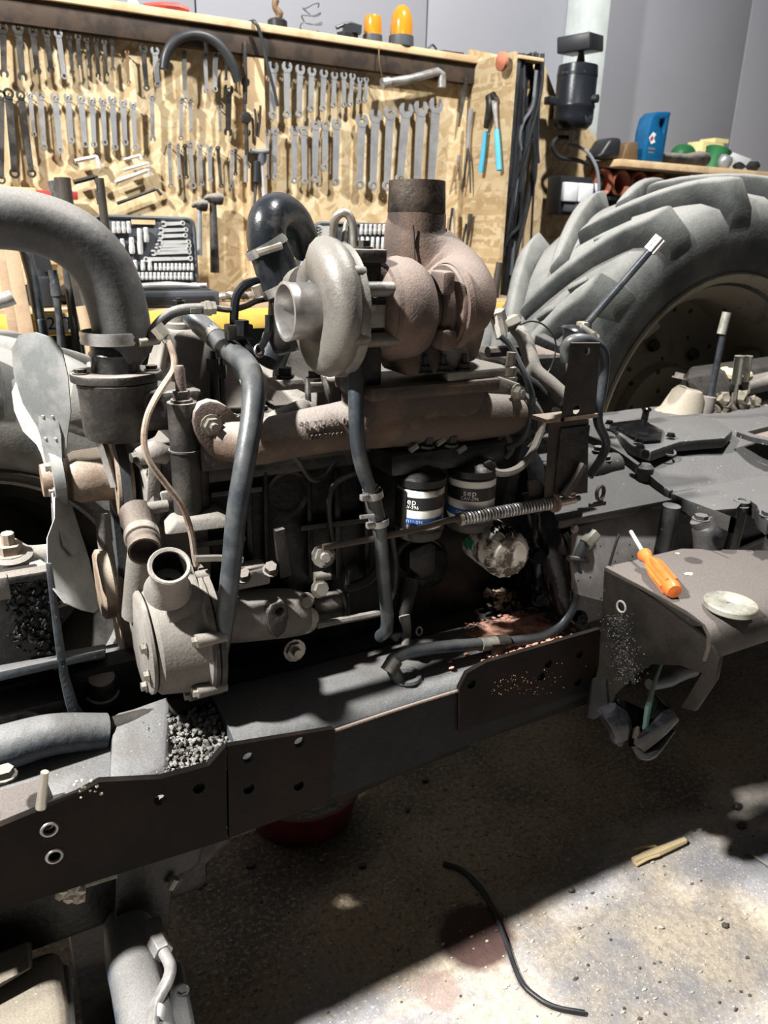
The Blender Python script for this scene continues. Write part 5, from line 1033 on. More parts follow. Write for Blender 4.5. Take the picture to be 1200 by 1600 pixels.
# ------------------------------------------------------------------ tool board, bench
YB = 2.90; YT = 2.872
zbn = U(300, 482, Y=2.45).z
bd = thing('tool_board', 'strand board tool wall with top shelf and side panel behind the bench', 'tool board', (1.0, 2.92, 1.1))
xm = U(396, 200, Y=YB).x; xs = U(735, 92, Y=YB).x
zs = U(400, 35, Y=2.85).z
for a, b in ((-1.5, xm), (xm, xs)):
    obj('back_panel', M().box((a+.002, YB, zbn+.001), (b-.002, YB+.018, zs-.024)), X['osb'], bd)
obj('top_shelf', M().box((-1.5, 2.848, zs-.024), (xs, 3.05, zs), bev=.002), X['pine'], bd)
obj('shelf_rail', M().box((-1.5, 2.862, zs-.095), (xs-.001, 2.899, zs-.025), bev=.002), X['darkwood'], bd)
obj('batten', M().box((xm-.035, 2.868, zbn+.001), (xm+.035, YB, zs-.096), bev=.002), X['pine'], bd)
zsp = U(803, 80, X=xs).z
obj('side_panel', M().box((xs, U(803, 80, X=xs).y, zbn+.001), (xs+.018, YB, zsp)), X['osb_shaded'], bd)
sb = thing('lower_board', 'lower strand board panel behind the cable bundle and tank', 'board', (2.3, 2.95, .6))
obj('panel', M().prism([V((x, 2.93, z)) for x, z in ((xs+.02, .5), (2.68, .5), (2.68, U(920, 215, Y=2.93).z), (U(868, 160, Y=2.93).x, U(868, 150, Y=2.93).z), (U(850, 105, Y=2.93).x, U(850, 100, Y=2.93).z), (xs+.02, U(850, 95, Y=2.93).z))], V((0, .018, 0))), X['osb'], sb)
obj('batten', M().box((U(822, 250, Y=2.9).x, 2.895, .5), (U(836, 250, Y=2.9).x, 2.93, U(830, 92, Y=2.9).z), bev=.002), X['pine'], sb)
zbn = U(300, 482, Y=2.45).z
bn = thing('workbench', 'workbench with yellow painted front edge under the tool board', 'bench', (.8, 2.6, 0))
obj('worktop', M().box((-1.5, 2.452, zbn-.03), (xs+.1, 2.91, zbn), bev=.002), X['wood'], bn)
zyl = U(300, 516, Y=2.45).z
obj('yellow_edge', M().box((-1.5, 2.44, zyl), (xs+.3, 2.452, zbn-.004), bev=.001), X['yellow'], bn)
obj('front_panel', M().box((-1.5, 2.50, .05), (xs+.3, 2.52, zyl)), X['darkgreen'], bn)
for x_ in (-1.4, .3, 1.9): obj('leg', M().box((x_, 2.46, 0), (x_+.07, 2.53, zyl)), X['darkgreen'], bn)
zy = (zyl+zbn)/2
for (x0, x1, s) in ((72, 87, '2'), (96, 117, 'T')):
    a, b = U(x0, 502, Y=2.44), U(x1, 502, Y=2.44)
    t = obj('number_tile', M().box((a.x, 2.437, zy-.024), (b.x, 2.440, zy+.024)), X['white'], bn)
    text(t, s, .05, lambda x, y, z, c=(a.x+b.x)/2: V((c+x, 2.4365-z, zy+y)), X['lab_black'])

def tool_label(cat='tool'): pass
ORD = ['leftmost', 'second', 'third', 'fourth', 'fifth', 'sixth', 'seventh', 'eighth', 'ninth', 'tenth', 'eleventh', 'twelfth', 'thirteenth', 'fourteenth', 'fifteenth']
_wm = {}
def spanner_mesh(L, wd, kind, mt):
    """spanner along local -Z from z=+L/2; ring and open ends; faces -Y"""
    k = (round(L, 2), round(wd, 3), kind, mt)
    if k in _wm: return _wm[k]
    mb = M(); h = L/2; t = .0035; sw = wd*.30; ro = wd*.50
    y0 = 0
    def slab(pts, th): mb.prism([V((x, -th, z)) for x, z in pts], V((0, 2*th, 0)))
    slab([(-sw*.85, -h+ro), (sw*.85, -h+ro), (sw, 0), (sw*1.05, h-ro*1.2), (-sw*1.05, h-ro*1.2), (-sw, 0)], t)
    def openend(zc, s, sc=1.0):
        r = ro*sc; pts = []
        for a in range(-200, 21, 20):
            an = math.radians(a); pts.append((r*math.cos(an)*1.0, r*math.sin(an)))
        pts = [(r*.42, r*.9), (r*.40, -r*.02), (r*.15, -r*.30), (-r*.15, -r*.30), (-r*.40, -r*.02), (-r*.42, r*.9), (-r*.80, r*.80), (-r*1.05, r*.25), (-r*.95, -r*.4), (-r*.5, -r*.95), (r*.5, -r*.95), (r*.95, -r*.4), (r*1.05, r*.25), (r*.80, r*.80)]
        slab([(x, zc+s*z) for x, z in pts], t*1.25)
    def ring(zc, sc=.78):
        r = ro*sc; n = 14
        mb.prism([V((r*math.cos(2*PI*i/n), -t*1.5, zc+r*math.sin(2*PI*i/n))) for i in range(n)], V((0, t*3, 0)), [[V((r*.55*math.cos(2*PI*i/10), -t*1.5, zc+r*.55*math.sin(2*PI*i/10))) for i in range(10)]])
    if kind == 'combo': openend(h-ro*.85, 1); ring(-h+ro*.75)
    elif kind == 'open': openend(h-ro*.85, 1); openend(-h+ro*.75, -1, .85)
    elif kind == 'ring': ring(h-ro*.8, .9); ring(-h+ro*.8, .9)
    elif kind == 'combo_up': ring(h-ro*.8); openend(-h+ro*.85, -1)
    bm = mb.bm; bmesh.ops.recalc_face_normals(bm, faces=bm.faces[:])
    me = bpy.data.meshes.new('spanner'); bm.to_mesh(me); bm.free(); me.materials.append(X[mt]); _wm[k] = me
    return me
def spanner(x0, y0, x1, y1, w, kind, mt, label, group, Y=YT, name='spanner'):
    a, b = U(x0, y0, Y=Y), U(x1, y1, Y=Y); L = (a-b).length; s = 1.0
    mmpp = (a-b).length/max(1, math.hypot(x0-x1, y0-y1))
    me = spanner_mesh(L, w*mmpp*1.12, kind, mt)
    o = bpy.data.objects.new(name, me); COL.objects.link(o); c = (a+b)/2
    o.location = c; WLD[o.name] = c; d = a-b; o.rotation_euler = (0, math.atan2(d.x, d.z), 0)
    o['label'] = label; o['category'] = 'spanner'; o['group'] = group
    nl = M().cyl((c.x+d.x*.47, Y-.012, c.z+d.z*.47-.004), (c.x+d.x*.47, YB, c.z+d.z*.47-.004), .0022, .0022, 6)
    nails.bm.from_mesh(obj_mesh(nl)) if False else nails.cyl((c.x+d.x*.44, Y-.010, c.z+d.z*.44), (c.x+d.x*.44, YB, c.z+d.z*.44), .0022, .0022, 5)
    nl.bm.free()
    return o
nails = M()
def row(lst, k, desc, group, mt0, kind0='combo'):
    n = len(lst)
    for i, e in enumerate(lst):
        x0, y0, x1, y1, w = e[:5]; kind = e[5] if len(e) > 5 and e[5] else kind0; mt = e[6] if len(e) > 6 else mt0
        colr = {'w_grey': 'grey', 'w_dark': 'blackened', 'w_brown': 'brown', 'steel': 'worn steel'}[mt]
        kd = {'combo': 'combination spanner', 'open': 'open ended spanner', 'ring': 'ring spanner', 'combo_up': 'spanner hung by its ring'}[kind]
        spanner(x0*k[0]+k[1], y0*k[0]+k[2], x1*k[0]+k[1], y1*k[0]+k[2], w*k[0], kind, mt, f'{ORD[i]} {colr} {kd} in {desc}', group)
t3 = 1/3
Z1, Z2 = (t3, 0, 0), (t3, 380, 0)
row([(12, 112, 20, 362, 46), (82, 112, 108, 378, 50), (152, 130, 176, 348, 42), (214, 138, 240, 340, 38), (270, 140, 303, 372, 38, 'combo', 'w_grey'), (323, 168, 340, 346, 26), (364, 162, 374, 320, 28), (404, 178, 422, 320, 24), (450, 180, 461, 362, 26), (487, 188, 501, 357, 24), (525, 190, 530, 332, 22)], Z1, 'the top row of the left board', 'top row of spanners on the left board', 'w_dark', 'open')
row([(595, 238, 604, 392, 20, 'open', 'w_brown'), (669, 212, 689, 427, 38), (724, 222, 741, 412, 38, 'combo', 'w_grey'), (860, 235, 871, 482, 32, 'ring', 'steel'), (960, 250, 970, 437, 28, 'combo_up', 'w_grey'), (1010, 245, 1007, 432, 34, 'combo', 'w_grey'), (1060, 288, 1060, 376, 16)], Z1, 'the group under the black arch', 'spanners around the black arch', 'w_dark')
row([(4, 425, 6, 862, 44, 'ring'), (38, 415, 70, 835, 52, 'ring'), (94, 425, 151, 832, 46, 'ring', 'w_dark'), (138, 432, 161, 642, 30, 'combo', 'steel'), (187, 428, 208, 707, 40, 'combo', 'steel')], Z1, 'the big left edge row', 'large ring spanners at the left edge', 'w_dark')
row([(256, 438, 284, 722, 40), (318, 440, 336, 673, 38), (378, 446, 401, 692, 38), (430, 456, 442, 692, 36), (481, 460, 492, 682, 34), (526, 452, 540, 706, 38), (576, 466, 588, 682, 36), (622, 478, 635, 702, 30)], Z1, 'the grey row on the left board', 'grey middle row of spanners on the left board', 'w_grey')
row([(711, 440, 717, 662, 30, 'open'), (850, 458, 848, 657, 26, 'ring'), (890, 460, 897, 622, 26, 'combo'), (1028, 493, 1033, 618, 20, 'combo')], Z1, 'the sparse row on the left board', 'sparse row of spanners on the left board', 'steel')
row([(792, 664, 801, 882, 26), (832, 672, 843, 838, 24), (866, 676, 874, 838, 22, 'ring', 'w_dark'), (888, 660, 906, 884, 32), (936, 672, 944, 872, 28), (983, 682, 986, 852, 26, 'combo', 'w_grey'), (1020, 686, 1038, 880, 22, 'ring', 'w_dark'), (1087, 696, 1083, 886, 24), (1104, 698, 1104, 822, 18, 'ring', 'w_dark')], Z1, 'the row by the batten', 'low row of spanners on the left board', 'steel', 'ring')
row([(1072, 400, 1069, 636, 44, 'open', 'w_dark'), (1150, 368, 1150, 572, 38, 'combo', 'w_dark'), (1158, 608, 1158, 790, 30, 'open', 'w_dark')], Z1, 'the three dark ones near the hammers', 'dark spanners near the hammers', 'w_dark')
row([(140, 292, 137, 562, 50), (205, 292, 204, 555, 48), (267, 306, 262, 553, 44), (322, 318, 316, 528, 40), (378, 328, 372, 524, 38), (428, 334, 422, 512, 34), (471, 340, 473, 505, 32), (512, 346, 502, 502, 30), (547, 364, 542, 488, 26), (576, 364, 572, 484, 24)], Z2, 'the top row of the right board', 'top row of spanners on the right board', 'w_grey')
row([(112, 608, 113, 838, 24), (149, 600, 146, 842, 34), (240, 592, 240, 862, 40), (283, 592, 288, 868, 40), (340, 562, 336, 858, 46), (386, 566, 380, 808, 42), (438, 560, 432, 872, 46)], Z2, 'the lower left row of the right board', 'lower row of spanners on the right board', 'w_grey')
row([(557, 538, 546, 888, 56), (621, 516, 608, 893, 58), (690, 500, 673, 895, 60), (766, 486, 734, 868, 66), (834, 476, 814, 890, 68), (906, 462, 879, 890, 68)], Z2, 'the row of largest spanners', 'largest grey spanners on the right board', 'w_grey')
obj('nails', nails, X['w_dark'], bd, kind='stuff')

def bar(name, pts, r, mt, label, cat, group=None, Y=YT, n=8, res=1, Ys=None):
    P = [U(x, y, Y=Ys[i] if Ys else Y) for i, (x, y) in enumerate(pts)]
    return obj(name, M().tube(P, r, n, res), X[mt], None, label, cat, group)
def hexkey(pts, r, mt, label): 
    (x0, y0), (x1, y1), (x2, y2) = pts
    q = [(x0, y0), (x1-(x1-x0)*.06, y1-(y1-y0)*.06), (x1, y1), (x2, y2)]
    return bar('hex_key', q, r, mt, label, 'hex key', 'hex keys on the left board', n=6)
for p, r, m_, l in (([(117, 252), (150, 245), (157, 263)], .0075, 'chrome', 'bright hex key highest on the left of its group'), ([(193, 250), (218, 243), (222, 250)], .0055, 'chrome', 'short bright hex key highest on the right of its group'), ([(193, 266), (231, 255), (233, 260)], .0055, 'chrome', 'bright hex key second down on the right of its group'),
                    ([(180, 285), (231, 266), (234, 275)], .0075, 'chrome', 'long bright hex key above the long black one'), ([(115, 285), (149, 276), (154, 290)], .0085, 'w_dark', 'short thick black hex key beside the pry bar tops'), ([(183, 318), (245, 295), (252, 305)], .006, 'w_dark', 'long thin black hex key above the socket case')):
    hexkey(p, r, m_, l)
# big lug wrench
lw = bar('lug_wrench', [(599, 130), (640, 124), (684, 112), (690, 116), (691, 134)], .0155, 'steel', 'large steel L shaped socket wrench above the big spanners', 'wrench', n=14, Y=2.842)
obj('socket_end', M().cyl(U(597, 131, Y=2.842), U(608, 128.5, Y=2.842), .019, .019, 16), X['steel'], lw)
obj('short_socket', M().cyl(U(690.5, 118, Y=2.842), U(690, 137, Y=2.842), .0165, .0165, 14), X['steel'], lw)
# black rubber arch
bar('rubber_arch', [(256, 108), (259, 88), (268, 70), (284, 58), (304, 54), (326, 59), (346, 74), (362, 98), (372, 128)], .016, 'cable', 'black rubber arch hung under the shelf on the left board', 'rubber strip', n=10, res=4, Y=2.84)
bar('tape_strip', [(320, 62), (323, 82)], .008, 'w_grey', 'pale grey strip hanging inside the black arch', 'strip', n=6, Y=2.865)
# batten tools
YN = 2.855
bar('breaker_rod', [(383, 64), (383, 100), (384, 125), (383, 162)], .007, 'w_dark', 'thin dark rod high on the batten', 'rod', Y=YN)
rt_ = bar('ratchet', [(384, 182), (385, 215), (386, 247)], .008, 'w_dark', 'dark ratchet handle low on the batten', 'ratchet', Y=YN)
obj('ratchet_head', M().lathe([(.018, -.01), (.02, 0), (.018, .012), (0, .014)], U(384, 184, Y=YN), (0, -1, 0), 16), X['w_dark'], rt_)
bar('bent_wire', [(398, 170), (400, 190), (400, 210), (403, 214), (406, 190), (407, 165)], .0045, 'w_dark', 'bent dark wire hook on the batten', 'wire', Y=YN)
th_ = bar('t_handle', [(407, 240), (410, 275), (414, 320)], .008, 'chrome', 'bright T handle key with blue grey grip', 'key', Y=YN)
obj('grip', M().tube([U(392, 236, Y=YN), U(405, 238, Y=YN), U(419, 236, Y=YN)], .010, 10), X['hydr'], th_)
obj('shank', M().tube([U(407, 240, Y=YN), U(408.5, 256, Y=YN)], .012, 10), X['hydr'], th_)
sd2 = bar('screwdriver', [(401, 252), (401, 270), (400, 285)], .014, 'blackplastic', 'black handled screwdriver hanging below the T handle', 'screwdriver', Y=YN, n=10)
obj('blade', M().cyl(U(400, 285, Y=YN), U(397, 330, Y=YN), .006, .005, 8), X['w_dark'], sd2)
bar('pin_punch', [(383, 243), (384, 260), (384, 285)], .008, 'steel', 'steel punch hanging left of the T handle', 'punch', Y=YN-.01)
bar('black_cable', [(390, 35), (398, 34), (406, 50), (413, 80), (420, 110), (428, 140), (434, 166)], .006, 'cable', 'single black cable hanging over the shelf by the batten', 'cable', res=4, Ys=[2.87, 2.84, 2.835, 2.84, 2.845, 2.855, 2.86])
# hammers
for (hx0, hx1, hy, bx_, by_, w, lb, mtc) in ((300, 323, 321, 311, 399, .010, 'small hammer with grey handle beside the larger hammer', 'w_grey'), (318, 347, 311, 336, 426, .0145, 'large hammer with dark handle above the socket case', 'w_dark')):
    hm = obj('hammer', M().tube([U((hx0+hx1)/2, hy, Y=2.85), U((hx0+hx1)/2+(bx_-(hx0+hx1)/2)*.5, (hy+by_)/2, Y=2.85), U(bx_, by_, Y=2.85)], [w*.8, w, w*1.15], 10), X[mtc], None, lb, 'hammer', 'hammers on the left board')
    obj('head', M().tube([U(hx0, hy+2, Y=2.85), U(hx0+6, hy-1, Y=2.85), U((hx0+hx1)/2, hy, Y=2.85), U(hx1-5, hy, Y=2.85), U(hx1, hy+1, Y=2.85)], [.005, .012, .019, .020, .019], 12), X['iron'], hm)
# red and orange bar, shelf items left
bx2 = obj('level_bar', M().box((U(10, 300, Y=2.86).x, 2.845, U(60, 308, Y=2.86).z), (U(56, 300, Y=2.86).x, 2.875, U(60, 294, Y=2.86).z), bev=.002), X['pine'], None, 'wood and red painted bar lying along the board above the grey hose', 'bar')
obj('red_half', M().box((U(56, 300, Y=2.86).x, 2.845, U(60, 310, Y=2.86).z), (U(120, 300, Y=2.86).x, 2.875, U(60, 297, Y=2.86).z), bev=.002), X['red'], bx2)
obj('bracket_shelf', M().box((U(48, 405, Y=2.82).x, 2.76, U(60, 412, Y=2.82).z), (U(97, 405, Y=2.82).x, 2.90, U(60, 399, Y=2.82).z), bev=.002), X['pine'], None, 'short wooden shelf holding a row of small bits', 'shelf')
zq = U(60, 399, Y=2.82).z
for i in range(7):
    x_ = U(52+i*6, 392, Y=2.82).x; obj('drill_bit', M().cyl((x_, 2.83, zq), (x_, 2.83, zq+.028+.006*(i % 3)), .006, .005, 8), X['w_dark'], None, ORD[i]+' small dark bit from the left on the short wooden shelf', 'bit', 'small bits on the short shelf')
obj('shelf_socket', M().cyl(U(88, 396, Y=2.80), U(95, 384, Y=2.80), .014, .014, 12), X['w_dark'], None, 'dark socket lying at the right end of the short shelf', 'socket')
# leaning bars and handles at the bench left
def lean(name, pts, r, mt, label, cat, n=10, Ys=None):
    P = [U(x, y, Y=Ys[i]) for i, (x, y) in enumerate(pts)]; P.append(V((P[-1].x+.02, P[-1].y, .012)))
    return obj(name, M().tube(P, list(r)+[r[-1]], n, 3), X[mt], None, label, cat, 'long tools leaning by the bench')
lean('steel_pipe', [(97, 278), (110, 370), (130, 470), (152, 600)], [.021, .0215, .022, .022], 'bracket', 'thick dark brown pipe leaning upright behind the grey hose', 'pipe', 14, [2.38, 2.37, 2.36, 2.35])
lean('grey_pole', [(81, 283), (88, 310), (100, 380)], [.012, .013, .014], 'hose', 'round grey handle end just left of the thick brown pipe', 'handle', 10, [2.42, 2.415, 2.41])
lean('dark_pole', [(154, 297), (158, 320), (164, 350)], [.010, .011, .012], 'bracket', 'thin dark handle end right of the grey hose bend', 'handle', 10, [2.41, 2.405, 2.40])
lean('pry_bar', [(38, 385), (52, 440), (62, 500), (72, 560)], [.017, .016, .016, .016], 'pipe', 'worn dark steel pry bar leaning left of the black bottle', 'pry bar', 12, [2.42, 2.415, 2.41, 2.405])
lean('crow_bar', [(118, 400), (132, 460), (152, 545), (165, 600)], [.010, .012, .013, .013], 'pipe', 'slim grey bar leaning close right of the brown pipe', 'bar', 10, [2.33, 2.32, 2.31, 2.30])
lean('axe_handle', [(128, 478), (140, 530), (152, 600)], [.016, .019, .020], 'wood', 'rounded wooden handle in front of the brown pipe', 'handle', 12, [2.28, 2.27, 2.26])
for i, (xa, xb, xc, xd, Y_, lb) in enumerate(((-10, 20, 38, 60, 2.38, 'leftmost flat wooden plank leaning on the bench'), (5, 26, 60, 92, 2.33, 'second flat wooden plank leaning on the bench'))):
    obj('plank', M().hexa([V((q_.x+dx, Y_+dy, 0)) for q_ in [U((xc+xd)/2, 600, Y=Y_)] for dx, dy in ((-.02, -.03), (.04, -.03), (.04, 0), (-.02, 0))]+[ U(xa, 378, Y=Y_), U(xb, 375, Y=Y_), U(xb, 375, Y=Y_+.03), U(xa, 378, Y=Y_+.03)]).bevel(.002), X['wood'], None, lb, 'plank', 'wooden planks by the bench')
sd3 = lean('long_screwdriver', [(86, 435), (88, 462), (90, 478)], [.010, .014, .010], 'pipe', 'long thin driver standing in front of the numbered tiles', 'driver', 10, [2.36, 2.36, 2.36])
obj('shaft', M().tube([U(90, 478, Y=2.36), U(93, 530, Y=2.35), U(94, 560, Y=2.35)], .007, 8), X['pipe'], sd3)
for i in range(4): obj('prong', M().cyl(U(82.5+2.6*i, 437, Y=2.36), U(82+2.6*i, 428, Y=2.36), .0022, .002, 6), X['pipe'], sd3)
bb = obj('plastic_bottle', M().lathe([(.03, 0), (.04, .004), (.04, .07), (.036, .085), (.024, .09), (.022, .11)], V((U(68, 470, Y=2.60).x, 2.60, zbn)), (0, 0, 1), 20), X['blackplastic'], None, 'small black plastic bottle on the bench behind the pry bar', 'bottle')
obj('pump_cap', M().hexa([V((-.03, -.02, 0)), V((.03, -.02, 0)), V((.03, .02, 0)), V((-.03, .02, 0)), V((-.04, -.02, .075)), V((.018, -.02, .085)), V((.018, .02, .085)), V((-.04, .02, .075))]), X['blackplastic'], bb)
o_ = bpy.data.objects[-1] if False else bb.children[0]; o_.location = V((0, 0, .09)); 
for i, (x, y, r, m_, l) in enumerate(((45, 455, .05, 'blackplastic', 'dark lump of gear at the far left of the bench'), (112, 440, .05, 'w_dark', 'dark tool lump between driver and brown pipe on the bench'), (143, 445, .045, 'red', 'red and white rag lump close behind the grey hose'), (98, 455, .035, 'w_dark', 'dark small part heap beside the brown pipe on the bench'))):
    q = U(x, y, Y=2.68); obj('bench_clutter', M().ball((q.x, 2.68, zbn+r*.62), r, sq=(1, .8, .62), jit=.45), X[m_], None, l, 'clutter', 'odd lumps on the bench')
pr_ = bar('round_bar_end', [(-10, 473), (10, 468), (20, 464)], .016, 'steel', 'shiny round bar end poking in at the left edge', 'bar', n=16, Ys=[1.9, 1.9, 1.9])
# socket case
def case(x0, x1, yt, yb, Yl, label, full):
    zt, zb = U((x0+x1)/2, yt, Y=Yl).z, U((x0+x1)/2, yb, Y=Yl).z; xa, xb = U(x0, (yt+yb)/2, Y=Yl).x, U(x1, (yt+yb)/2, Y=Yl).x
    zb = zbn+.03
    c = thing('socket_case', label, 'tool case', ((xa+xb)/2, Yl, zbn), 'open socket cases on the bench')
    P3 = []
    for cx_, cz_, s0 in ((xb, zt, 0), (xa, zt, 90), (xa, zb, 180), (xb, zb, 270)):
        for a in (0, 30, 60, 90):
            an = math.radians(a+s0); r = .025; P3.append(V((cx_-(r if cx_ == xb else -r)+r*math.cos(an), Yl, cz_-(r if cz_ == zt else -r)+r*math.sin(an))))
    obj('lid', M().prism(P3, V((0, .035, 0))).bevel(.004), X['greyplastic'], c)
    obj('lid_rim', M().tube(P3+[P3[0]], .007, 6, 1), X['greyplastic'], c)
    obj('tray', M().box((xa, Yl-.26, zbn), (xb, Yl-.02, zbn+.05), bev=.008), X['greyplastic'], c)
    obj('tray_recess', M().box((xa+.02, Yl-.24, zbn+.046), (xb-.02, Yl-.04, zbn+.053), bev=.003), X['blackplastic'], c)
    return c, xa, xb, zb, zt
cs, xa, xb, zb_, zt_ = case(150, 305, 340, 447, 2.74, 'open charcoal socket case full of bright sockets left of the turbo', 1)
YC = 2.74-.004
def sock(c, p, ax, r, L, nm='socket', mt='chrome'):
    p = V(p); return obj(nm, M().lathe([(r*.8, 0), (r, L*.1), (r, L*.45), (r*.82, L*.55), (r*.82, L*.95), (r*.6, L)], p, ax, 10), X[mt], c)
def inx(x, y): return U(x, y, Y=YC)
for x in [210+i*6.3 for i in range(15)]: q = inx(x, 437); sock(cs, (q.x, YC-.005, q.z), (0, -.15, 1), .0062, .024)
for x in [211, 223, 234, 243]+[250+i*6.2 for i in range(9)]:
    q = inx(x, 422); sock(cs, (q.x, YC-.005, q.z), (0, -.15, 1), .0075 if x < 240 else .006, .032 if x < 240 else .022)
for x, y, L, r in ((178, 364, .034, .007), (185, 364, .034, .007), (193, 364, .034, .007), (201, 364, .036, .0075), (191, 388, .03, .008), (206, 396, .05, .0095), (219, 397, .08, .009), (228, 378, .045, .0095)):
    q = inx(x, y); sock(cs, (q.x, YC-.006, q.z), (0, -.1, 1), r, L)
for i, (x0, x1, y) in enumerate(((252, 288, 349), (248, 293, 359), (245, 294, 368), (246, 297, 378), (243, 298, 384), (240, 298, 389), (236, 298, 394), (224, 300, 404))):
    a, b = inx(x0, y+1), inx(x1, y-.5); L = (b-a).length; me = spanner_mesh(L, .019, 'combo' if i < 7 else 'ring', 'chrome')
    o = bpy.data.objects.new('small_spanner', me); COL.objects.link(o); c_ = (a+b)/2; o.location = c_-WLD[cs.name]; o.parent = cs; WLD[o.name] = c_; o.location.y -= .004; o.rotation_euler = (0, math.atan2((a-b).x, (a-b).z), 0)
obj('label_strip', M().box((inx(205, 345).x, YC-.003, inx(205, 350).z), (inx(242, 345).x, YC, inx(205, 343).z)), X['pine'], cs)
for i in range(9):
    x_ = xa+.05+i*(xb-xa-.1)/8; obj('tray_tool', M().tube([V((x_-.02, 2.56+.016*(i % 3), zbn+.058)), V((x_+.035, 2.57+.02*(i % 2), zbn+.060))], .008, 8), X['chrome'], cs)
obj('ratchet_handle', M().tube([V((xa+.05, 2.53, zbn+.06)), V((xa+.17, 2.525, zbn+.064)), V((xb-.05, 2.54, zbn+.06))], [.009, .013, .008], 10, 4), X['chrome'], cs)
obj('front_lip', M().box((xa+.02, 2.474, zbn+.012), (xb-.02, 2.484, zbn+.036), bev=.003), X['blackplastic'], cs)
cs2, xa2, xb2, zb2, zt2_ = case(492, 612, 350, 440, 2.74, 'second open socket case partly hidden behind the turbo', 0)
for i in range(6):
    a, b = inx(496, 356+i*5), inx(523, 355+i*5); L = (b-a).length; me = spanner_mesh(L, .018, 'combo', 'chrome')
    o = bpy.data.objects.new('small_spanner', me); COL.objects.link(o); c_ = (a+b)/2; o.location = c_-WLD[cs2.name]; o.parent = cs2; o.location.y -= .004; o.rotation_euler = (0, math.atan2((a-b).x, (a-b).z), 0)
for x, y, L in [(563+i*7, 366, .035) for i in range(6)]+[(556+i*8, 392, .05) for i in range(7)]:
    q = inx(x, y); sock(cs2, (q.x, YC-.006, q.z), (0, -.1, 1), .0075, L)
obj('label_strip', M().box((inx(588, 352).x, YC-.003, inx(588, 360).z), (inx(606, 352).x, YC, inx(588, 353).z)), X['pine'], cs2)
# bits lying on the bench right of the first case
random.seed(11)
for i, (x, y) in enumerate(((322, 452), (336, 458), (348, 452), (360, 462), (374, 455), (392, 466))):
    q = U(x, y, Y=2.66); obj('loose_part', M().tube([V((q.x-.03, 2.66, zbn+.012)), V((q.x, 2.65+.02*(i % 2), zbn+.02)), V((q.x+.035, 2.67, zbn+.012))], [.010, .013, .009], 8, 2), X[('chrome', 'w_dark', 'steel')[i % 3]], None, ORD[i]+' loose metal part from the left on the bench right of the case', 'part', 'loose parts on the bench')

# ------------------------------------------------------------------ side panel tools (on the panel facing the fan end)
XS = xs-.023
def on(x, y):
    p = U(x, y, X=XS)
    return p if p.y < 2.875 else U(x, y, Y=2.872)
def stool(name, pts, r, mt, label, cat, n=8): return obj(name, M().tube([on(*p) for p in pts], r, n, 2), X[mt], None, label, cat, 'tools on the side panel')
kn = stool('pad_saw', [(728, 117), (724, 150), (717, 198)], [.014, .010, .004], 'w_dark', 'black saw blade hanging nearest the big spanners', 'saw')
cp_ = stool('divider', [(736, 170), (732, 205), (731, 232)], [.010, .008, .007], 'w_grey', 'slim rusty divider with two legs on the side panel', 'divider')
for x in (722, 735): obj('leg', M().tube([on(731, 232), on((731+x)/2+1, 262), on(x, 302)], [.006, .005, .003], 6, 2), X['w_dark'], cp_)
pl_ = stool('pliers', [(717, 242), (716.5, 250), (716, 256)], [.006, .008, .006], 'steel', 'small pliers with dark orange handles low on the side panel', 'pliers')
for x in (709, 718): obj('handle', M().tube([on(716, 255), on((716+x)/2+1, 266), on(x, 282)], [.004, .006, .005], 6, 2), X['w_brown'], pl_)
wp = stool('water_pump_pliers', [(766, 150), (768, 165), (763, 185), (759, 200)], [.020, .022, .016, .010], 'w_dark', 'black gripping pliers with long blue handles', 'pliers', 10)
obj('jaw', M().tube([on(766, 152), on(771, 148), on(776, 156)], [.012, .012, .004], 8, 2), X['w_dark'], wp)
obj('grip', M().tube([on(759, 205), on(755, 240), on(751, 270)], [.009, .011, .011], 8, 2), X['blue_handle'], wp)
obj('second_arm', M().tube([on(772, 158), on(774, 180), on(776, 203)], [.012, .008, .007], 8, 2), X['steel'], wp)
obj('second_grip', M().tube([on(776, 203), on(778, 235), on(780, 266)], [.009, .011, .011], 8, 2), X['blue_handle'], wp)
tw = stool('tweezers', [(707, 325), (704, 345), (700, 378)], [.006, .005, .003], 'w_dark', 'dark pointed tweezers lowest left on the side panel', 'tweezers')
obj('bright_leg', M().tube([on(708, 325), on(710, 345), on(710, 380)], [.006, .005, .003], 6, 2), X['steel'], tw)
st_ = stool('strap_hook', [(735, 334), (733, 355), (730, 378), (727, 390), (723, 378), (729, 350)], [.010, .009, .006, .005, .005, .006], 'w_dark', 'dark folded strap hook right of the exhaust stack', 'hook')
kq = on(789, 97); kb = obj('knob', M().lathe([(.022, 0), (.032, .008), (.032, .02), (.02, .028), (0, .03)], kq, (-1, 0, 0), 20), X['clay'], None, 'round terracotta knob at the top of the side panel', 'knob')

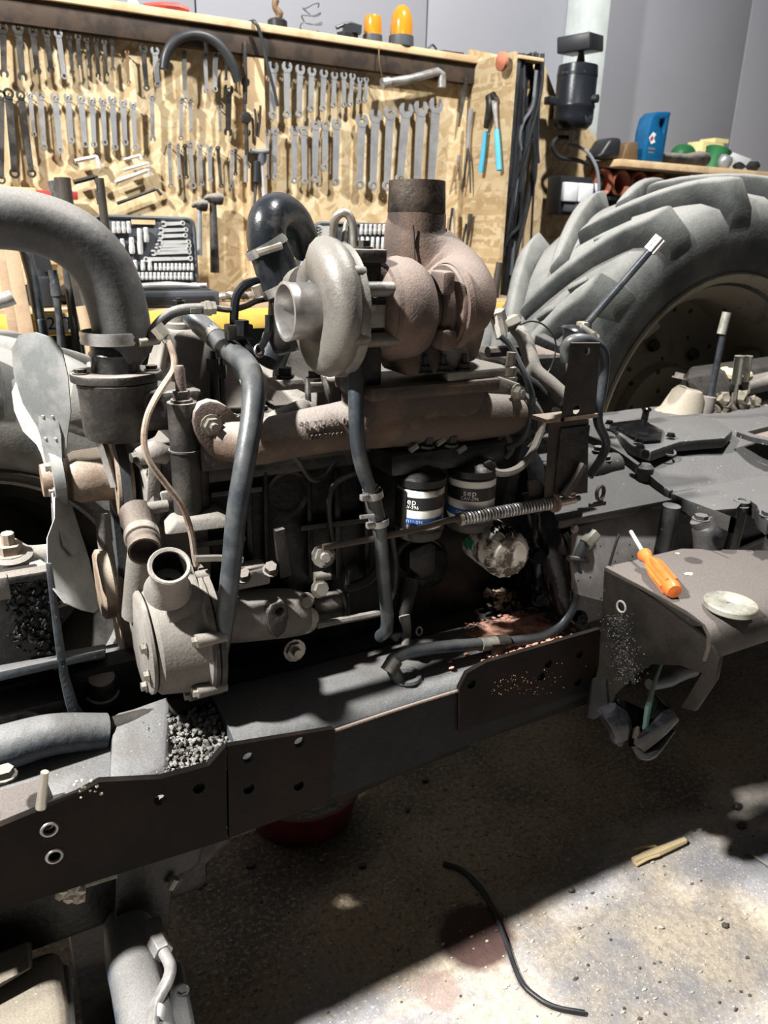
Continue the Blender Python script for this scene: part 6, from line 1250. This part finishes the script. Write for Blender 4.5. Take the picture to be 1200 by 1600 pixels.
# ------------------------------------------------------------------ cables hanging between side panel and lower board
random.seed(3)
for i in range(10):
    x0 = random.uniform(812, 840); sw = random.uniform(-14, 26); x1 = random.uniform(772, 812); L = random.uniform(.55, 1)
    ys = [84, 150, 220, 300, 380, 470]; P_ = [(x0+(x1-x0)*(k/5)**1.2*1.0+sw*math.sin(k*.63+i), 84+(y_-84)*L) for k, y_ in enumerate(ys)]
    bar('bundle_cable', P_, random.choice((.006, .008, .010, .012)), 'cable', 'thin black cable tangled within the hanging bundle', 'cable', 'tangled cables of the hanging bundle', n=7, res=4, Ys=[2.80+.007*i]*6)
cab = [([(812, 84), (806, 140), (800, 210), (795, 280), (784, 340), (776, 420), (772, 470)], 'cable', .012), ([(815, 88), (812, 150), (806, 220), (800, 300), (796, 370), (790, 440), (786, 480)], 'cable', .014),
       ([(818, 86), (815, 150), (812, 230), (806, 300), (802, 380), (798, 430)], 'cable_grey', .009), ([(822, 92), (818, 160), (810, 240), (808, 320), (800, 390), (795, 460)], 'cable', .013),
       ([(830, 100), (832, 150), (828, 200), (812, 215), (808, 280), (815, 330), (800, 370)], 'cable', .008), ([(842, 105), (836, 170), (838, 250), (834, 290), (822, 320)], 'cable', .007),
       ([(838, 110), (832, 165), (818, 190), (812, 215), (814, 235)], 'cable_grey', .007), ([(832, 180), (835, 260), (832, 330), (828, 410)], 'cable', .005),
       ([(800, 250), (782, 290), (778, 318), (790, 325), (797, 300)], 'cable', .008), ([(772, 330), (758, 350), (760, 385), (772, 405), (782, 400)], 'cable', .008),
       ([(838, 84), (828, 92), (820, 112), (812, 180), (802, 260)], 'cable', .010), ([(846, 92), (843, 150), (840, 220), (842, 255)], 'cable', .006), ([(814, 300), (812, 350), (798, 368), (790, 385)], 'cable', .008)]
cn = ['long thick black cable nearest the side panel edge', 'thickest black cable of the hanging bundle', 'grey cable in the hanging bundle', 'second thick black cable in the bundle middle', 'black cable looping out to the right of the bundle', 'black cable dropping from the batten top in a loose curve', 'short grey cable crossing the bundle top', 'thin straight black cable right of the bundle', 'black cable loop low in the bundle', 'black cable loop at the left foot of the bundle', 'black cable bent over the top of the bundle', 'thin black cable on the right of the batten', 'short black tail low in the bundle']
for i, (p, m_, r) in enumerate(cab):
    bar('hanging_cable', p, r, m_, cn[i], 'cable', 'cables hanging by the side panel', n=8, res=4, Ys=[2.80+.012*(i % 6)]*len(p))
cb = bar('heavy_cable', [(781, 410), (776, 440), (772, 480), (772, 520)], [.014, .016, .017, .017], 'bracket', 'brown thick cable end behind the exhaust elbow', 'cable', n=10, res=3, Ys=[2.6]*4)
hkb = obj('cable_hook', M().box((U(806, 86, Y=2.8).x, 2.78, U(830, 96, Y=2.8).z), (U(846, 86, Y=2.8).x, 2.93, U(830, 90, Y=2.8).z), bev=.002), X['pine'], None, 'wooden peg block carrying the hanging cables', 'peg')

# ------------------------------------------------------------------ shelf top items
zsh = zs
def onshelf(x, y=2.888): return V((U(x, 60, Y=y).x, y, zsh))
for (x, rr, hh, dome, lb) in ((582, .034, .085, 0, 'short amber beacon lamp on the shelf'), (627, .044, .125, 1, 'tall domed amber beacon lamp on the shelf')):
    q = onshelf(x); t = thing('beacon', lb, 'beacon', q, 'amber beacons on the shelf')
    obj('base', M().lathe([(rr*1.05, 0), (rr*1.08, .006), (rr*1.05, hh*.28), (rr*.9, hh*.30)], q, (0, 0, 1), 26), X['greyplastic'], t)
    pr_f = [(rr*.95, hh*.29), (rr*.98, hh*.6), (rr*.93, hh*.9), (rr*.85, hh), (0, hh)] if not dome else [(rr*.95, hh*.29), (rr*.96, hh*.55), (rr*.86, hh*.80), (rr*.62, hh*.98), (rr*.3, hh*1.08), (0, hh*1.1)]
    obj('lens', M().lathe(pr_f, q, (0, 0, 1), 26), X['amber'], t)
    obj('reflector', M().lathe([(rr*.5, hh*.3), (rr*.35, hh*.5), (rr*.45, hh*.75), (0, hh*.78)], q, (0, 0, 1), 14), X['chrome'], t)
q = onshelf(434); t = obj('round_plug', M().lathe([(.034, 0), (.034, .022), (.026, .028)], q, (0, 0, 1), 20), X['blackplastic'], None, 'black round plug with a worn figure shaped top on the shelf', 'plug')
obj('knob_top', M().tube([q+V((0, 0, .026)), q+V((.008, 0, .045)), q+V((-.008, 0, .062)), q+V((-.004, 0, .085))], [.008, .014, .010, .012], 10, 3), X['w_brown'], t)
q = onshelf(487); obj('wire_coil', M().tube([q+V((.045*math.cos(a*.9)*(1-.02*a), .03*math.sin(a*.9), .006+.004*a+.006*math.sin(a*2))) for a in range(0, 22)], .0025, 6, 3), X['cable_grey'], None, 'loose coil of thin grey wire on the shelf', 'wire')
q = onshelf(545); obj('clip_pile', M().box(q+V((-.04, -.02, 0)), q+V((.03, .02, .02)), Matrix.Rotation(.3, 3, 'Z'), bev=.003).box(q+V((-.02, -.02, .02)), q+V((.045, .02, .045)), Matrix.Rotation(-.3, 3, 'Z'), bev=.003).tube([q+V((-.05, 0, .03)), q+V((0, 0, .05)), q+V((.05, 0, .045))], .006, 8), X['blackplastic'], None, 'small black plastic clips left of the short beacon', 'clip')
q = onshelf(675); bar('shelf_wire', [(655, 78), (668, 76), (676, 70), (682, 80), (672, 84), (690, 80), (706, 82), (724, 84)], .004, 'cable', 'thin black wire right of the tall beacon', 'wire', res=4, Y=2.88)
bar('beacon_wire', [(592, 66), (592, 80), (593, 100), (597, 120)], .002, 'w_brown', 'thin reddish wire hanging from the short beacon', 'wire', res=3, Ys=[2.86, 2.842, 2.84, 2.85])
obj('red_strip', M().tube([onshelf(x)+V((0, 0, h)) for x, h in ((228, .008), (255, .014), (282, .016), (297, .012))], [.006, .012, .014, .010], 8, 3), X['red'], None, 'dark red strip on the shelf left of the batten', 'strip')
q = onshelf(212); obj('white_plug', M().ball(q+V((0, 0, .012)), .014, sq=(1.2, 1, .8), jit=.3), X['white'], None, 'small white plug at the left of the shelf', 'plug')

# ------------------------------------------------------------------ black tank, box, right shelf
tx = U(899, 150, Y=2.82); tk = thing('air_tank', 'scuffed black air tank hanging on the white column', 'tank', (tx.x, 2.86, tx.z))
zb1, zt1 = U(897, 205, Y=2.86).z, U(904, 104, Y=2.86).z; R1 = .083
obj('body', M().lathe([(.03, zb1-.002), (.06, zb1), (R1*.96, zb1+.02), (R1, zb1+.04), (R1, zb1+.075), (R1*1.03, zb1+.08), (R1*1.03, zb1+.09), (R1, zb1+.095), (R1, zt1-.03), (R1*.97, zt1-.008), (.05, zt1)], V((tx.x, 2.82, 0)), (.0, 0, 1), 32), X['tank'], tk)
zt2b = U(905, 66, Y=2.86).z
obj('neck', M().lathe([(.022, 0), (.012, .05)], V((tx.x+.01, 2.82, zt1-.01)), (0, 0, 1), 12), X['w_brown'], tk)
obj('cap_box', M().box((tx.x-.085, 2.75, zt1+.04), (tx.x+.085, 2.89, zt1+.10), Matrix.Rotation(-.12, 3, 'Y') @ Matrix.Rotation(.5, 3, 'Z'), bev=.006), X['blackplastic'], tk)
obj('side_lug', M().box((tx.x-R1-.035, 2.84, zb1+.09), (tx.x-R1+.01, 2.88, zb1+.12), bev=.004), X['blackplastic'], tk)
obj('cap_screw', M().cyl((tx.x+.03, 2.82-R1+.01, zb1+.11), (tx.x+.04, 2.82-R1-.012, zb1+.11), .016, .016, 14), X['blackplastic'], tk)
obj('band', M().lathe([(R1*1.015, 0), (R1*1.015, .012)], V((tx.x, 2.82, zt1-.05)), (0, 0, 1), 32, cap=False), X['tank'], tk)
obj('outlet', M().cyl((tx.x, 2.82, zb1-.05), (tx.x, 2.82, zb1), .009, .012, 10), X['steel'], tk)
obj('hose', M().tube(pt((888, 215, 2.84), (870, 216, 2.84), (863, 230, 2.84), (875, 246, 2.84), (900, 250, 2.84), (918, 256, 2.86)), .009, 8, 5), X['cable'], tk)
obj('hose', M().tube(pt((888, 226, 2.83), (905, 230, 2.83), (920, 240, 2.80), (932, 262, 2.77), (936, 290, 2.76), (934, 312, 2.76)), .007, 8, 5), X['cable_grey'], tk)
obj('wall_bracket', M().box((tx.x-.03, 2.88, zb1+.05), (tx.x+.03, 2.929, zb1+.09), bev=.003), X['blackplastic'], tk)
q = U(900, 318, Y=2.84)
jb = thing('junction_box', 'white and black switch box below the air tank', 'box', q)
for nm, x0, x1, y0, y1, mt, dd in (('base', 872, 922, 276, 336, 'blackplastic', .0), ('cover', 875, 896, 286, 316, 'white', -.02), ('cover', 898, 920, 286, 316, 'white', -.02), ('lower_cover', 876, 919, 318, 332, 'greyplastic', -.01), ('side_face', 922, 934, 284, 332, 'white', .01)):
    a, b = U(x0, (y0+y1)/2, Y=2.80), U(x1, (y0+y1)/2, Y=2.80); obj(nm, M().box((a.x, 2.79+dd, U(898, y1, Y=2.8).z), (b.x, 2.88, U(898, y0, Y=2.8).z), bev=.006), X[mt], jb)
zr = U(925, 244, Y=2.78).z
rs = thing('right_shelf', 'narrow wooden shelf along the wall above the rear tyre', 'shelf', (3.2, 2.85, zr-.03))
obj('board', M().box((2.69, 2.78, zr-.03), (5.0, 3.24, zr), bev=.002), X['pine'], rs)
obj('back_board', M().box((2.73, 3.18, zr-.40), (5.0, 3.20, zr-.03)), X['darkgreen'], rs)
obj('lower_board', M().box((2.735, 2.865, zr-.165), (5.0, 3.16, zr-.15)), X['blackplastic'], rs)
for x_ in (4.2,): obj('post', M().box((x_, 2.9, 0), (x_+.06, 2.96, zr-.03)), X['pine'], rs)
for i, x in enumerate((954, 982, 1010, 1040)):
    q = U(x, 268, Y=2.84); zc_ = zr-.03-.068
    tb_ = obj('clay_tube', M().lathe([(.055, 0), (.057, .01), (.055, .24), (.047, .24), (.045, .012), (.050, 0)], V((q.x, 2.87, zr-.03-.062)), (-.05, 1, 0), 26, cap=False, loop=True), X['clay'], None, ORD[i]+' terracotta pipe from the left lying under the right shelf', 'pipe', 'terracotta pipes under the shelf')
    if i % 2 == 0: obj('contents', M().ball(V((q.x+.0, 2.93, zr-.03-.07)), .035, jit=.4), X['w_grey'], None, ('pale', '', 'dark')[i]+' round part inside the '+ORD[i]+' terracotta pipe', 'part')
q = U(966, 305, Y=2.80); 
obj('grey_bin', M().box((U(945, 300, Y=2.84).x, 2.80, zr-.34), (U(986, 300, Y=2.84).x, 2.86, zr-.20), bev=.006), X['white'], None, 'pale grey plastic bin under the terracotta pipes', 'bin')
obj('red_tab', M().box((U(925, 318, Y=2.82).x, 2.815, U(930, 326, Y=2.82).z), (U(944, 318, Y=2.82).x, 2.83, U(930, 314, Y=2.82).z), bev=.002), X['red'], None, 'small red tab beside the switch box', 'tab')
def rsh(x, y=2.86): return V((U(x, 240, Y=y).x, y, zr))
q = rsh(940); obj('lamp_shell', M().hexa([q+V((-.06, -.05, 0)), q+V((.07, -.05, 0)), q+V((.07, .06, 0)), q+V((-.06, .06, 0)), q+V((.0, -.05, .085)), q+V((.07, -.05, .09)), q+V((.07, .06, .09)), q+V((.0, .06, .085))]).bevel(.02, seg=3), X['blackplastic'], None, 'black wedge shaped lamp shell at the left end of the right shelf', 'lamp shell')
q = rsh(975); obj('brown_block', M().hexa([q+V((-.05, -.04, 0)), q+V((.05, -.04, 0)), q+V((.05, .04, 0)), q+V((-.05, .04, 0)), q+V((-.02, -.04, .075)), q+V((.04, -.04, .08)), q+V((.04, .04, .08)), q+V((-.02, .04, .075))]).bevel(.006), X['w_brown'], None, 'small brown block left of the blue bottle', 'block')
q = rsh(1013); bo = thing('oil_bottle', 'blue plastic oil bottle without cap on the right shelf', 'bottle', q)
def bp_(w): return w
zz = .215
outb = [(-.062, 0), (.050, 0), (.058, .012), (.064, .19), (.070, zz), (.040, zz), (-.02, zz*.97), (-.046, zz*.86), (-.058, zz*.60)]
hole = [(.045, .165), (.035, .185), (.005, .178), (.004, .160), (.024, .135), (.036, .125)]
obj('body', M().prism([q+V((x, -.042, z)) for x, z in outb], V((0, .084, 0)), [[q+V((x, -.042, z)) for x, z in hole]]).bevel(.008, seg=2), X['bluebottle'], bo)
lb_ = obj('label_emblem', M().prism([q+V((x, -.0435, z)) for x, z in ((-.052, .10), (-.030, .125), (-.012, .118), (-.022, .10), (-.010, .085), (-.034, .075))], V((0, .002, 0))), X['white'], bo)
obj('label_emblem', M().prism([q+V((x, -.0437, z)) for x, z in ((-.046, .095), (-.034, .112), (-.024, .10), (-.034, .085))], V((0, .002, 0))), X['red'], bo)
obj('label_lines', M().box(q+V((-.048, -.0435, .052)), q+V((-.006, -.042, .062))).box(q+V((-.046, -.0435, .038)), q+V((-.012, -.042, .045))), X['cable_grey'], bo)
q = rsh(1072); obj('work_glove', M().tube([q+V((-.16, 0, .03)), q+V((-.08, .0, .028)), q+V((0, 0, .03)), q+V((.09, 0, .038)), q+V((.14, 0, .04))], [.022, .028, .026, .036, .03], 12, 3), X['iron'], None, 'black dusty sleeve shaped part lying before the green tin', 'part')
q = rsh(1072, 2.98); obj('green_tin', M().ball(q+V((-.02, 0, .05)), .07, sq=(1.1, .8, .95), jit=.1, sub=3), X['green'], None, 'round green cap left of the green bucket', 'cap')
q = rsh(1115, 2.96); obj('green_bucket', M().lathe([(.05, 0), (.062, .10), (.066, .105), (.058, .10), (.05, .02)], q, (.35, 0, 1), 22), X['green'], None, 'tilted green bucket on the right shelf', 'bucket')
q = rsh(1105, 3.10); obj('cardboard_box', M().box(q+V((-.09, -.04, 0)), q+V((.07, .06, .15)), bev=.003).box(q+V((.0, -.04, .15)), q+V((.1, .06, .17)), bev=.003), X['card'], None, 'yellow cardboard box at the back of the right shelf', 'box')
for i, (x, r, h_, m_, l) in enumerate(((1135, .035, .07, 'w_grey', 'grey clear plastic bits right of the green bucket'), (1158, .032, .04, 'blackplastic', 'black round cap pair on the right shelf'), (1180, .034, .05, 'blackplastic', 'black square plug near the right edge of the shelf'))):
    q = rsh(x, 2.84); obj('shelf_part', M().ball(q+V((0, 0, h_*.5)), r, sq=(1.2, .9, h_/r*.5), jit=.35), X[m_], None, l, 'part', 'small parts on the right shelf')
q = rsh(1150, 2.98); obj('white_carton', M().box(q+V((-.09, -.04, 0)), q+V((.07, .04, .085)), Matrix.Rotation(.15, 3, 'Y'), bev=.003), X['white'], None, 'white carton with dark print right of the green bucket', 'carton')

# ------------------------------------------------------------------ loose things near the camera
hA, hB = U(1008, 868, Z=Zb+.030), U(1052, 922, Z=Zb+.016)
hv = (hB-hA).normalized(); Lh = (hB-hA).length
sdv = thing('orange_screwdriver', 'orange handled screwdriver lying on the step bracket', 'screwdriver', (hA+hB)/2)
obj('handle', M().lathe([(.008, -.012), (.0135, -.006), (.0145, .0), (.0105, .012), (.0095, .018), (.0125, .026), (.0155, .042), (.0165, Lh*.7), (.0165, Lh*.97), (.013, Lh+.006), (0, Lh+.007)], hA, hv, 20), X['orange'], sdv)
u_, v_, w_ = frame(hv)
for k in range(6):
    t = 2*PI*k/6; d = u_*math.cos(t)+v_*math.sin(t); obj('grip_ridge', M().tube([hA+hv*.030+d*.0115, hA+hv*.05+d*.0152, hA+hv*(Lh*.9)+d*.0160], [.002, .004, .0035], 6), X['orange'], sdv)
tip = hA-hv*.075+V((0, 0, .012))
obj('shaft', M().cyl(tip, hA, .0042, .0042, 10), X['chrome'], sdv)
wr = bar('wire_tool', [(968, 834), (962, 850), (952, 885), (945, 925)], .0028, 'cable', 'thin bent black wire hooked over the screwdriver tip', 'wire', res=3, Ys=[1.0, 1.0, 1.0, .992])
q = U(1141, 946, Z=Zb+.006)
ws = thing('metal_disc', 'pale round metal disc with centre hole on the step bracket', 'disc', q)
R_ = .0455
obj('disc', M().lathe([(.004, .0), (R_*.96, 0), (R_, .002), (R_, .0105), (R_*.96, .0125), (.010, .0115), (.0065, .009), (.006, .0)], V((q.x, q.y, Zb+.0005)), (0.02, -.02, 1), 44, cap=False), X['washer'], ws)
obj('centre_pin', M().cyl(V((q.x, q.y, Zb)), V((q.x, q.y, Zb+.008)), .006, .006, 14), X['iron'], ws)
for i, (x, y) in enumerate(((1076, 897), (1058, 865))):
    q = U(x, y, Z=Zb); obj('paint_flake', M().ball(q+V((0, 0, .001)), .0075-.003*i, sq=(1.3, 1, .16), jit=.5, sub=1), X['straw'], None, ('larger pale flake beside the orange handle', 'tiny pale flake behind the orange handle')[i], 'flake', 'flakes on the step')

# ------------------------------------------------------------------ floor things
bar('hose_piece', [(693, 1349), (722, 1360), (748, 1385), (770, 1420), (790, 1470), (812, 1530), (836, 1556), (868, 1574), (914, 1583)], .0055, 'cable', 'curved piece of thin black hose lying on the floor', 'hose', n=10, res=5, Y=None) if False else obj('hose_piece', M().tube([U(x, y, Z=.006) for x, y in ((693, 1349), (722, 1360), (748, 1385), (770, 1420), (790, 1470), (812, 1530), (836, 1556), (868, 1574), (914, 1583))], [.0065, .0065, .007, .0055, .0055, .0055, .0055, .0055, .0055], 10, 5), X['cable'], None, 'curved piece of thin black hose lying on the floor', 'hose')
st1 = obj('straw_bundle', M().tube([U(990, 1345, Z=.010), U(1030, 1330, Z=.012), U(1070, 1313, Z=.012)], [.009, .011, .008], 8), X['straw'], None, 'pale bundle of straw stalks lying on the lit floor', 'straw')
for a, b in (((990, 1328), (1025, 1322)), ((994, 1352), (1030, 1336)), ((1002, 1334), (1060, 1318))): obj('stalk', M().tube([U(*a, Z=.006), U((a[0]+b[0])/2, (a[1]+b[1])/2-2, Z=.012), U(*b, Z=.012)], .0035, 6), X['straw'], st1)
obj('twig', M().tube([U(1170, 1332, Z=.005), U(1185, 1342, Z=.006), U(1215, 1362, Z=.005)], .004, 6), X['iron'], None, 'dark twig at the right edge of the floor', 'twig')
bc = V((.61, 1.50, 0))
bs = obj('oil_basin', M().lathe([(.115, .0), (.13, .012), (.150, .105), (.160, .110), (.160, .116), (.146, .112), (.122, .018), (0, .014)], bc, (0, 0, 1), 44), X['basin'], None, 'dark red plastic basin on the floor under the engine', 'basin')
obj('waste_oil', M().cyl(bc+V((0, 0, .06)), bc+V((0, 0, .062)), .130, .130, 40), X['oily'], bs)
random.seed(21)
cl_l = [(1152, 1260, 'upper dark lump near the right edge of the lit floor', 'grit', .012), (1160, 1290, 'lower dark lump near the right edge of the lit floor', 'grit', .013), (893, 1391, 'single dark lump right of the black hose on the lit floor', 'grit', .008), (1133, 1445, 'small dark lump low on the right of the lit floor', 'grit', .008), (664, 1218, 'dark crumb on the floor just below the frame rail', 'grit', .010), (637, 1265, 'dark crumb on the brown floor left of centre', 'grit', .008), (566, 1352, 'dark crumb between basin and black hose', 'grit', .009), (392, 1352, 'dark crumb left below the red basin', 'grit', .009), (1094, 1296, 'pale stone chip near the shadow edge on the right', 'stone', .006), (1032, 1448, 'pale stone chip in the middle of the lit floor', 'stone', .006), (1126, 1435, 'pale chip beside the small dark lump', 'stone', .006), (780, 1300, 'pale chip in the dark floor right of the hose top', 'stone', .004)]
for x, y, l, m_, r in cl_l:
    q = U(x, y, Z=r*.5); obj('floor_crumb', M().ball(q, r, sq=(1.2, 1, .7), jit=.5, sub=1), X[m_], None, l, 'crumb', 'crumbs on the floor')
gr = M(); gr2 = M()
for i in range(520):
    x, y = random.uniform(280, 1200), random.uniform(1180, 1600); q = U(x, y, Z=0)
    r = random.uniform(.0012, .0038); (gr if i % 3 else gr2).ball(q+V((0, 0, r*.4)), r, sq=(random.uniform(.8, 2), 1, .7), jit=.5, sub=1)
obj('pale_grit', gr, X['stone'], None, 'pale chips and chaff scattered over the workshop floor', 'grit', kind='stuff')
obj('dark_grit', gr2, X['grit'], None, 'dark oily crumbs scattered over the workshop floor', 'grit', kind='stuff')
